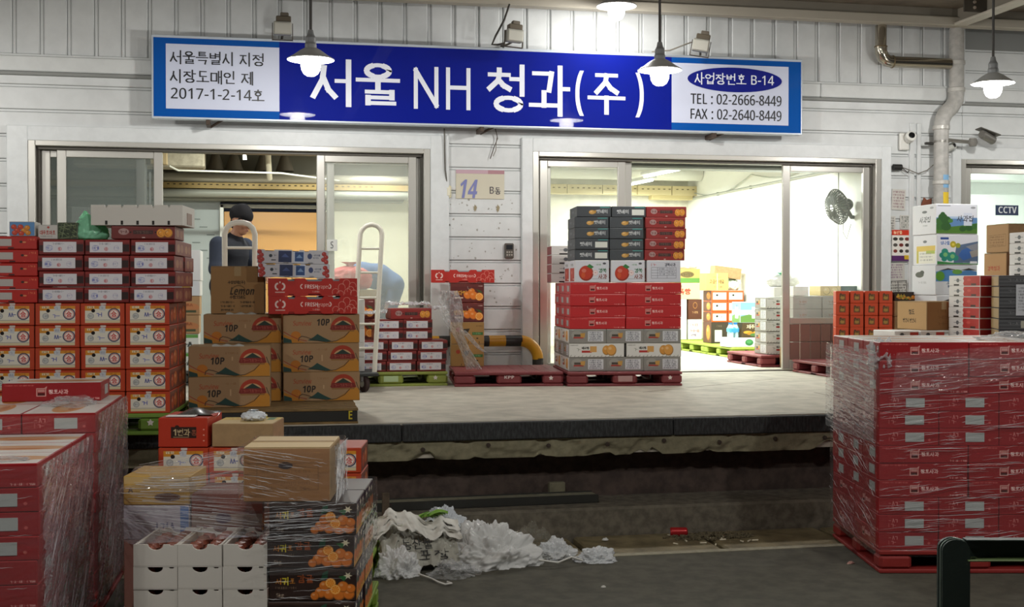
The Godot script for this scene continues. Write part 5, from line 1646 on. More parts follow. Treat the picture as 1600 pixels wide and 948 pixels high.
	var small := M(Color("c2bfb8"), 0.6)
	put(carton(0.158, 0.094, 0.2, small, p1.mat(0.4)), A, -0.94, 1.1470, -0.16, 4, "fruit_pack", "small blue pack with printed tomatoes on top of left red cartons", "", "pack")
	put(carton(0.122, 0.092, 0.2, small, p2.mat(0.4)), A, -0.779, 1.1292, -0.17, 0, "fruit_pack", "small white pack with red lettering beside the blue tomato pack", "", "pack")
	put(carton(0.128, 0.108, 0.2, M(Color("6d7060"), 0.5), p3.mat(0.3)), A, -0.651, 1.1292, -0.17, -3, "fruit_pack", "small dark green pack left of the green plastic bag", "", "pack")

	# ================= kraft cartons with the 10P hand stamp on a dark-stained wooden pallet
	var B := at(-0.47, 0.9, -9.0, -1.5)
	var wp := thing("wooden_pallet", "wooden pallet with black stringers and yellow letters at dock edge", "pallet", at(-0.42, DY, -8.8, -1.5))
	var plank := noise_mat(Color("6b5433"), Color("8f7347"), 0.02, 2.0, 0.85, 0.5, 4, 0.2, Vector3(0.3, 1, 1))
	for k in 10: part("plank", boxm(Vector3(0.56, 0.101, -0.055 - 0.13 * k), Vector3(1.12 - 0.006 * (k % 3), 0.018, 0.095), plank, 0.003), wp)
	for k in 3:
		part("stringer", boxm(Vector3(0.56, 0.055, -0.03 - 0.46 * k), Vector3(1.11, 0.072, 0.05), M(Color("24231f"), 0.7), 0.004), wp)
		part("bottom_plank", boxm(Vector3(0.56, 0.009, -0.05 - 0.44 * k), Vector3(1.12, 0.018, 0.09), plank, 0.003), wp)
	word(wp, "B", 0.47, 0.025, -0.004, 0.062, 0.1, M(Color("c9b42e"), 0.5), 0.03, true)
	word(wp, "E", 1.05, 0.028, -0.004, 0.07, 0.1, M(Color("c9b42e"), 0.5), 0.032, true)
	for r in 2: put(T["tp%d" % [2, 0][r]], B, 0.2875, 0.001 + 0.2155 * r, -0.2, 0, "grape_carton", ["kraft carton stamped 10P at front left of wooden pallet, lower one", "kraft carton stamped 10P at front left of wooden pallet, upper one"][r], "kraft cartons stamped 10P")
	for r in 3:
		put(T["tp%d" % [2, 3, 0][r]], B, 0.36, 0.001 + 0.2155 * r, -0.64, 0, "grape_carton", "kraft carton stamped 10P in back left column on wooden pallet, %s from top" % ordinal(2 - r), "kraft cartons stamped 10P")
		put(T["tp%d" % [3, 2, 1][r]], B, 0.935, 0.001 + 0.2155 * r, -0.6, 0, "grape_carton", "kraft carton stamped 10P in right column on wooden pallet, %s from top" % ordinal(2 - r), "kraft cartons stamped 10P")
	for r in 3: put(T.tp2, B, 0.62, 0.001 + 0.2155 * r, -1.06, 0, "grape_carton", "kraft carton stamped 10P behind the gap between both columns, %s from top" % ordinal(2 - r), "kraft cartons stamped 10P")
	var lf := pr(120, 108, "a07c50")
	lf.text("수입업체:(주)", 38, 32, 7, Color("3d2f20"), 0.15, 0.8).text("Lemon", 44, 48, 17, Color("33281c"), 0.1, 0.72, true, 0.2).arc(62, 60, 17, 3.6, 5.8, 2.0, Color("6b5232"))
	lf.text("수량:15KG", 42, 66, 8, Color("3d2f20"), 0.14, 0.75).scrawl(22, 80, 30, 4, Color("4a3a28"), 3).scrawl(66, 80, 34, 4, Color("4a3a28"), 4).scrawl(22, 89, 34, 4, Color("4a3a28"), 5).scrawl(66, 89, 30, 4, Color("4a3a28"), 6).scrawl(22, 98, 28, 4, Color("4a3a28"), 7)
	put(plain_kraft(0.39, 0.35, 0.36, lf), B, 0.325, 0.650, -0.68, 0, "kraft_carton", "plain kraft carton with small black print, on top of left 10P cartons")
	for r in 2: put(T.gr, B, 0.87, 0.650 + 0.132 * r, -0.58, 1, "grape_tray", ["red grape tray stacked on right 10P cartons, lower of two", "red grape tray stacked on right 10P cartons, upper of two"][r], "red grape trays", "tray")
	for r in 2:
		var o := put(T.bt, B, 0.735 - 0.006 * r, 0.921 + 0.102 * r, -0.57, 0, "fruit_tray", ["white and blue fruit tray lying on red grape trays, lower one", "white and blue fruit tray lying on red grape trays, upper one"][r], "white and blue trays", "tray")
		o.rotate_object_local(Vector3.BACK, deg_to_rad(-1.0))

	# ================= green pallet with dark red cartons in the middle
	var C := at(1.82, 0.932, -11.99, -1)
	plastic_pallet(C * at(-1.1, -0.142, 0.02), 1.1, 1.0, Color("8f9a45"), "yellow-green plastic pallet under dark red stickered cartons before glass door", "card")
	for r in 3:
		for c in 3:
			put(T["dr%d" % ((r * 2 + c) % 3)], C, -0.15 - 0.288 * c + 0.01 * (r - 1), 0.101 * r, -0.2, 0, "fruit_carton", "dark red stickered carton on yellow-green pallet, %s row from bottom, %s column" % [ordinal(r), ordinal(2 - c)], "dark red stickered cartons on the yellow-green pallet")
	for r in 2:
		for c in 2:
			put(T["dr%d" % ((r + c) % 3)], C, -0.285 - 0.282 * c, 0.303 + 0.101 * r, -0.22, 0, "fruit_carton", "dark red stickered carton on yellow-green pallet, %s of upper rows, %s" % [["lower", "upper"][r], ["right one", "left one"][c]], "dark red stickered cartons on the yellow-green pallet")
	put(T.pr, C, -0.36, 0.506, -0.22, 2, "fruit_carton", "single dark red persimmon carton on top of yellow-green pallet stack")
	# film thrown over and hanging beside that stack
	var film := thing("loose_film", "torn clear stretch film draped over cartons and trailing down to red pallet", "plastic film", C)
	var fn := FastNoiseLite.new()
	fn.seed = 21
	fn.frequency = 6.0
	fn.fractal_octaves = 4
	var fmat := film_mat(0.38)
	part("draped_sheet", MB.new().sheet(90, 40, func(u: float, v: float) -> Vector3:
		var x := lerpf(-0.85, 0.02, u)
		var z := lerpf(-0.04, -0.46, v)
		var over := 0.62 if absf(x + 0.36) < 0.21 and z < 0.0 else 0.525 + 0.06 * u
		return Vector3(x, over + 0.016 + 0.05 * absf(fn.get_noise_2d(u * 1.6, v)) + 0.035 * absf(fn.get_noise_2d(u * 5.0, v * 5.0)), z + 0.02 * fn.get_noise_2d(u * 3.0, 9.0))).mesh(fmat), film)
	part("hanging_strip", MB.new().sheet(26, 120, func(u: float, v: float) -> Vector3:
		var cx := 0.0 + 0.13 * v + 0.22 * maxf(0.0, v - 0.45)
		var wd := 0.09 + 0.03 * sin(v * 7.0)
		return Vector3(cx + (u - 0.5) * 2.0 * wd * (1.0 - 0.3 * v), lerpf(0.78, 0.02, v), 0.07 + 0.05 * fn.get_noise_2d(u * 2.6 + 3.0, v * 1.2) + 0.02 * fn.get_noise_2d(u * 8.0, v * 2.0) + 0.03 * sin(u * 9.0))).mesh(fmat), film)
	part("hanging_strip", MB.new().sheet(12, 60, func(u: float, v: float) -> Vector3:
		return Vector3(0.12 + 0.3 * v + (u - 0.5) * 0.07 * (1.0 - 0.6 * v), lerpf(0.4, 0.2 - 0.1 * sin(v * 3.0), v), 0.13 + 0.04 * fn.get_noise_2d(u * 4.0, v * 2.0))).mesh(fmat), film)

	# ================= red pallets and what stands on them
	plastic_pallet(at(1.86, DY, -11.8, -6), 1.05, 1.1, Color("7c3236"), "worn dark red plastic pallet before the wall between both doors", "KPP")
	var D := at(1.955, 0.934, -12.66, -8)
	for r in 2: put(T.kg, D, 0.171, 0.2275 * r, -0.18, 0, "kraft_carton", ["kraft carton with green label on red pallet, lower of two", "kraft carton with green label on red pallet, upper of two"][r], "kraft cartons with green label")
	for r in 2: put(T.om, D, 0.171, 0.455 + 0.2015 * r, -0.18, 0, "orange_carton", ["dark red carton with printed oranges, lower of two under red grape tray", "dark red carton with printed oranges, directly under red grape tray"][r], "cartons with printed oranges")
	put(T.gr, D, 0.13, 0.8595, -0.2, -2, "grape_tray", "single red grape tray on top of printed orange cartons by wall", "red grape trays", "tray")
	plastic_pallet(at(2.93, DY, -11.62, -6), 1.12, 1.1, Color("7c3236"), "dark red plastic pallet under mixed carton stack in right doorway", "faded")
	var E := at(2.955, 0.934, -11.68, -6)
	var S := "mixed doorway stack"
	for r in [0, 2]:
		for c in 3:
			for b in 2:
				if b == 1 and c > 0: continue
				put(T.pg, E, 0.184 + 0.3685 * c, 0.1355 * r, -0.274 - 0.546 * b, 90, "pear_carton", "grey pear carton end-on, %s layer of %s, %s" % [["bottom", "", "third"][r], S, "rear left" if b else ordinal(c) + " from left"], "pear cartons of the doorway stack")
	for c in 2:
		put(T.pg, E, 0.273 + 0.56 * c, 0.1355, -0.184, 0, "pear_carton", ["white pear carton showing printed pears, left one of doorway stack", "white pear carton showing printed pears, right one of doorway stack"][c], "pear cartons of the doorway stack")
	for b in 2: put(T.pg, E, 0.273, 0.1355, -0.554 - 0.369 * b, 0, "pear_carton", "pear carton with grey end behind left white one, %s of doorway stack" % ["middle", "rear"][b], "pear cartons of the doorway stack")
	for r in 4:
		for c in 2:
			put(T.rl, E, 0.283 + 0.548 * c + 0.006 * (r % 2), 0.4080 + 0.1125 * r, -0.19, 0, "apple_carton", "long bright red apple carton, %s row from top, %s side, doorway stack" % [ordinal(3 - r), ["left", "right"][c]], "long red cartons of the doorway stack")
		for b in 2: put(T.rl, E, 0.283 + 0.006 * (r % 2), 0.4080 + 0.1125 * r, -0.56 - 0.37 * b, 0, "apple_carton", "long red carton in %s row from top, %s place, behind front of doorway stack" % [ordinal(3 - r), ["middle", "rear"][b]], "long red cartons of the doorway stack")
	for c in 3:
		put(T.at if c == 2 else T.ap, E, [0.228, 0.58, 0.936][c], 0.8590, -0.19, 0, "apple_carton", ["white carton with printed red apple, left one of doorway stack", "white carton with printed red apple, middle one of doorway stack", "white carton with printed table instead of apple, doorway stack"][c], "white apple cartons")
	put(T.ap, E, 0.228, 0.8590, -0.565, 0, "apple_carton", "white apple carton behind left one of doorway stack", "white apple cartons")
	for r in 5:
		put(T["bk%d" % [1, 1, 0, 0, 0][r]], E, 0.226 + (0.022 if r == 4 else 0.0), 1.0740 + 0.1045 * r, -0.25, 0, "pear_carton", "charcoal flat carton, %s row from top, left column of doorway stack" % ordinal(4 - r), "charcoal flat cartons")
		put(T["bk%d" % [0, 0, 0, 0, 1][r]], E, 0.566 + (0.022 if r == 4 else 0.0), 1.0740 + 0.1045 * r, -0.25, 0, "pear_carton", "charcoal flat carton, %s row from top, middle column of doorway stack" % ordinal(4 - r), "charcoal flat cartons")
		put(T.pr, E, 0.942 + 0.008 * (r % 3) + (0.01 if r > 2 else 0.0), 1.0740 + 0.1045 * r, -0.22, 0, "fruit_carton", "dark red persimmon carton, %s row from top, right column of doorway stack" % ordinal(4 - r), "persimmon cartons of the doorway stack")
	for r in 4: put(T.wt, E, 0.19, 0.8590 + 0.0955 * r, -1.02, 90, "slotted_tray", "pale slotted tray behind doorway stack at its left, %s from top" % ordinal(3 - r), "pale slotted trays behind the doorway stack", "tray")

	# ================= hand trucks
	hand_truck(at(-0.125, DY, -10.25, 0), 0.235, 1.47, -0.08, "white tubular hand truck standing before the man in the dark cap", false)
	hand_truck(at(0.96, DY, -11.45, 0), 0.2, 1.53, 0.03, "white ladder-back hand truck with black deck and caster before glass door", true)
	var wb := pr(100, 34, "dcdcda")
	wb.rect(10, 28, 16, 5, Color("2a2a2a")).rect(40, 30, 14, 3, Color("55565a"))
	var WB := carton(0.4, 0.131, 0.34, M(Color("dcdcda"), 0.5), wb.mat(0.5))
	for r in 5: put(WB, at(0.79, 0.972, -11.7, -4), 0, 0.1325 * r, 0, 0, "white_carton", "plain white slotted carton stacked on black cart deck, %s from top" % ordinal(4 - r), "white cartons on the cart")
	for r in 2: put(T.om, at(0.98, 0.932 + 0.2015 * r, -12.55), 0, 0.101 * 3, 0, 0, "orange_carton", "carton with printed oranges behind white cart cartons, %s one" % ["lower", "upper"][r], "cartons with printed oranges")
	# cartons glimpsed between the tall stack and the man
	var G := at(-0.72, 0.79, -12.6, 0)
	var g1 := pr(60, 40, "d9dadc")
	g1.scrawl(26, 8, 26, 6, Color("3a3c44"), 3, 1.4).scrawl(30, 26, 22, 9, Color("26282e"), 9, 2.2)
	var g2 := pr(60, 40, "d2d6dc")
	g2.rect(40, 14, 9, 8, Color("d0ac3c")).rect(24, 22, 6, 3, Color("33343c"))
	var g3 := pr(60, 40, "a5815a")
	g3.ell(40, 24, 20, 11, Color("b5774a")).rect(42, 30, 14, 5, Color("3f4a30")).scrawl(28, 16, 26, 5, Color("8a4a2a"), 4)
	var g4 := pr(60, 40, "d6dbd6")
	g4.rect(20, 0, 40, 8, Color("5f9a4a")).scrawl(32, 18, 22, 9, Color("2f3430"), 5, 2.0)
	var deckp := plastic_pallet(at(-1.2, DY, -12.5, 0), 0.86, 0.9, Color("4a4c48"), "dark pallet half hidden behind the tall left stack")
	var yy := 0.141
	var rows := [[g4, 0.18, "white carton with green top band, lower of two behind left stack"], [g4, 0.18, "white carton with green top band, upper of two behind left stack"], [g3, 0.185, "brown carton with orange oval print, lower one behind left stack"], [g3, 0.185, "brown carton with orange oval print, upper one behind left stack"], [g2, 0.15, "white carton with small yellow squares beside the man"], [g1, 0.3, "tall white carton with black handwriting, topmost beside the man"]]
	var seen := {}
	for q in rows:
		if not seen.has(q[0]): seen[q[0]] = carton(0.5, q[1] - 0.002, 0.5, M(Color("cfd0cf") if q[0] != g3 else Color("a5815a"), 0.6), q[0].mat(0.5))
		put(seen[q[0]], G, -0.09 + 0.006 * rows.find(q), yy, -0.2, 0, "carton", q[2])
		yy += q[1]
	right_goods()


func hand_truck(xf: Transform3D, w: float, h: float, lean: float, label: String, deck: bool) -> void:
	var t := thing("hand_truck", label, "hand truck", xf)
	var wm := M(Color("ece9dc"), 0.35)
	var y0 := 0.16
	var pts := [Vector3(-w / 2, y0, 0), Vector3(-w / 2, h - 0.09, 0), Vector3(-w / 2 + 0.015, h - 0.045, 0), Vector3(-w / 2 + 0.05, h - 0.012, 0), Vector3(-w / 2 + 0.09, h, 0), Vector3(w / 2 - 0.09, h, 0), Vector3(w / 2 - 0.05, h - 0.012, 0), Vector3(w / 2 - 0.015, h - 0.045, 0), Vector3(w / 2, h - 0.09, 0), Vector3(w / 2, y0, 0)]
	for i in pts.size(): pts[i] += Vector3(0.06 * (pts[i].y - y0) if deck else 0.0, 0, -lean * (pts[i].y - y0))
	part("handle_frame", MB.new().tube(pts, 0.022, 12).mesh(wm), t)
	var ys := [0.4, 0.62, 0.86, 1.09, 1.31] if deck else [0.3, 0.75, h - 0.2]
	for y in ys: part("rung", MB.new().tube([Vector3(-w / 2 + (0.06 * (y - y0) if deck else 0.0), y, -lean * (y - y0)), Vector3(w / 2 + (0.06 * (y - y0) if deck else 0.0), y, -lean * (y - y0))], 0.011, 10).mesh(wm), t)
	if deck:
		part("deck_plate", boxm(Vector3(-0.18, 0.165, -0.17), Vector3(0.62, 0.03, 0.6), M(Color("343838"), 0.6), 0.008), t)
		for q in [[0.0, 0.06], [-0.42, 0.06], [0.0, -0.4], [-0.42, -0.4]]:
			var ax := Basis(Vector3.UP, 0.5) * Basis(Vector3.BACK, PI / 2)
			var cw := part("caster_wheel", MB.new().lathe([Vector2(0.03, -0.02), Vector2(0.07, -0.02), Vector2(0.078, -0.012), Vector2(0.078, 0.012), Vector2(0.07, 0.02), Vector2(0.03, 0.02)], 24, Vector3(q[0], 0.08, q[1]), ax).mesh(M(Color("3a2a28"), 0.7)), t)
			part("wheel_hub", MB.new().lathe([Vector2(0, -0.024), Vector2(0.032, -0.024), Vector2(0.034, 0.0), Vector2(0.032, 0.024), Vector2(0, 0.024)], 20, Vector3(q[0], 0.08, q[1]), ax).mesh(M(Color("a5a59c"), 0.4, 0.5)), cw)
			part("caster_fork", MB.new().box(Vector3(q[0], 0.125, q[1]), Vector3(0.06, 0.06, 0.06), 0.006).mesh(M(Color("77787a"), 0.4, 0.6)), t)
	else:
		part("toe_plate", boxm(Vector3(0, 0.012, 0.1), Vector3(0.32, 0.012, 0.22), M(Color("8a8a84"), 0.4, 0.6), 0.003), t)
		for s in [-1.0, 1.0]:
			part("wheel", MB.new().lathe([Vector2(0.03, -0.022), Vector2(0.075, -0.022), Vector2(0.085, -0.012), Vector2(0.085, 0.012), Vector2(0.075, 0.022), Vector2(0.03, 0.022)], 24, Vector3(s * 0.17, 0.085, -0.06), Basis(Vector3.BACK, PI / 2)).mesh(M(Color("242424"), 0.7)), t)
		part("axle", MB.new().tube([Vector3(-0.19, 0.085, -0.06), Vector3(0.19, 0.085, -0.06)], 0.012, 8).mesh(M(Color("8a8a84"), 0.4, 0.6)), t)
		part("axle_strut", MB.new().tube([Vector3(-w / 2, y0 + 0.01, 0), Vector3(-w / 2, 0.02, 0.0)], 0.017, 8).mesh(wm), t)
		part("axle_strut", MB.new().tube([Vector3(w / 2, y0 + 0.01, 0), Vector3(w / 2, 0.02, 0.0)], 0.017, 8).mesh(wm), t)


func film_mat(alpha: float, tint := Color("e8ebee")) -> StandardMaterial3D:
	var key := "film %.2f %s" % [alpha, tint.to_html()]
	if not mats.has(key):
		var m := glass_mat(tint, alpha, 0.07)
		m.metallic_specular = 0.7
		mats[key] = m
	return mats[key]



func base_stack(x: float, z: float, w: float, d: float, top: float, n: int, label: String, low := DY) -> void:  # plain cartons that carry what stands higher
	var t := carton(w, (top - low) / n - 0.002, d, T.kraft, null, null, null, 0.005)
	for k in n: put(t, at(x + w / 2, low + 0.001 + (top - low) / n * k, z - d / 2), 0, 0, 0, 0, "kraft_carton", "%s, %s from bottom" % [label, ordinal(k)], "plain support cartons")


func right_goods() -> void:
	# small orange cartons on the pallet before the fixed door leaf
	plastic_pallet(at(5.94, DY, -12.1, 0), 1.1, 1.08, Color("7c3236"), "dark red plastic pallet before right door leaf, under small orange cartons", "KPP")
	var F := at(6.05, 0.934, -12.33, -21)
	for r in 6:
		for c in 4:
			if r < 2 and c > 0 and c < 3: pass
			put(T.oc, F, 0.07 + 0.1475 * c + (0.004 if c > 1 else 0.0), 0.1287 * r, -0.152, 0, "orange_carton", "small orange carton with dark crest, %s row from top, %s column, beside right door" % [ordinal(5 - r), ordinal(c)], "small orange crest cartons")
	var cf := pr(120, 36, "33241c")
	for k in 14: cf.ell(14 + k * 8, 20 + (k * 5) % 9, 8, 5, [Color("d9a83a"), Color("c97a24"), Color("7a8a34")][k % 3])
	cf.text("옥수수", 10, 8, 13, Color("e3c23a"), 0.16).fruit(84, 22, 9, Color("e08a24"))
	base_stack(6.66, -12.2, 0.32, 0.36, 1.6, 4, "plain kraft carton beside small orange cartons", 0.932)
	put(carton(0.31, 0.095, 0.34, M(Color("2c1e18"), 0.5), cf.mat(0.4)), at(6.82, 1.601, -12.38), 0, 0, 0, 0, "corn_carton", "dark flat carton with golden corn picture beside small orange cartons")
	# kraft carton on two white trays
	plastic_pallet(at(5.6, DY, -9.9, 0), 1.1, 1.1, Color("5b5f63"), "grey plastic pallet behind the wrapped red stack at right")
	var bk := carton(0.5, 0.345, 0.48, T.kraft, null, null, null, 0.005)
	for q in [[5.62, -10.45, "left"], [6.14, -10.15, "right"]]: put(bk, at(q[0] + 0.26, 0.933, q[1] - 0.0), 0, 0, 0, 0, "kraft_carton", "plain kraft carton carrying trays behind wrapped red stack, %s one" % q[2], "plain support cartons")
	var wf := pr(100, 26, "dcdad8")
	wf.ell(30, 12, 8, 6, Color("3a3d42")).line([Vector2(18, 12), Vector2(44, 12)], 1.4, Color("5a5d62")).rect(64, 4, 36, 22, Color("b03a30"))
	var wtr := carton(0.24, 0.068, 0.4, M(Color("dcdad8"), 0.5), wf.mat(0.5))
	put(wtr, at(5.8, 1.2800, -10.6), 0, 0, 0, 0, "white_tray", "flat white carton with dark emblem under kraft carton at right, left one", "flat white cartons under the kraft carton", "tray")
	put(wtr, at(6.06, 1.2800, -10.6), 0, 0, 0, 0, "white_tray", "flat white carton with dark emblem under kraft carton at right, right one", "flat white cartons under the kraft carton", "tray")
	var ks := pr(110, 60, "b99565")
	ks.text("청도", 44, 16, 11, Color("3a2c1c"), 0.13).text("반건시 반건시", 22, 36, 9, Color("3a2c1c"), 0.12, 0.8)
	var kf := pr(110, 70, "93683c")
	kf.scrawl(36, 18, 30, 8, Color("7d5630"), 3).scrawl(36, 34, 34, 8, Color("7d5630"), 4).scrawl(36, 50, 30, 8, Color("7d5630"), 5)
	put(plain_kraft(0.36, 0.262, 0.5, kf, ks), at(6.22, 1.3490, -10.75, 2), 0, 0, 0, 0, "kraft_carton", "kraft carton with handwritten lines on its left side behind wrapped stack")
	# pale slotted trays with red fronts
	for r in 6: put(T.wt, at(6.43, 1.2800 + 0.0955 * r, -10.2), 0, 0, 0, 0, "slotted_tray", "pale slotted tray with dark red front, %s from top, right of kraft carton" % ordinal(5 - r), "pale slotted trays with red fronts", "tray")
	# big picture cartons
	var white := M(Color("dfe1e6"), 0.5)
	var a := pr(150, 110, "dde0ea")
	a.rect(6, 4, 46, 3, Color("8d9098")).ell(134, 12, 9, 4, Color("9a9da4"))
	a.rect(0, 50, 150, 34, Color("5f86b8")).rect(40, 46, 60, 8, Color("a9bfdc"))
	a.poly([Vector2(0, 78), Vector2(40, 86), Vector2(90, 80), Vector2(150, 70), Vector2(150, 110), Vector2(0, 110)], Color("4f7a30"))
	for q in [[14, 64, 16], [24, 48, 16], [36, 60, 18], [14, 84, 16], [36, 84, 18], [24, 36, 8], [52, 62, 9], [120, 88, 14], [140, 82, 12], [96, 92, 12]]: a.ell(q[0], q[1], q[2], q[2] * 0.85, [Color("2f5a2c"), Color("4a7d38"), Color("3a6a30")][int(q[0]) % 3])
	a.rect(100, 32, 30, 48, Color("cfd6e6")).text("사과집", 76, 42, 22, Color("33343c"), 0.1, 0.85, false, 0.1)
	var b := pr(150, 110, "dfe0ea")
	b.poly([Vector2(70, 40), Vector2(150, 24), Vector2(150, 104), Vector2(60, 104)], Color("5a6f8e")).poly([Vector2(90, 56), Vector2(120, 46), Vector2(126, 84), Vector2(96, 96), Vector2(78, 76)], Color("3f69b0"))
	b.poly([Vector2(104, 44), Vector2(150, 30), Vector2(150, 60), Vector2(124, 56)], Color("8b8f9a")).poly([Vector2(118, 62), Vector2(150, 54), Vector2(150, 78), Vector2(126, 84)], Color("9b9690"))
	for q in [[28, 62, 12], [20, 76, 12], [38, 76, 13], [56, 74, 12], [48, 88, 12], [66, 86, 12], [26, 90, 10]]: b.ell(q[0], q[1], q[2], q[2] * 0.9, Color("2f8f80"))
	for q in [[30, 74, 8], [56, 80, 8]]: b.ell(q[0], q[1], q[2], q[2], Color("7fc080"))
	b.poly([Vector2(0, 98), Vector2(60, 104), Vector2(150, 106), Vector2(150, 110), Vector2(0, 110)], Color("3f8a4c")).ell(58, 36, 11, 12, Color("b9a82e")).ell(76, 40, 9, 9, Color("9aa03a")).ell(58, 36, 5, 5, Color("e3d45a"))
	b.rect(12, 10, 30, 8, Color("2f4a94")).text("섬나물", 12, 24, 13, Color("4a6ab0"), 0.12, 0.8).rect(120, 98, 26, 9, Color("e3e6ec"))
	var c := pr(150, 110, "d5dae2")
	c.poly([Vector2(0, 24), Vector2(40, 14), Vector2(84, 24), Vector2(120, 16), Vector2(150, 24), Vector2(150, 60), Vector2(0, 60)], Color("4f86c0")).poly([Vector2(10, 20), Vector2(44, 10), Vector2(84, 18), Vector2(44, 16)], Color("3a3430")).poly([Vector2(90, 18), Vector2(120, 10), Vector2(150, 18)], Color("3a3430"))
	c.ell(16, 40, 16, 18, Color("5f9a3a")).ell(78, 24, 18, 9, Color("6aa048")).text("울릉", 40, 60, 22, Color("5d6f88"), 0.1)
	var sd1 := pr(110, 110, "d5d6dc")
	sd1.ell(58, 26, 12, 5, Color("5a5c60")).text("사과집", 34, 44, 22, Color("44464c"), 0.1, 0.75, false, 0.1).scrawl(50, 76, 24, 4, Color("8a8c92"), 3).ell(92, 12, 9, 4, Color("9a9ca2"))
	var sd2 := pr(110, 110, "d5d6dc")
	sd2.ell(56, 24, 9, 5, Color("55575c")).rect(16, 40, 88, 66, Color("dcdcd0")).rect(16, 40, 88, 20, Color("d0b23a")).rect(62, 58, 40, 12, Color("9fae30")).rect(16, 58, 10, 46, Color("b9ae3a"))
	for k in 3: sd2.scrawl(32, 66 + k * 12, 60, 5, Color("8a8c88"), k)
	var sd3 := pr(110, 110, "d2d4da")
	sd3.ell(36, 34, 20, 11, Color("3c4034")).ell(48, 26, 10, 8, Color("2c3028")).scrawl(30, 60, 40, 8, Color("9a9ca2"), 4)
	var BW := at(6.9, 0, -11.78, 0)
	var bigs := [[c, sd3, 0.34, "tall white carton low in picture carton stack, bottom one"], [c, sd3, 0.39, "tall white carton low in picture carton stack, second one"], [c, sd3, 0.314, "white carton with blue sky and green leaf print, third from top by downpipe"], [b, sd2, 0.32, "white carton with green clovers and blue lake picture, below topmost one"], [a, sd1, 0.314, "white carton with tree and lake picture, topmost by the downpipe"]]
	var y := 0.934
	plastic_pallet(at(6.85, DY, -11.75, 0), 0.8, 0.9, Color("5b5f63"), "grey plastic pallet under the big picture cartons")
	for i in bigs.size():
		var q: Array = bigs[i]
		var t := carton(0.48, q[2] - 0.002, 0.47, white, q[0].mat(0.45), q[1].mat(0.5), null, 0.006)
		part("packing_tape", boxm(Vector3(0, q[2] - 0.0015, 0), Vector3(0.46, 0.0012, 0.05), M(Color("c9cbd0"), 0.2)), t)
		put(t, BW, 0.23 + 0.01 * (i % 2), y, -0.23, 0, "picture_carton", q[3], "big white picture cartons")
		y += q[2]
	# two kraft cartons by the window
	base_stack(6.8, -10.3, 0.5, 0.5, 1.8, 3, "plain kraft carton low in right window stack")
	var k1 := pr(90, 80, "b08d63")
	k1.line([Vector2(10, 30), Vector2(80, 28), Vector2(80, 62), Vector2(10, 64), Vector2(10, 30)], 1.2, Color("8a6c48"))
	for k in 4: k1.scrawl(14, 33 + k * 8, 60, 4, Color("8a6c48"), k)
	var k2 := pr(90, 80, "bd9668")
	k2.text("경북청과", 14, 36, 13, Color("b5543c"), 0.12, 0.9)
	put(plain_kraft(0.4, 0.262, 0.36, null, k2), at(6.99, 1.8010, -10.56, 0), 0, 0, 0, 0, "kraft_carton", "light kraft carton with red lettering on its left side, below another")
	put(plain_kraft(0.4, 0.262, 0.36, null, k1), at(7.01, 2.0700, -10.56, 0), 0, 0, 0, 0, "kraft_carton", "kraft carton with faint brown form print, topmost before right window")
	# black flat cartons in strapping
	var bf := pr(130, 36, "4c4d50")
	for k in 5: bf.rect(0, 5 + k * 7, 130, 1.4, Color("6d6e70") if k % 2 == 0 else Color("343538"))
	bf.scrawl(20, 10, 50, 9, Color("77797c"), 4, 1.6)
	var bt := carton(0.5, 0.0895, 0.5, M(Color("3d3e41"), 0.5), bf.mat(0.4), kf.mat(0.6) if false else M(Color("a88e64"), 0.6))
	add_label(bt, Vector3(-0.02, 0.045, 0.2515), 0.11, 0.06, M(Color("b5b3a2"), 0.5), "front", "window_label")
	var plainb := carton(0.5, 0.0895, 0.5, M(Color("3d3e41"), 0.5), bf.mat(0.4), M(Color("a88e64"), 0.6))
	plastic_pallet(at(6.1, DY, -9.35, 0), 0.7, 0.5, Color("5b5f63"), "grey plastic pallet below black flat cartons at right edge")
	for r in 10: put(bt if r in [5, 7] else plainb, at(6.12, 0.934 + 0.0912 * r, -9.46, -26) * at(0.25, 0, -0.25), 0, 0, 0, 0, "black_carton", "black flat carton in strapped pile at right frame edge, %s from top" % ordinal(9 - r), "black flat cartons at the right edge")
	var pl := Cv.new(self, 60, 80, Color("cdd0d6"))
	for k in 8: pl.scrawl(6, 8 + k * 8, 46, 4, Color("8a8d94"), k + 60)
	var pp := thing("paper_sheet", "white printed paper hanging over front of black flat cartons", "paper", at(6.12, 0, -9.46, -26) * at(0.24, 1.64, 0.008))
	part("sheet", MB.new().box(Vector3.ZERO, Vector3(0.21, 0.26, 0.005)).mesh(pl.mat(0.7)), pp)
	for r in 4: put(T.wt, at(6.75, 1.8480 + 0.0955 * r, -9.75), 0, 0, 0, 0, "slotted_tray", "pale slotted tray above black flat cartons, %s from top" % ordinal(3 - r), "pale slotted trays at the right edge")


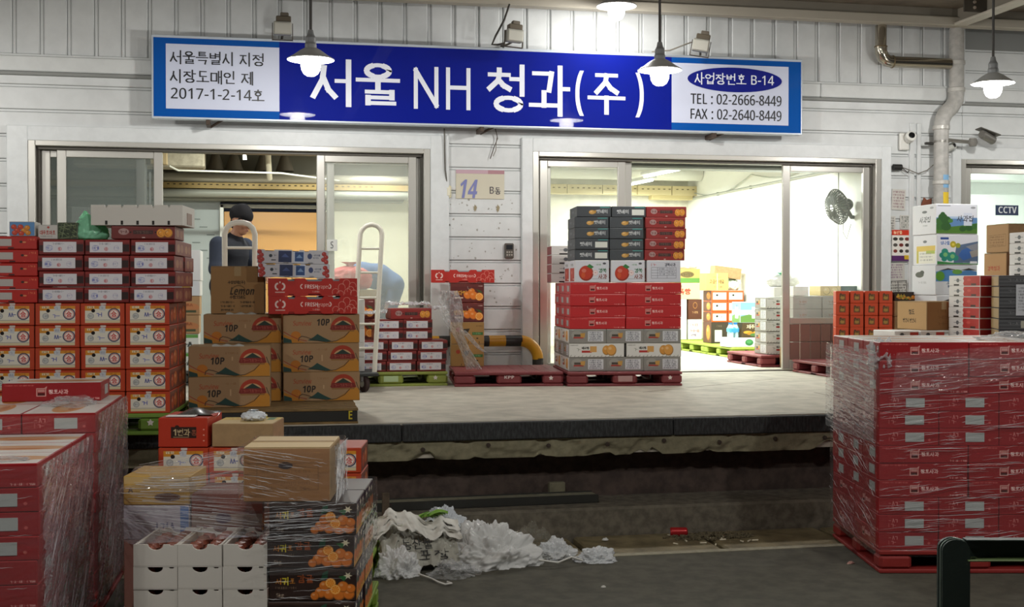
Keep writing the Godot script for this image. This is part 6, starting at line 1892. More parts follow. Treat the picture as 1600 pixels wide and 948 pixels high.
# ------------------------------------------------------------------ inside the right bay
func goods_inside() -> void:
	var green := Color("93a63c")
	var white := M(Color("e6e5e0"), 0.5)
	# far stack
	plastic_pallet(at(6.3, DY, -18.3, 0), 0.66, 1.0, green, "light green plastic pallet farthest back along the bright right wall")
	var fa := [["c9b07a", 0.3, "far kraft carton with red lettering, second from top, right wall"], ["5d7a34", 0.22, "far carton with green band and printed greens, topmost, right wall"]]
	var f1 := pr(60, 60, "ecebe6")
	f1.ell(24, 18, 5, 6, Color("2f2f2c")).poly([Vector2(14, 44), Vector2(22, 30), Vector2(26, 32), Vector2(20, 50)], Color("4a6a9a"))
	var f2 := pr(60, 60, "5a3020")
	f2.arc(30, 18, 9, 0, TAU, 2, Color("a8763c")).scrawl(18, 36, 26, 6, Color("c9a070"), 4)
	var f3 := pr(60, 40, "d9c79a")
	f3.text("곡향", 10, 14, 14, Color("b03a2c"), 0.16).ell(12, 8, 6, 4, Color("7a7a6a"))
	var f4 := pr(60, 40, "c9a85c")
	f4.rect(0, 26, 60, 14, Color("5a8a3c")).ell(30, 16, 16, 9, Color("6a5a34")).scrawl(14, 12, 30, 8, Color("4d3f24"), 7)
	var f5 := pr(60, 60, "ece9ea")
	f5.scrawl(8, 12, 40, 8, Color("9a4a5a"), 3).scrawl(8, 30, 40, 8, Color("b5484e"), 5).scrawl(8, 44, 30, 6, Color("6a4a8a"), 6)
	var FA := at(6.56, 0.934, -18.4, 0)
	put(carton(0.22, 0.31, 0.3, white, f1.mat(0.5)), FA, -0.13, 0, -0.16, 0, "carton", "white far carton with dark fruit and blue stroke, lower left on green pallet")
	put(carton(0.22, 0.31, 0.3, white, f5.mat(0.5)), FA, 0.12, 0, -0.16, 0, "carton", "white far carton with red lettering, lower right on green pallet")
	put(carton(0.22, 0.31, 0.3, white, f1.mat(0.5)), FA, -0.13, 0.312, -0.16, 0, "carton", "white far carton with dark fruit, upper left on green pallet")
	put(carton(0.22, 0.31, 0.3, M(Color("5a3020"), 0.5), f2.mat(0.5)), FA, 0.12, 0.312, -0.16, 0, "carton", "dark brown far carton with round emblem on green pallet")
	put(carton(0.42, 0.25, 0.3, M(Color("d9c79a"), 0.6), f3.mat(0.6)), FA, -0.01, 0.624, -0.16, 0, "carton", fa[0][2])
	put(carton(0.42, 0.22, 0.3, M(Color("c9a85c"), 0.6), f4.mat(0.6)), FA, -0.01, 0.876, -0.16, 0, "carton", fa[1][2])
	lump("white_sack", "rumpled white sack with green marks lying on farthest stack", FA * at(-0.02, 1.097, -0.16), Vector3(0.24, 0.12, 0.15), M(Color("eeeeea"), 0.7), 5, "sack")
	# orange and white stack
	plastic_pallet(at(6.28, DY, -15.85, 0), 0.68, 1.1, green, "light green plastic pallet nearer the doorway along bright right wall")
	plastic_pallet(at(6.3, DY, -17.0, 0), 0.66, 1.1, green, "light green plastic pallet in the middle along bright right wall")
	var os := pr(60, 40, "5d3420")
	os.fruit(38, 20, 15, Color("d98a34"))
	var osm := os.mat(0.5)
	var ow := pr(70, 46, "c9561f")
	ow.rect(5, 8, 60, 32, Color("e8e4da")).ell(24, 20, 5, 5, Color("2f2a24")).scrawl(34, 18, 12, 8, Color("55506a"), 3, 1.6).arc(54, 22, 7, 0, TAU, 1.6, Color("c98a8a"))
	var OW := carton(0.245, 0.1505, 0.34, M(Color("c9561f"), 0.5), ow.mat(0.5), osm)
	var db := pr(60, 60, "3f342c")
	db.rect(12, 22, 26, 34, Color("e3e3e0")).scrawl(20, 8, 16, 5, Color("7a6a5a"), 3)
	var O := at(6.44, 0.934, -17.06, 0)
	put(carton(0.26, 0.304, 0.34, M(Color("3f342c"), 0.5), db.mat(0.5), osm), O, 0.13, 0, -0.18, 0, "carton", "dark brown carton with white sheet at bottom of orange and white stack")
	put(carton(0.24, 0.304, 0.34, T.kraft, null, osm), O, 0.385, 0, -0.18, 0, "carton", "plain kraft carton low in orange and white stack near wall")
	for r in 3:
		for c in 2: put(OW, O, 0.124 + 0.25 * c, 0.306 + 0.1525 * r, -0.18, 0, "orange_carton", "orange and white carton inside right bay, %s row from top, %s" % [ordinal(2 - r), ["left", "right"][c]], "orange and white cartons inside the right bay")
	var gk := pr(100, 72, "d0aa62")
	gk.scrawl(30, 14, 40, 6, Color("9a6a3a"), 3).text("고급훈제굴", 12, 28, 15, Color("6a4a24"), 0.13, 0.85).scrawl(34, 54, 44, 7, Color("b5503a"), 5).rect(46, 0, 6, 72, Color("e0c890"))
	put(carton(0.33, 0.25, 0.3, M(Color("c9a25c"), 0.6), gk.mat(0.55)), O, 0.1, 0.765, -0.18, 0, "carton", "tan carton with brown lettering on top of orange and white stack")
	lump("plastic_bag", "white and green plastic bag on orange and white stack", O * at(0.35, 0.765, -0.17), Vector3(0.13, 0.16, 0.15), M(Color("d5e6d0"), 0.4), 8, "bag")
	var tl := put(carton(0.4, 0.16, 0.26, T.kraft), O, 0.27, 0.945, -0.18, -6, "kraft_carton", "tan empty carton tilted on top of white and green bag")
	tl.rotate_object_local(Vector3.BACK, deg_to_rad(-7))
	# boxes in front of it
	var sb := pr(100, 80, "7fb0dc")
	sb.rect(0, 30, 100, 20, Color("cfe2f0")).poly([Vector2(0, 56), Vector2(30, 48), Vector2(60, 56), Vector2(100, 50), Vector2(100, 80), Vector2(0, 80)], Color("5f8a3c")).rect(40, 18, 36, 46, Color("dfe8f2")).ell(58, 14, 5, 4, Color("33435c"))
	sb.scrawl(46, 30, 24, 8, Color("7a8aa8"), 5)
	var cb := pr(100, 56, "4a3a1c")
	for k in 7: cb.ell(20 + k * 12, 36 + (k % 3) * 5, 16, 6, [Color("d9a22e"), Color("b5801f"), Color("4a7a3a")][k % 3])
	cb.text("제주사과", 16, 6, 15, Color("e9e0c0"), 0.15)
	var lw := pr(120, 36, "e8eae8")
	lw.ell(58, 18, 12, 13, Color("2f7a44")).ell(58, 15, 8, 7, Color("4a9a5c")).arc(82, 22, 5, 0, TAU, 1.6, Color("55705c")).text("토마토", 92, 9, 12, Color("6a7a70"), 0.12, 0.6)
	var Q := at(6.2, 0.934, -15.9, 0)
	put(carton(0.58, 0.125, 0.36, white, lw.mat(0.45)), Q, 0.36, 0, -0.2, 0, "carton", "low white carton with green globe print, bottom before orange stack")
	put(carton(0.4, 0.2, 0.3, M(Color("4a3a1c"), 0.5), cb.mat(0.4)), Q, 0.46, 0.127, -0.2, 0, "carton", "dark carton with yellow fruit and leaves under sky-blue picture carton")
	put(carton(0.42, 0.28, 0.3, M(Color("cfe0ee"), 0.5), sb.mat(0.4), sb.mat(0.4)), Q, 0.44, 0.329, -0.2, 0, "carton", "sky-blue landscape picture carton in front of orange and white stack")
	var wj := thing("water_pack", "shrink-wrapped pack of clear blue-capped bottles beside dark fruit carton", "bottles", Q * at(0.17, 0.127, -0.16))
	for i in 2:
		for j in 2:
			var p := Vector3(-0.035 + 0.07 * i, 0, -0.035 + 0.07 * j)
			part("bottle", MB.new().lathe([Vector2(0, 0), Vector2(0.03, 0), Vector2(0.032, 0.02), Vector2(0.032, 0.13), Vector2(0.02, 0.16), Vector2(0.013, 0.17), Vector2(0.013, 0.18)], 14, p).mesh(M(Color("a9c9cc"), 0.15)), wj)
			part("cap", MB.new().lathe([Vector2(0.015, 0.178), Vector2(0.015, 0.2), Vector2(0, 0.2)], 12, p).mesh(M(Color("2f7fc0"), 0.4)), wj)
	part("shrink_label", boxm(Vector3(0, 0.1, 0), Vector3(0.145, 0.08, 0.145), M(Color("3f9ad0"), 0.3), 0.02), wj)
	# white pear cartons on the red pallet inside the doorway
	plastic_pallet(at(5.9, DY, -13.98, 0), 1.06, 1.1, Color("7c3236"), "dark red plastic pallet just inside right doorway under white pear cartons", "faded")
	for r in 5: put(T.pg, at(6.3, 0.934 + 0.1385 * r, -14.3), 0, 0, 0, 0, "pear_carton", "white pear carton inside right doorway, %s from top" % ordinal(4 - r), "white pear cartons inside the right doorway")
	put(carton(0.4, 0.12, 0.3, white), at(6.33, 1.6275, -14.3), 0, 0, 0, 2, "carton", "plain white carton lying on white pear cartons in right doorway")
	lump("plastic_bag", "white bag with green leaves sticking out on doorway pear cartons", at(6.3, 1.749, -14.28), Vector3(0.2, 0.17, 0.14), M(Color("f2f4f1"), 0.5), 12, "bag")
	var lf := thing("leafy_greens", "few bright green leaves poking from white bag in right doorway", "greens", at(6.25, 1.85, -14.2))
	for k in 5:
		part("leaf", MB.new().sheet(5, 6, func(u: float, v: float) -> Vector3:
			var a := k * 1.2
			return Vector3(cos(a) * 0.09 * v + (u - 0.5) * 0.06 * sin(PI * v) * sin(a), 0.04 + 0.09 * v - 0.06 * v * v, sin(a) * 0.05 * v + (u - 0.5) * 0.06 * sin(PI * v) * cos(a) + 0.02)).mesh(M(Color("5fb08a"), 0.5)), lf)
	# grey cartons seen through the fixed leaf
	var gc := pr(120, 50, "a2a39f")
	gc.scrawl(26, 18, 30, 8, Color("8a6a5c"), 4, 1.4).scrawl(26, 30, 30, 4, Color("7d7f7c"), 5)
	var GC := carton(0.36, 0.152, 0.38, M(Color("a2a39f"), 0.5), gc.mat(0.5))
	for r in 4:
		for c in 2: put(GC, at(6.31 + 0.365 * c, DY + 0.001 + 0.2095 * r if r < 0 else 1.03 + 0.1535 * r, -13.77), 0, 0, 0, 0, "grey_carton", "grey carton behind right door glass, %s row from top, %s" % [ordinal(3 - r), ["left", "right"][c]], "grey cartons behind the right door glass")
	for c in 2: put(carton(0.36, 0.237, 0.38, T.kraft), at(6.31 + 0.365 * c, DY + 0.001, -13.77), 0, 0, 0, 0, "kraft_carton", "kraft carton on floor behind right door kick panel, %s" % ["left", "right"][c], "plain support cartons")
	var pc := pr(80, 36, "d9c48f")
	pc.fruit(24, 18, 14, Color("e6d29a"), 15).fruit(56, 18, 14, Color("e6d29a"), 15)
	put(carton(0.26, 0.115, 0.3, M(Color("d9c48f"), 0.5), pc.mat(0.5)), at(6.62, 1.6455, -13.78), 0, 0, 0, 0, "carton", "tan carton with pale pear print on grey cartons behind glass")
	put(carton(0.2, 0.115, 0.3, M(Color("4d6360"), 0.5)), at(6.86, 1.6455, -13.78), 0, 0, 0, 0, "carton", "dark teal carton on grey cartons behind right door glass")
	put(carton(0.19, 0.11, 0.3, white), at(6.25, 1.6455, -13.78), 0, 0, 0, 0, "carton", "open white carton on grey cartons behind right door glass")
	# left bay, behind the dusty pane
	base_stack(0.82, -13.95, 0.5, 0.45, 1.72, 3, "plain kraft carton behind dusty left pane")
	lump("net_bag", "pinkish red net bag of onions behind the dusty glass pane", at(1.04, 1.722, -14.15), Vector3(0.25, 0.26, 0.18), M(Color("c4453f"), 0.6), 17, "bag", 0.14)


func lump(called: String, label: String, xf: Transform3D, s: Vector3, mat: Material, sd: int, cat: String, rough := 0.22) -> void:  # a soft sack or bag, flat underneath
	var n := FastNoiseLite.new()
	n.seed = sd
	n.frequency = 2.4
	n.fractal_octaves = 4
	var o := thing(called, label, cat, xf)
	part("sack_body", MB.new().sheet(40, 20, func(u: float, v: float) -> Vector3:
		var a := TAU * u
		var b := (v - 0.5) * PI
		var p := Vector3(cos(a) * cos(b), sin(b), -sin(a) * cos(b))
		var r := 1.0 + rough * n.get_noise_3dv(p * 1.4) + rough * 0.4 * n.get_noise_3dv(p * 5.0)
		return Vector3(p.x * r * s.x, maxf(0.0, (p.y * r * 0.6 + 0.42) * s.y), p.z * r * s.z)).mesh(mat), o)
	part("sack_tie", MB.new().sheet(16, 5, func(u: float, v: float) -> Vector3:
		var a := TAU * u
		var r := 0.12 + 0.25 * v * v
		return Vector3(cos(a) * r * s.x * (1.0 + 0.3 * sin(a * 4.0) * v), s.y * (0.98 + 0.2 * v), -sin(a) * r * s.z)).mesh(mat), o)


# ------------------------------------------------------------------ stretch film
# A wrinkled sleeve of film round a stack: fr has its origin at the front left bottom corner, z runs back to -d.
func film_sleeve(fr: Transform3D, w: float, d: float, y0: float, y1: float, mat: Material, sd: int, off := 0.016, amp := 0.012, slant := 0.25) -> ArrayMesh:
	var n := FastNoiseLite.new()
	n.seed = sd
	n.frequency = 1.0
	n.fractal_octaves = 4
	n.fractal_gain = 0.55
	var per := 2.0 * (w + d)
	var m := MB.new()
	m.sheet(int(per / 0.022), int((y1 - y0) / 0.009), func(u: float, v: float) -> Vector3:
		var s := u * per
		var y := lerpf(y0, y1, v)
		var p: Vector3
		var o: Vector3
		if s < w:
			p = Vector3(s, y, 0)
			o = Vector3.BACK
		elif s < w + d:
			p = Vector3(w, y, -(s - w))
			o = Vector3.RIGHT
		elif s < 2 * w + d:
			p = Vector3(w - (s - w - d), y, -d)
			o = Vector3.FORWARD
		else:
			p = Vector3(0, y, -d + (s - 2 * w - d))
			o = Vector3.LEFT
		var yy := y + slant * s * 0.35
		var k := absf(n.get_noise_2d(s * 2.2, yy * 34.0)) * 1.0 + absf(n.get_noise_2d(s * 6.0 + 50.0, yy * 70.0)) * 0.45
		k += 0.8 * maxf(0.0, n.get_noise_2d(s * 1.3 + 90.0, yy * 9.0))
		return p + o * (off + amp * (k - 0.35)))
	m.xform(fr)
	return m.mesh(mat)


func film_sheet(a: Vector3, b: Vector3, c: Vector3, d: Vector3, mat: Material, sd: int, amp: float, nu := 60, nv := 40, sag := 0.0, fu := 3.0, fv := 26.0, skew := 0.0) -> ArrayMesh:  # corners: lower left, lower right, upper right, upper left
	var n := FastNoiseLite.new()
	n.seed = sd
	n.frequency = 1.0
	n.fractal_octaves = 4
	var out := (b - a).cross(d - a).normalized()
	var m := MB.new()
	m.sheet(nu, nv, func(u: float, v: float) -> Vector3:
		var p := a.lerp(b, u).lerp(d.lerp(c, u), v)
		return p + out * (amp * (absf(n.get_noise_2d(u * fu, (v + skew * u) * fv)) + 0.5 * absf(n.get_noise_2d(u * fu * 2.5, (v + skew * u) * fv * 2.2)) - 0.3) - sag * sin(PI * u) * sin(PI * v)))
	return m.mesh(mat)


# Gathered folds of the film, seen as pale streaks: thin tapering rolls lying on the sleeve.
func creases(w: float, d: float, y0: float, y1: float, n: int, sd: int, slope: float, faces: Array, mat: Material, off := 0.024) -> ArrayMesh:
	var g := RandomNumberGenerator.new()
	g.seed = sd
	var m := MB.new()
	for i in n:
		var f: int = faces[g.randi() % faces.size()]
		var span := w if f % 2 == 0 else d
		var l := g.randf_range(0.03, 0.16) if g.randf() < 0.75 else g.randf_range(0.16, 0.5)
		var s := g.randf_range(0.0, maxf(0.01, span - l * 0.5))
		var y := lerpf(y0, y1, g.randf())
		var sl := slope + g.randf_range(-0.09, 0.09)
		var r := g.randf_range(0.0006, 0.0018)
		var mid := []
		for k in 7:
			var u := clampf(s + l * (k / 6.0 - 0.5), 0.0, span)
			var yy := clampf(y + sl * (u - s) + 0.0015 * sin(k * 2.1 + i), y0, y1)
			var o := off + 0.003 * sin(k * 1.7 + i * 0.7)
			mid.append([Vector3(u, yy, o), Vector3(w + o, yy, -u), Vector3(w - u, yy, -d - o), Vector3(-o, yy, -u)][f])
		m.tube([mid[3], mid[2], mid[1], mid[0]], r, 5, false, 0.0002)
		m.tube([mid[3], mid[4], mid[5], mid[6]], r, 5, false, 0.0002)
	return m.mesh(mat)


func goods_on_street() -> void:
	var rd_top := pr(120, 80, "d9d6d0")
	rd_top.ell(70, 40, 60, 17, Color("c98a4a")).ell(84, 40, 44, 11, Color("c9a07a")).rect(0, 0, 120, 6, Color("e3e1dd")).ell(70, 46, 34, 5, Color("b5703c"))
	var rt := rd_top.mat(0.35)
	var rdl: Node3D = T.rd
	# a copy of the long red carton with its white and orange lid print
	var RT := carton(0.543, 0.1055, 0.366, M(Color("951a1f"), 0.4), long_red_face("951a1f"), end_red_face("951a1f"), rt)
	for s in ["left", "right"]: add_label(RT, Vector3(-0.2725 if s == "left" else 0.2725, 0.053, 0.035 * (1.0 if s == "left" else -1.0)), 0.115, 0.056, M(Color("aeb2b0"), 0.45), s)
	# ================= wrapped stack at the right
	var R := at(3.73, 0.0, -7.02, -11.6)
	plastic_pallet(R * at(0.0, 0.0, 0.03), 1.13, 1.12, Color("8a2420"), "red plastic pallet on street under big wrapped red stack at right")
	var nm := "wrapped stack at right"
	for r in 12:
		var long := (r / 3) % 2 == 1
		var y := 0.1420 + 0.1058 * r
		var top := r == 11
		if long:
			for c in 2:
				for b in 3:
					if b > 0 and c > 0 and not top: continue
					var place: String = ["front left", "front right"][c] if b == 0 else ["middle left", "middle right", "rear left", "rear right"][(b - 1) * 2 + c]
					put(RT if top else rdl, R, 0.278 + 0.548 * c, y, -0.185 - 0.369 * b, 0, "apple_carton", "long red carton, %s from bottom, %s, %s" % [ordinal(r), place, nm], "long red cartons of the wrapped stack at right")
		else:
			for c in 3:
				put(rdl, R, 0.187 + 0.369 * c, y, -0.276, 90, "apple_carton", "red carton end-on with grey label, %s from bottom, %s from left, %s" % [ordinal(r), ordinal(c), nm], "long red cartons of the wrapped stack at right")
			put(rdl, R, 0.187, y, -0.276 - 0.548, 90, "apple_carton", "red carton behind left end-on one, %s from bottom, %s" % [ordinal(r), nm], "long red cartons of the wrapped stack at right")
	var fr := thing("stretch_film", "clear wrinkled stretch film wound round big red stack at right", "plastic film", R)
	part("film_sleeve", film_sleeve(Transform3D(), 1.1, 1.11, 0.1, 1.33, film_mat(0.03), 31, 0.014, 0.01), fr)
	var crease := film_mat(0.62)
	part("film_crease", creases(1.1, 1.11, 0.12, 1.32, 300, 37, 0.1, [0], crease), fr)
	part("film_crease", creases(1.1, 1.11, 0.75, 1.3, 190, 38, 0.1, [3], crease), fr)
	part("film_crease", creases(1.1, 1.11, 0.14, 0.8, 60, 39, 0.3, [3], crease), fr)
	part("film_fold", film_sheet(Vector3(-0.04, 0.78, -1.14), Vector3(-0.04, 0.8, 0.03), Vector3(-0.035, 1.36, 0.02), Vector3(-0.035, 1.36, -1.14), film_mat(0.2), 33, 0.009, 50, 90, 0.0, 1.2, 14.0, 0.1), fr)
	part("film_fold", film_sheet(Vector3(0.06, 1.05, 0.05), Vector3(1.1, 1.25, 0.05), Vector3(1.1, 1.41, 0.03), Vector3(0.1, 1.35, 0.03), film_mat(0.06), 34, 0.02, 80, 40, 0.0, 2.0, 14.0, 0.5), fr)
	part("bunched_film", crumple(Vector3(0.05, 1.32, -0.12), Vector3(0.11, 0.16, 0.2), 35, film_mat(0.4)), fr)
	part("bunched_film", crumple(Vector3(0.98, 1.42, -0.25), Vector3(0.35, 0.07, 0.3), 36, film_mat(0.24)), fr)

	# ================= wrapped red stacks at the left
	for q in [[at(-0.93, 0.0, -5.7, -3.5), 8, "nearest stack at left", "nearest wrapped red stack at lower left", 41], [at(-0.83, 0.0, -6.82, -1.5), 9, "second stack at left", "second wrapped red stack at left", 45]]:
		var L: Transform3D = q[0] * at(-1.1, 0, 0)
		plastic_pallet(L * at(-0.01, 0, 0.02), 1.12, 1.1, Color("8a2420"), "red plastic pallet under the %s" % q[3])
		for r in q[1]:
			var long: bool = r >= q[1] - 1 or r < q[1] - 4 if q[1] == 8 else r < 4 or r in [5, 6]
			var y: float = 0.1420 + 0.1055 * r
			var top: bool = r == q[1] - 1
			if long:
				for c in 2:
					for b in 3:
						if b > 0 and c == 0 and not top: continue
						var place: String = ["front left", "front right"][c] if b == 0 else ["middle left", "middle right", "rear left", "rear right"][(b - 1) * 2 + c]
						put(RT if top else rdl, L, 0.276 + 0.548 * c, y, -0.186 - 0.368 * b, 0, "apple_carton", "long red carton, %s from top, %s, %s" % [ordinal(q[1] - 1 - r), place, q[2]], "long red cartons of the wrapped stacks at left")
			else:
				for c in 3:
					for b in 2:
						if b == 1 and c < 2 and not top: continue
						put(RT if top else rdl, L, 0.185 + 0.368 * c, y, -0.277 - 0.548 * b, 90, "apple_carton", "red carton end-on, %s from top, %s, %s, %s" % [ordinal(q[1] - 1 - r), ordinal(c) + " from left", ["front", "rear"][b], q[2]], "long red cartons of the wrapped stacks at left")
		var h: float = 0.142 + 0.1055 * q[1]
		var f := thing("stretch_film", "clear stretch film wound round the %s" % q[3], "plastic film", L)
		part("film_sleeve", film_sleeve(Transform3D(), 1.1, 1.1, 0.08, h - 0.01, film_mat(0.04), q[4], 0.014, 0.01, -0.3), f)
		part("film_crease", creases(1.1, 1.1, 0.1, h - 0.01, 60, q[4] + 5, 0.1, [0], film_mat(0.55)), f)
		part("film_crease", creases(1.1, 1.1, 0.1, h - 0.01, 80, q[4] + 6, 0.9, [1], film_mat(0.5)), f)
		part("film_fold", film_sheet(Vector3(1.135, 0.1, 0.02), Vector3(1.135, 0.1, -1.1), Vector3(1.13, h, -1.1), Vector3(1.13, h, 0.02), film_mat(0.17, Color("c9bfc8")), q[4] + 1, 0.022, 60, 90, 0.0, 2.0, 12.0, -1.3), f)
		part("bunched_film", crumple(Vector3(0.9, h + 0.005, -0.55 if q[1] == 9 else -0.12), Vector3(0.2, 0.05 if q[1] == 9 else 0.015, 0.35 if q[1] == 9 else 0.1), q[4] + 2, film_mat(0.3)), f)
		if q[1] == 9:
			part("bunched_film", crumple(Vector3(0.42, h + 0.01, -0.12), Vector3(0.2, 0.08, 0.14), q[4] + 3, film_mat(0.22)), f)
			put(RT, L, 0.76, h + 0.001, -0.9, 0, "apple_carton", "red carton with white lid lying on rear of second wrapped stack at left")

	# ================= orange stamped cartons behind the foreground pallet
	var G := at(-0.54, 0.0, -7.16, -11)
	plastic_pallet(G, 1.14, 1.0, Color("7d9a30"), "green plastic pallet on street under orange cartons behind foreground load", "star")
	for r in 5:
		for c in 4:
			put(T["so%d" % ((r + c) % 3)], G, 0.142 + 0.283 * c, 0.1420 + 0.1433 * r, -0.19, 0, "fruit_carton", "orange stamped carton behind foreground load, %s row from top, %s column" % [ordinal(4 - r), ordinal(c)], "orange stamped cartons on the street")
	var pl := pr(110, 66, "b5341c")
	pl.rect(28, 20, 58, 26, Color("2c1a14")).ell(42, 20, 5, 4, Color("2c1a14")).text("1번과", 33, 25, 15, Color("c9b58a"), 0.13).text("홍", 74, 26, 14, Color("8a4a34"), 0.13).rect(33, 43, 36, 1.6, Color("b5a07a"))
	for k in 3: pl.ell(103, 26 + k * 13, 2, 1.6, Color("e0b0a0"))
	var rb := carton(0.272, 0.163, 0.36, M(Color("b5341c"), 0.45), pl.mat(0.45))
	put(rb, G, 0.14, 0.8600, -0.19, 0, "fruit_carton", "orange-red carton with dark lettered plate on street stack before dock")
	var sh := thing("plastic_sheet", "dark plastic sheet and white paper lying on plate-lettered red carton", "plastic film", G * at(0.14, 1.025, -0.2))
	part("dark_sheet", MB.new().sheet(16, 12, func(u: float, v: float) -> Vector3: return Vector3(lerpf(-0.06, 0.14, u), 0.006 + 0.03 * sin(u * 4.0) * sin(PI * v), lerpf(0.1, -0.15, v))).mesh(M(Color("3f403c"), 0.25)), sh)
	part("white_paper", boxm(Vector3(-0.02, 0.004, 0.13), Vector3(0.16, 0.004, 0.07), M(Color("e9e9e6"), 0.5)), sh)
	var yt := pr(80, 60, "c9ac4c")
	yt.rect(0, 26, 80, 34, Color("c9b07c")).scrawl(14, 12, 24, 6, Color("b5502c"), 3).rect(62, 2, 10, 22, Color("4a7a4a"))
	put(carton(0.34, 0.13, 0.34, T.kraft, null, null, yt.mat(0.6)), G, 0.47, 0.8600, -0.19, 0, "kraft_carton", "kraft carton with yellow printed top beside plate-lettered red carton")
	lump("plastic_bag", "crumpled clear bag lying on yellow-topped kraft carton", G * at(0.5, 0.993, -0.18), Vector3(0.07, 0.05, 0.06), M(Color("d5dade"), 0.25), 51, "bag", 0.3)

	# ================= foreground pallet: foam trays, tangerine cartons, film
	var P := at(-0.56, 0.0, -5.98, -11)
	plastic_pallet(P * at(-0.19, 0, 0.03), 1.22, 1.1, Color("7d9a30"), "green plastic pallet under the foreground film-wrapped load")
	var foam := M(Color("cfcac2"), 0.6)
	var ff := pr(40, 22, "d0cbc3")
	ff.rect(0, 20, 40, 1, Color("b9b4ac"))
	var FT := tray(0.203, 0.1035, 0.42, foam, ff.mat(0.6), [[0.0, 0.036, 0.026, true], [0.075, 0.012, 0.006, false]], [], 0.012)
	var heap := MB.new()
	for k in 10: heap.lathe([Vector2(0, -0.03), Vector2(0.026, -0.018), Vector2(0.036, 0.0), Vector2(0.026, 0.02), Vector2(0, 0.026)], 10, Vector3(-0.045 + 0.09 * (k % 2) + 0.004 * sin(k * 5.0), 0.068 + 0.004 * sin(k * 3.0), 0.16 - 0.078 * (k / 2)))
	var hp := part("fruit", heap.mesh(M(Color("8a4a38"), 0.4)), FT)
	hp.set_meta("kind", "stuff")
	for r in 4:
		for c in 3: put(FT, P, 0.103 + 0.2055 * c, 0.1420 + 0.1045 * r, -0.215, 0, "foam_tray", "white foam tray of brown fruit, %s row from top, %s column, foreground" % [ordinal(3 - r), ordinal(c)], "white foam trays in the foreground", "tray")
	var TG := carton(0.402, 0.1515, 0.36, M(Color("2c1f1b"), 0.4), tangerine_face(), tangerine_side())
	for r in 4: put(TG, P, 0.82 + 0.008 * (r % 2), 0.1420 + 0.153 * r, -0.185, 0, "tangerine_carton", "dark brown carton printed with tangerines, %s from top, right side of foreground load" % ordinal(3 - r), "tangerine cartons of the foreground load")
	for r in 4: put(TG, P, 0.83, 0.1420 + 0.153 * r, -0.555, 0, "tangerine_carton", "tangerine carton in rear row of foreground load, %s from top" % ordinal(3 - r), "tangerine cartons of the foreground load")
	var kf := pr(120, 74, "96683a")
	kf.ell(58, 24, 10, 5, Color("3a2a2c")).line([Vector2(18, 22), Vector2(104, 20), Vector2(104, 58), Vector2(18, 60), Vector2(18, 22)], 1.0, Color("7d5630"))
	for k in 4: kf.scrawl(24, 30 + k * 8, 70, 4, Color("855c34"), k + 70, 0.8)
	var kfm := carton(0.4, 0.25, 0.42, T.kraft, kf.mat(0.7))
	add_flaps(kfm, 0.4, 0.25, 0.42, M(Color("c2a878"), 0.6), false)
	put(kfm, P, 0.705, 0.7555, -0.22, 1, "kraft_carton", "brown kraft carton with hand hole on top of foreground tangerine cartons")
	var yk := pr(90, 46, "b08a3c")
	yk.rect(0, 0, 90, 12, Color("c2a36a")).ell(60, 34, 18, 7, Color("5a3a2c")).text("A", 6, 18, 8, Color("3a2c1c"), 0.12)
	var lv := pr(90, 50, "b9b4c0")
	lv.rect(78, 0, 12, 50, Color("5f7fb5")).scrawl(46, 26, 24, 7, Color("3f4470"), 3, 1.6)
	var rv := pr(90, 50, "6d4038")
	rv.rect(0, 0, 90, 22, Color("7a4438")).rect(0, 26, 90, 16, Color("8d7a70")).ell(40, 32, 10, 7, Color("5a4a5a"))
	put(carton(0.33, 0.345, 0.36, M(Color("9a6a60"), 0.6)), P, -0.02, 0.1420, -0.65, 0, "carton", "pinkish carton low behind foam trays under film")
	put(carton(0.33, 0.17, 0.36, M(Color("b9b4c0"), 0.5), lv.mat(0.5)), P, -0.02, 0.4890, -0.65, 0, "carton", "lavender carton with blue end stripe under film behind foam trays")
	put(carton(0.33, 0.145, 0.36, M(Color("b08a3c"), 0.6), yk.mat(0.6)), P, -0.02, 0.6610, -0.65, 0, "carton", "yellow kraft carton with dark oval under film, top of rear left pile")
	for r in 3: put(carton(0.36, 0.19, 0.36, M(Color("6d4038"), 0.6), rv.mat(0.5)), P, 0.335, 0.1420 + 0.192 * r, -0.65, 0, "carton", "brownish red carton behind foam trays under film, %s from top" % ordinal(2 - r), "brownish red cartons under the film")
	var fm := thing("stretch_film", "clear stretch film stretched in taut creases over the foreground load", "plastic film", P)
	var clear := film_mat(0.04)
	var SL := Transform3D(Basis(), Vector3(0.61, 0, 0.0))
	part("film_sleeve", film_sleeve(SL, 0.43, 0.78, 0.42, 0.755, clear, 61, 0.014, 0.01, 0.0), fm)
	var KL := Transform3D(Basis(), Vector3(0.5, 0, 0.0))
	part("film_sleeve", film_sleeve(KL, 0.415, 0.45, 0.75, 1.012, clear, 62, 0.014, 0.01, 0.3), fm)
	part("film_crease", creases(0.43, 0.78, 0.58, 0.76, 90, 68, 0.05, [0], crease), fm, null, SL)
	part("film_crease", creases(0.43, 0.78, 0.15, 0.56, 25, 69, 0.02, [0], crease), fm, null, SL)
	part("film_crease", creases(0.415, 0.45, 0.75, 1.0, 60, 70, -0.2, [0, 0, 1], crease), fm, null, KL)
	part("film_crease", creases(0.415, 0.45, 0.75, 1.0, 60, 81, 1.6, [1], crease), fm, null, KL)
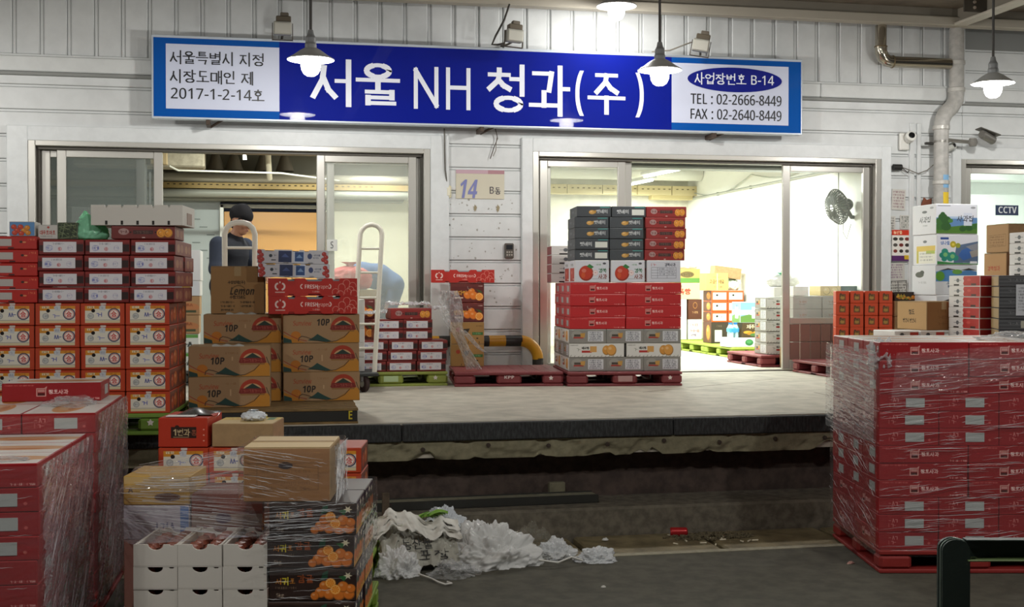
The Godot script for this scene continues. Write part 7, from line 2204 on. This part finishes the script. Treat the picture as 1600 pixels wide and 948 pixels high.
	var tents := [
		[Vector3(-0.2, 0.74, -0.45), Vector3(0.51, 0.8, -0.02), Vector3(0.5, 1.0, -0.12), Vector3(-0.18, 0.825, -0.66), 0.08, 60],
		[Vector3(-0.21, 0.58, -0.45), Vector3(0.62, 0.58, -0.005), Vector3(0.52, 0.8, -0.01), Vector3(-0.2, 0.74, -0.45), 0.05, 70],
		[Vector3(-0.2, 0.5, -0.45), Vector3(0.0, 0.56, 0.0), Vector3(0.62, 0.6, -0.005), Vector3(-0.2, 0.64, -0.45), 0.05, 14],
	]
	for k in tents.size():
		var q: Array = tents[k]
		part("film_tent", film_sheet(q[0], q[1], q[2], q[3], film_mat(q[4]), 63 + k, 0.016, 60, 50, 0.03, 2.0, 26.0), fm)
		var gg := RandomNumberGenerator.new()
		gg.seed = 300 + k
		var st := MB.new()
		var outn: Vector3 = (q[1] - q[0]).cross(q[3] - q[0]).normalized()
		for i in q[5]:
			var v := gg.randf()
			var u0 := gg.randf_range(0.0, 0.7)
			var u1 := minf(1.0, u0 + gg.randf_range(0.1, 0.5))
			var pts := []
			for j in 8:
				var u := lerpf(u0, u1, j / 7.0)
				var v2 := clampf(v + 0.05 * (u - 0.5) * sin(i * 2.0), 0.0, 1.0)
				pts.append(q[0].lerp(q[1], u).lerp(q[3].lerp(q[2], u), v2) + outn * (0.008 - 0.03 * sin(PI * u) * sin(PI * v2)))
			var r := gg.randf_range(0.0006, 0.0018)
			st.tube(pts, r, 5, false, 0.0003)
		part("film_crease", st.mesh(crease), fm)
	part("film_tent", film_sheet(Vector3(-0.215, 0.14, -0.85), Vector3(-0.215, 0.14, -0.42), Vector3(-0.21, 0.72, -0.45), Vector3(-0.2, 0.81, -0.85), film_mat(0.12, Color("c9bcc4")), 65, 0.02, 30, 60, 0.0, 3.0, 9.0), fm)

	# ================= rubbish by the kerb
	tag(part("crumpled_film", crumple(Vector3(1.45, 0.0, -7.75), Vector3(0.37, 0.36, 0.3), 71, film_mat(0.66, Color("f8f9f8")), true), self), "big crumpled mound of whitish plastic film on street before dock", "rubbish")
	tag(part("crumpled_film", crumple(Vector3(0.83, 0.0, -7.55), Vector3(0.17, 0.24, 0.18), 72, film_mat(0.66, Color("f8f9f9")), true), self), "smaller crumpled white plastic bag beside orange cartons at left of rubbish", "rubbish")
	tag(part("crumpled_film", crumple(Vector3(1.9, 0.0, -7.86), Vector3(0.17, 0.16, 0.2), 73, film_mat(0.65), true), self), "clear film scrap between white mound and its shiny tail", "rubbish")
	tag(part("crumpled_film", crumple(Vector3(2.12, 0.0, -7.68), Vector3(0.16, 0.13, 0.12), 74, film_mat(0.75), true), self), "shiny clear film tail at right end of the rubbish", "rubbish")
	tag(part("crumpled_film", crumple(Vector3(1.78, 0.0, -8.08), Vector3(0.2, 0.26, 0.14), 75, film_mat(0.14, Color("9a9788")), true), self), "dim clear film behind right of white mound", "rubbish")
	tag(part("crumpled_film", crumple(Vector3(1.16, 0.0, -7.45), Vector3(0.17, 0.14, 0.15), 76, film_mat(0.18), true), self), "thin clear film sheet in front left of white mound", "rubbish")
	tag(part("crumpled_film", crumple(Vector3(1.2, 0.2, -8.0), Vector3(0.16, 0.18, 0.14), 77, film_mat(0.8, Color("e3e9ef")), true), self), "pale bluish plastic heap behind printed sack", "rubbish")
	var sack := thing("woven_sack", "folded white sack with black printed lettering and greens in its mouth", "sack", at(0.98, 0.0, -7.82, 6))
	var sn := FastNoiseLite.new()
	sn.seed = 80
	sn.frequency = 3.2
	sn.fractal_octaves = 3
	part("sack_body", MB.new().sheet(40, 24, func(u: float, v: float) -> Vector3:
		var x := lerpf(-0.24, 0.24, u)
		var q := Vector3(x, 0.04 + 0.24 * sin(v * 1.9) * (0.8 + 0.25 * sn.get_noise_1d(u * 0.6)), 0.24 - 0.4 * v)
		return q + Vector3(0, 0.03 * sn.get_noise_2d(u * 3.0, v * 2.0), 0.04 * sn.get_noise_2d(u * 2.0 + 9.0, v * 2.0))).mesh(M(Color("a9a79c"), 0.8)), sack)
	part("sack_rim", MB.new().sheet(44, 8, func(u: float, v: float) -> Vector3:
		var x := lerpf(-0.3, 0.27, u)
		return Vector3(x, 0.3 - 0.1 * v + 0.09 * sn.get_noise_1d(u * 0.9 + 2.0) + 0.05 * (0.5 - u), 0.03 + 0.1 * v + 0.07 * sn.get_noise_2d(u * 1.2, v))).mesh(M(Color("e6e4dc"), 0.7)), sack)
	for q in [["농산물", -0.12, 0.085], ["포장", -0.02, 0.02]]:
		part("lettering", letters(q[0], 0.075, 0.09, M(Color("2f302f"), 0.7), 0.2, 0.003), sack, null, Transform3D(Basis(Vector3.RIGHT, -0.75), Vector3(q[1], q[2] + 0.045, 0.225 - (q[2] * 0.6))))
	var gv := thing("leafy_greens", "few yellow-green leaves lying in mouth of white sack", "greens", at(1.06, 0.285, -7.8, 25))
	for k in 7:
		part("leaf", MB.new().sheet(5, 8, func(u: float, v: float) -> Vector3:
			return Vector3(lerpf(-0.07, 0.07, v) + 0.008 * k, 0.012 * k * 0.5 + 0.02 * sin(PI * v) + 0.01 * sin(u * 6.0 + k), (u - 0.5) * 0.035 * sin(PI * v) + 0.016 * (k - 3))).mesh(M([Color("7fae3a"), Color("93bb4a"), Color("5f8f2c")][k % 3], 0.5)), gv)
	var strg := M(Color("d5d3cc"), 0.6)
	tag(part("string", MB.new().tube([Vector3(0.95, 0.03, -7.42), Vector3(1.02, 0.012, -7.36), Vector3(1.05, 0.012, -7.26), Vector3(1.08, 0.012, -7.2), Vector3(1.12, 0.012, -7.22), Vector3(1.1, 0.012, -7.26)], 0.006, 6).mesh(strg), self), "white string curling on street in front of white bag", "string")
	tag(part("string", MB.new().tube([Vector3(1.72, 0.05, -7.56), Vector3(1.84, 0.03, -7.55), Vector3(1.94, 0.05, -7.6), Vector3(2.02, 0.02, -7.62)], 0.006, 6).mesh(strg), self), "white string reaching from mound towards shiny film tail", "string")
	# small litter in the gutter
	var can := thing("drink_can", "red drink can lying on its side in gutter litter", "can", Transform3D(Basis(Vector3.UP, -0.15) * Basis(Vector3.BACK, PI / 2), Vector3(2.92, 0.02, -8.38)))
	part("can_body", MB.new().lathe([Vector2(0.024, -0.062), Vector2(0.032, -0.054), Vector2(0.033, 0.05), Vector2(0.026, 0.062)], 20).mesh(M(Color("b5262a"), 0.3, 0.3)), can)
	part("can_lid", MB.new().lathe([Vector2(0.026, 0.062), Vector2(0.022, 0.058), Vector2(0, 0.058)], 20).mesh(M(Color("c9c9c9"), 0.3, 0.8)), can)
	part("can_base", MB.new().lathe([Vector2(0, -0.056), Vector2(0.02, -0.06), Vector2(0.024, -0.062)], 20).mesh(M(Color("b5b5b5"), 0.3, 0.8)), can)
	var g := RandomNumberGenerator.new()
	g.seed = 90
	var dirt := MB.new()
	for k in 260:
		var a := g.randf() * TAU
		var rr := sqrt(g.randf())
		var p := Vector3(3.12 + cos(a) * rr * 0.34, -0.008, -8.31 + sin(a) * rr * 0.13)
		var s := g.randf_range(0.004, 0.016) * (1.3 - rr * 0.6)
		var from := dirt.v.size()
		dirt.box(Vector3.ZERO, Vector3(s * g.randf_range(1, 2.6), s, s * g.randf_range(0.7, 1.3)), 0.0)
		dirt.xform(Transform3D(Basis.from_euler(Vector3(g.randf_range(-0.4, 0.4), g.randf() * TAU, g.randf_range(-0.4, 0.4))), p + Vector3(0, s * 0.5 + 0.015 * (1.0 - rr) * g.randf(), 0)), from)
	tag(part("dirt_heap", dirt.mesh(noise_mat(Color("4a4232"), Color("7a6f55"), 0.05, 3.0, 0.9)), self), "swept heap of dirt and crumbs beside red can in gutter", "dirt", "", "stuff")
	var butts := MB.new()
	for k in 16:
		var p := Vector3(g.randf_range(2.78, 3.4), -0.004, g.randf_range(-8.42, -8.02))
		var a := g.randf() * TAU
		butts.tube([p, p + Vector3(cos(a) * 0.045, 0.001, sin(a) * 0.03)], 0.006, 6)
	tag(part("cigarette_butts", butts.mesh(M(Color("d5cdb5"), 0.7)), self), "scattered pale cigarette butts around dirt heap in gutter", "litter", "", "stuff")
	for q in [[2.36, -8.3, 0.03, "dfdfdc", "small white paper scrap on gutter slab right of rubbish"], [3.68, -7.28, 0.03, "b58a80", "small reddish scrap on street beside wrapped red stack"], [1.98, -7.0, 0.018, "c9c7c0", "tiny pale crumb on street in front of rubbish"]]:
		tag(part("paper_scrap", crumple(Vector3(q[0], 0.0, q[1]), Vector3(q[2], q[2] * 0.8, q[2] * 0.7), 91 + int(q[0] * 10), M(Color(q[3]), 0.7), true), self), q[4], "litter")
	# lumber and metal lying on the kerb step
	var ch := thing("steel_channel", "long dark steel channel lying on kerb step under dock edge", "metal bar", at(0.7, 0.192, -8.62, 2.0))
	var dm := noise_mat(Color("77745f"), Color("8f8c78"), 0.02, 1.0, 0.6)
	part("web", boxm(Vector3(0.85, 0.045, -0.1), Vector3(1.75, 0.012, 0.17), dm, 0.002), ch)
	for z in [-0.018, -0.182]: part("flange", boxm(Vector3(0.85, 0.03, z), Vector3(1.75, 0.06, 0.008), M(Color("2f2f2b"), 0.6, 0.3), 0.002), ch)
	tag(part("plank", boxm(Vector3.ZERO, Vector3(0.85, 0.02, 0.06), noise_mat(Color("4a4437"), Color("605a4a"), 0.02, 1.0, 0.85), 0.003), self, null, at(1.35, 0.205, -8.93, 2.0)), "thin dark plank lying behind steel channel on kerb", "plank")
	tag(part("wood_block", boxm(Vector3(0, 0.06, 0), Vector3(0.12, 0.12, 0.06), noise_mat(Color("6b6650"), Color("7d7862"), 0.02, 1.0, 0.85), 0.005), self, null, at(2.17, 0.191, -8.94, 0)), "small pale square block standing at foot of dock wall", "block")
	tag(part("wood_strut", boxm(Vector3(0, 0.09, 0), Vector3(0.05, 0.2, 0.02), noise_mat(Color("4a3c30"), Color("5d4f40"), 0.02, 1.0, 0.85), 0.003), self, null, at(0.86, 0.16, -8.47, 0)), "short upright wooden strut leaning on kerb behind orange cartons", "strut")
	# dark steel frame in the lower right corner
	var st := thing("steel_guard", "dark green steel guard with rounded post at lower right corner", "guard", at(2.42, 0.0, -4.08, -11.6))
	var dk := M(Color("2c3733"), 0.45, 0.2)
	var o := PackedVector2Array([Vector2(0, 0), Vector2(0.1, 0)])
	for k in 11: o.append(Vector2(0.05 + 0.05 * cos(PI * k / 10), 0.8 + 0.04 * sin(PI * k / 10)))
	part("post_plate", MB.new().prism(o, -0.008, 0.0).mesh(dk), st)
	var rim := []
	for k in 13: rim.append(Vector3(0.05 + 0.05 * cos(PI * k / 12), 0.8 + 0.04 * sin(PI * k / 12), -0.02))
	part("post_rim", MB.new().tube([Vector3(0.1, 0, -0.02)] + rim + [Vector3(0, 0, -0.02)], 0.004, 8).mesh(M(Color("6d7a72"), 0.3, 0.5)), st)
	part("post_back", MB.new().prism(o, -0.06, -0.045).mesh(dk), st)
	part("rail_web", boxm(Vector3(0.55, 0.8, -0.05), Vector3(0.92, 0.07, 0.006), dk, 0.001), st)
	part("rail_flange", boxm(Vector3(0.55, 0.835, -0.03), Vector3(0.92, 0.005, 0.045), dk, 0.001), st)
	part("rail_flange", boxm(Vector3(0.55, 0.765, -0.02), Vector3(0.92, 0.005, 0.065), M(Color("5f7048"), 0.45, 0.2), 0.001), st)
	part("far_post", boxm(Vector3(0.98, 0.4, -0.03), Vector3(0.06, 0.8, 0.04), dk, 0.004), st)


func crumple(c: Vector3, s: Vector3, sd: int, mat: Material, flat := false) -> ArrayMesh:  # a crumpled ball or mound of sheet
	var n := FastNoiseLite.new()
	n.seed = sd
	n.frequency = 1.0
	n.noise_type = FastNoiseLite.TYPE_CELLULAR
	n.cellular_return_type = FastNoiseLite.RETURN_DISTANCE2_SUB
	var n2 := FastNoiseLite.new()
	n2.seed = sd + 100
	n2.frequency = 1.0
	n2.fractal_octaves = 4
	var big := maxf(s.x, maxf(s.y, s.z))
	var seg := 110 if big > 0.15 else (40 if big > 0.06 else 16)
	var m := MB.new()
	m.sheet(seg, seg / 2, func(u: float, v: float) -> Vector3:
		var a := TAU * u
		var b := (v * 0.5 if flat else v - 0.5) * PI
		var p := Vector3(cos(a) * cos(b), sin(b), -sin(a) * cos(b))
		var r := 0.82 + 0.34 * n2.get_noise_3dv(p * 1.5) + 0.16 * n.get_noise_3dv(p * 2.2) + 0.07 * n.get_noise_3dv(p * 6.0) + 0.05 * n2.get_noise_3dv(p * 9.0)
		var q := p * r
		return c + Vector3(q.x * s.x * (1.0 + (0.25 * (1.0 - v) if flat else 0.0)), q.y * s.y, q.z * s.z))
	return m.mesh(mat)


# ------------------------------------------------------------------ people: smooth-joined capsules, meshed by surface nets
func flesh(prims: Array, cell: float, k: float, out: MB) -> MB:  # prims: [a, b, radius at a, radius at b]
	var lo := Vector3(1e9, 1e9, 1e9)
	var hi := -lo
	for p in prims:
		var r: float = maxf(p[2], p[3]) + k + 2.0 * cell
		for q in [p[0], p[1]]:
			lo = lo.min(q - Vector3(r, r, r))
			hi = hi.max(q + Vector3(r, r, r))
	var n := Vector3i(((hi - lo) / cell).ceil()) + Vector3i.ONE
	var f := PackedFloat32Array()
	f.resize(n.x * n.y * n.z)
	f.fill(1.0)
	for p in prims:
		var a: Vector3 = p[0]
		var b: Vector3 = p[1]
		var r: float = maxf(p[2], p[3]) + k + 2.0 * cell
		var ab := b - a
		var l2 := maxf(ab.length_squared(), 1e-9)
		var i0 := Vector3i(((a.min(b) - Vector3(r, r, r) - lo) / cell).floor()).clamp(Vector3i.ZERO, n - Vector3i.ONE)
		var i1 := Vector3i(((a.max(b) + Vector3(r, r, r) - lo) / cell).ceil()).clamp(Vector3i.ZERO, n - Vector3i.ONE)
		for z in range(i0.z, i1.z + 1):
			for y in range(i0.y, i1.y + 1):
				var row := (z * n.y + y) * n.x
				for x in range(i0.x, i1.x + 1):
					var q := lo + Vector3(x, y, z) * cell
					var t := clampf((q - a).dot(ab) / l2, 0.0, 1.0)
					var d := q.distance_to(a + ab * t) - lerpf(p[2], p[3], t)
					var o := f[row + x]
					var h := maxf(k - absf(o - d), 0.0) / k
					f[row + x] = minf(o, d) - h * h * k * 0.25
	var vid := {}
	var pos := PackedVector3Array()
	var nrm := PackedVector3Array()
	var sx := 1
	var sy := n.x
	var sz := n.x * n.y
	for z in n.z - 1:
		for y in n.y - 1:
			for x in n.x - 1:
				var i := x + y * sy + z * sz
				var c := [f[i], f[i + sx], f[i + sy], f[i + sx + sy], f[i + sz], f[i + sx + sz], f[i + sy + sz], f[i + sx + sy + sz]]
				var inside := 0
				for v in c: inside += 1 if v < 0.0 else 0
				if inside == 0 or inside == 8: continue
				var sum := Vector3.ZERO
				var cnt := 0
				for e in [[0, 1], [2, 3], [4, 5], [6, 7], [0, 2], [1, 3], [4, 6], [5, 7], [0, 4], [1, 5], [2, 6], [3, 7]]:
					var A: float = c[e[0]]
					var B: float = c[e[1]]
					if (A < 0.0) == (B < 0.0): continue
					var t := A / (A - B)
					sum += Vector3(e[0] & 1, (e[0] >> 1) & 1, e[0] >> 2).lerp(Vector3(e[1] & 1, (e[1] >> 1) & 1, e[1] >> 2), t)
					cnt += 1
				vid[i] = pos.size()
				pos.append(lo + (Vector3(x, y, z) + sum / cnt) * cell)
				nrm.append(Vector3(c[1] + c[3] + c[5] + c[7] - c[0] - c[2] - c[4] - c[6], c[2] + c[3] + c[6] + c[7] - c[0] - c[1] - c[4] - c[5], c[4] + c[5] + c[6] + c[7] - c[0] - c[1] - c[2] - c[3]).normalized())
	for i in vid:
		for e in [[sx, sy, sz], [sy, sz, sx], [sz, sx, sy]]:
			if (f[i] < 0.0) == (f[i + e[0]] < 0.0): continue
			if not (vid.has(i - e[1]) and vid.has(i - e[2]) and vid.has(i - e[1] - e[2])): continue
			var a: int = vid[i]
			var b: int = vid[i - e[1]]
			var c: int = vid[i - e[1] - e[2]]
			var d: int = vid[i - e[2]]
			if f[i] < 0.0:
				out.stri(pos[a], pos[b], pos[c], nrm[a], nrm[b], nrm[c])
				out.stri(pos[a], pos[c], pos[d], nrm[a], nrm[c], nrm[d])
			else:
				out.stri(pos[a], pos[c], pos[b], nrm[a], nrm[c], nrm[b])
				out.stri(pos[a], pos[d], pos[c], nrm[a], nrm[d], nrm[c])
	return out


func hand(m: MB, wrist: Vector3, dir: Vector3, palm: Vector3, side: float) -> void:  # dir: along the hand, palm: out of the palm, side: +1 right hand
	var across := dir.cross(palm).normalized() * side
	var pr_ := [[wrist, wrist + dir * 0.03, 0.026, 0.03], [wrist + dir * 0.03 + across * 0.02, wrist + dir * 0.09 + across * 0.03, 0.02, 0.014], [wrist + dir * 0.03 - across * 0.02, wrist + dir * 0.085 - across * 0.03, 0.02, 0.013], [wrist + dir * 0.04, wrist + dir * 0.09, 0.022, 0.015]]
	flesh(pr_, 0.004, 0.012, m)
	var L := [0.07, 0.08, 0.075, 0.06]
	for k in 4:
		var b := wrist + dir * (0.09 - 0.004 * absf(k - 1.2)) + across * (0.032 - 0.0205 * k)
		var p1: Vector3 = b + dir * L[k] * 0.42 + palm * 0.012
		var p2: Vector3 = p1 + (dir * 0.75 + palm * 0.65) * L[k] * 0.33
		var p3: Vector3 = p2 + (dir * 0.35 + palm * 0.9) * L[k] * 0.28
		flesh([[b - dir * 0.01, p1, 0.0098, 0.009], [p1, p2, 0.009, 0.0085], [p2, p3, 0.0085, 0.0075]], 0.004, 0.004, m)
	var t0 := wrist + dir * 0.03 + across * 0.03
	var t1 := t0 + across * 0.03 + dir * 0.03 + palm * 0.012
	flesh([[t0, t1, 0.014, 0.011], [t1, t1 + dir * 0.03 + palm * 0.012, 0.0105, 0.0085]], 0.004, 0.005, m)


func person(label: String, xf: Transform3D, J: Dictionary, cloth: Array, cap: Color, trousers: Color, shoe: Color) -> void:
	# J: joints; cloth: [sleeve colour, body colour]
	var o := thing("person", label, "person", xf)
	var skin := M(Color("c08d70"), 0.5)
	var face_dir: Vector3 = J.face
	var up: Vector3 = J.up
	var rt := up.cross(face_dir).normalized()
	var H: Vector3 = J.head
	var m := MB.new()
	var body := [[J.pelvis, J.belly, 0.115, 0.11], [J.belly, J.chest, 0.11, 0.12], [J.chest, J.neck, 0.11, 0.06], [J.neck, H - up * 0.06, 0.055, 0.052]]
	for s in ["l", "r"]:
		body.append_array([[J["hip" + s], J["knee" + s], 0.085, 0.058], [J["knee" + s], J["ankle" + s], 0.056, 0.038], [J["ankle" + s], J["ankle" + s] + J["toe"] * 0.16 - Vector3(0, 0.05, 0), 0.04, 0.03], [J["sh" + s], J["el" + s], 0.05, 0.04], [J["el" + s], J["wr" + s], 0.04, 0.027], [J.chest, J["sh" + s], 0.08, 0.055]])
	flesh(body, 0.015, 0.04, m)
	# head on a finer grid: skull, jaw, nose, brow, ears
	var hd := [[H + up * 0.045 - face_dir * 0.02, H + up * 0.03 + face_dir * 0.015, 0.083, 0.08], [H - up * 0.03 + face_dir * 0.035, H - up * 0.065 + face_dir * 0.05, 0.058, 0.04], [H - up * 0.09, H - up * 0.02, 0.05, 0.06],
		[H + up * 0.012 + face_dir * 0.09, H - up * 0.022 + face_dir * 0.108, 0.009, 0.014], [H + up * 0.028 + face_dir * 0.082 + rt * 0.035, H + up * 0.028 + face_dir * 0.082 - rt * 0.035, 0.012, 0.012],
		[H - up * 0.052 + face_dir * 0.085 - rt * 0.018, H - up * 0.052 + face_dir * 0.085 + rt * 0.018, 0.008, 0.008]]
	for s in [-1.0, 1.0]:
		hd.append([H + rt * s * 0.079 - face_dir * 0.008 + up * 0.012, H + rt * s * 0.074 - face_dir * 0.004 - up * 0.025, 0.014, 0.01])
		hd.append([H + rt * s * 0.04 - up * 0.012 + face_dir * 0.062, H + rt * s * 0.036 - up * 0.02 + face_dir * 0.06, 0.026, 0.02])
	flesh(hd, 0.006, 0.014, m)
	for s in ["l", "r"]: hand(m, J["wr" + s], (J["wr" + s] - J["el" + s]).normalized(), J["palm" + s], 1.0 if s == "r" else -1.0)
	part("body", m.mesh(skin), o)
	for s in [-1.0, 1.0]:
		var e: Vector3 = H + face_dir * 0.079 + rt * s * 0.031 + up * 0.006
		part("eye", MB.new().lathe([Vector2(0, -0.009), Vector2(0.008, -0.005), Vector2(0.011, 0), Vector2(0.008, 0.005), Vector2(0, 0.009)], 12, e).mesh(M(Color("221a16"), 0.2)), o)
		part("eyebrow", MB.new().tube([e + up * 0.02 + face_dir * 0.012 - rt * s * 0.014, e + up * 0.024 + face_dir * 0.012, e + up * 0.02 + face_dir * 0.006 + rt * s * 0.016], 0.0035, 6).mesh(M(Color("241c18"), 0.8)), o)
	part("lips", MB.new().tube([H - up * 0.052 + face_dir * 0.09 - rt * 0.022, H - up * 0.05 + face_dir * 0.096, H - up * 0.052 + face_dir * 0.09 + rt * 0.022], 0.0045, 6).mesh(M(Color("8f5548"), 0.5)), o)
	var hair := [[H + up * 0.04 - face_dir * 0.045, H - up * 0.035 - face_dir * 0.05, 0.062, 0.05]]
	for s in [-1.0, 1.0]: hair.append([H + up * 0.05 + rt * s * 0.05 + face_dir * 0.03, H + up * 0.0 + rt * s * 0.062 + face_dir * 0.012, 0.03, 0.02])
	part("hair", flesh(hair, 0.008, 0.012, MB.new()).mesh(M(Color("1d1815"), 0.7)), o)
	part("knit_cap", flesh([[H + up * 0.072 - face_dir * 0.03, H + up * 0.1 - face_dir * 0.01, 0.088, 0.074], [H + up * 0.066 + face_dir * 0.02, H + up * 0.066 - face_dir * 0.045, 0.081, 0.085]], 0.009, 0.02, MB.new()).mesh(noise_mat(cap.darkened(0.3), cap, 0.05, 6.0, 0.9)), o)
	# clothes
	var jk := [[J.pelvis + Vector3(0, 0.02, 0), J.belly, 0.15, 0.145], [J.belly, J.chest, 0.145, 0.15], [J.chest, J.neck - up * 0.0, 0.14, 0.075]]
	var sl := []
	for s in ["l", "r"]:
		jk.append([J.chest, J["sh" + s], 0.11, 0.07])
		jk.append([J["hip" + s] + Vector3(0, 0.05, 0), J.belly, 0.12, 0.12])
		sl.append_array([[J["sh" + s], J["el" + s], 0.078, 0.062], [J["el" + s], J["wr" + s].lerp(J["el" + s], 0.08), 0.062, 0.046]])
	part("jacket", flesh(jk, 0.015, 0.045, MB.new()).mesh(M(cloth[1], 0.85)), o)
	for s in 2: part("sleeve", flesh(sl.slice(s * 2, s * 2 + 2), 0.013, 0.03, MB.new()).mesh(M(cloth[0], 0.85)), o)
	part("collar", flesh([[J.neck + rt * 0.05 - face_dir * 0.02, J.neck + up * 0.015 - face_dir * 0.035, 0.042, 0.036], [J.neck - rt * 0.05 - face_dir * 0.02, J.neck + up * 0.015 - face_dir * 0.035, 0.042, 0.036]], 0.01, 0.02, MB.new()).mesh(M(cloth[1], 0.85)), o)
	var tr := [[J.pelvis, J.hipl, 0.13, 0.1], [J.pelvis, J.hipr, 0.13, 0.1]]
	for s in ["l", "r"]: tr.append_array([[J["hip" + s], J["knee" + s], 0.105, 0.08], [J["knee" + s], J["ankle" + s], 0.08, 0.065]])
	part("trousers", flesh(tr, 0.015, 0.03, MB.new()).mesh(M(trousers, 0.85)), o)
	for s in ["l", "r"]: part("shoe", flesh([[J["ankle" + s] - Vector3(0, 0.035, 0) - J["toe"] * 0.03, J["ankle" + s] - Vector3(0, 0.045, 0) + J["toe"] * 0.17, 0.048, 0.04]], 0.01, 0.01, MB.new()).mesh(M(shoe, 0.5)), o)


func people() -> void:
	# standing with head bowed over his work; +z is the way he faces
	var f := Vector3(0, -0.34, 0.94).normalized()
	person("man in black knit cap and navy jacket standing head bowed in left doorway", at(-0.24, DY, -11.75, 54), {
		"pelvis": Vector3(0, 0.95, 0), "belly": Vector3(0, 1.12, 0.01), "chest": Vector3(0, 1.27, 0.03), "neck": Vector3(0, 1.4, 0.06), "head": Vector3(0, 1.55, 0.13), "face": f, "up": Vector3(0, 0.94, 0.34).normalized(), "toe": Vector3(0, 0, 1),
		"hipl": Vector3(0.1, 0.92, 0), "hipr": Vector3(-0.1, 0.92, 0), "kneel": Vector3(0.11, 0.49, 0.03), "kneer": Vector3(-0.11, 0.49, 0.02), "anklel": Vector3(0.12, 0.09, -0.02), "ankler": Vector3(-0.12, 0.09, -0.02),
		"shl": Vector3(0.2, 1.34, 0.03), "shr": Vector3(-0.2, 1.34, 0.03), "ell": Vector3(0.27, 1.13, 0.1), "elr": Vector3(-0.27, 1.12, 0.06), "wrl": Vector3(0.12, 1.05, 0.32), "wrr": Vector3(-0.12, 1.02, 0.29), "palml": Vector3(-0.6, -0.8, 0).normalized(), "palmr": Vector3(0.6, -0.8, 0).normalized(),
	}, [Color("333c4d"), Color("20242c")], Color("15151a"), Color("232733"), Color("1a1a1c"))
	# bending far forward behind the dusty pane; +z is the way the person faces
	person("person in blue denim clothes bending far over behind dusty glass pane", at(1.52, DY, -14.8, -80), {
		"pelvis": Vector3(0, 0.96, -0.06), "belly": Vector3(0, 1.08, 0.1), "chest": Vector3(0, 1.1, 0.3), "neck": Vector3(0, 1.06, 0.46), "head": Vector3(0, 0.99, 0.58), "face": Vector3(0, -0.85, 0.53).normalized(), "up": Vector3(0, 0.53, 0.85).normalized(), "toe": Vector3(0, 0, 1),
		"hipl": Vector3(0.1, 0.93, -0.06), "hipr": Vector3(-0.1, 0.93, -0.06), "kneel": Vector3(0.12, 0.5, 0.05), "kneer": Vector3(-0.12, 0.5, -0.02), "anklel": Vector3(0.13, 0.09, 0.0), "ankler": Vector3(-0.13, 0.09, -0.06),
		"shl": Vector3(0.19, 1.05, 0.36), "shr": Vector3(-0.19, 1.05, 0.36), "ell": Vector3(0.22, 0.78, 0.38), "elr": Vector3(-0.22, 0.78, 0.38), "wrl": Vector3(0.15, 0.56, 0.46), "wrr": Vector3(-0.15, 0.56, 0.46), "palml": Vector3(-0.8, 0, 0.6).normalized(), "palmr": Vector3(0.8, 0, 0.6).normalized(),
	}, [Color("4a6490"), Color("4a6490")], Color("6a6d70"), Color("3f5680"), Color("2a2a2c"))
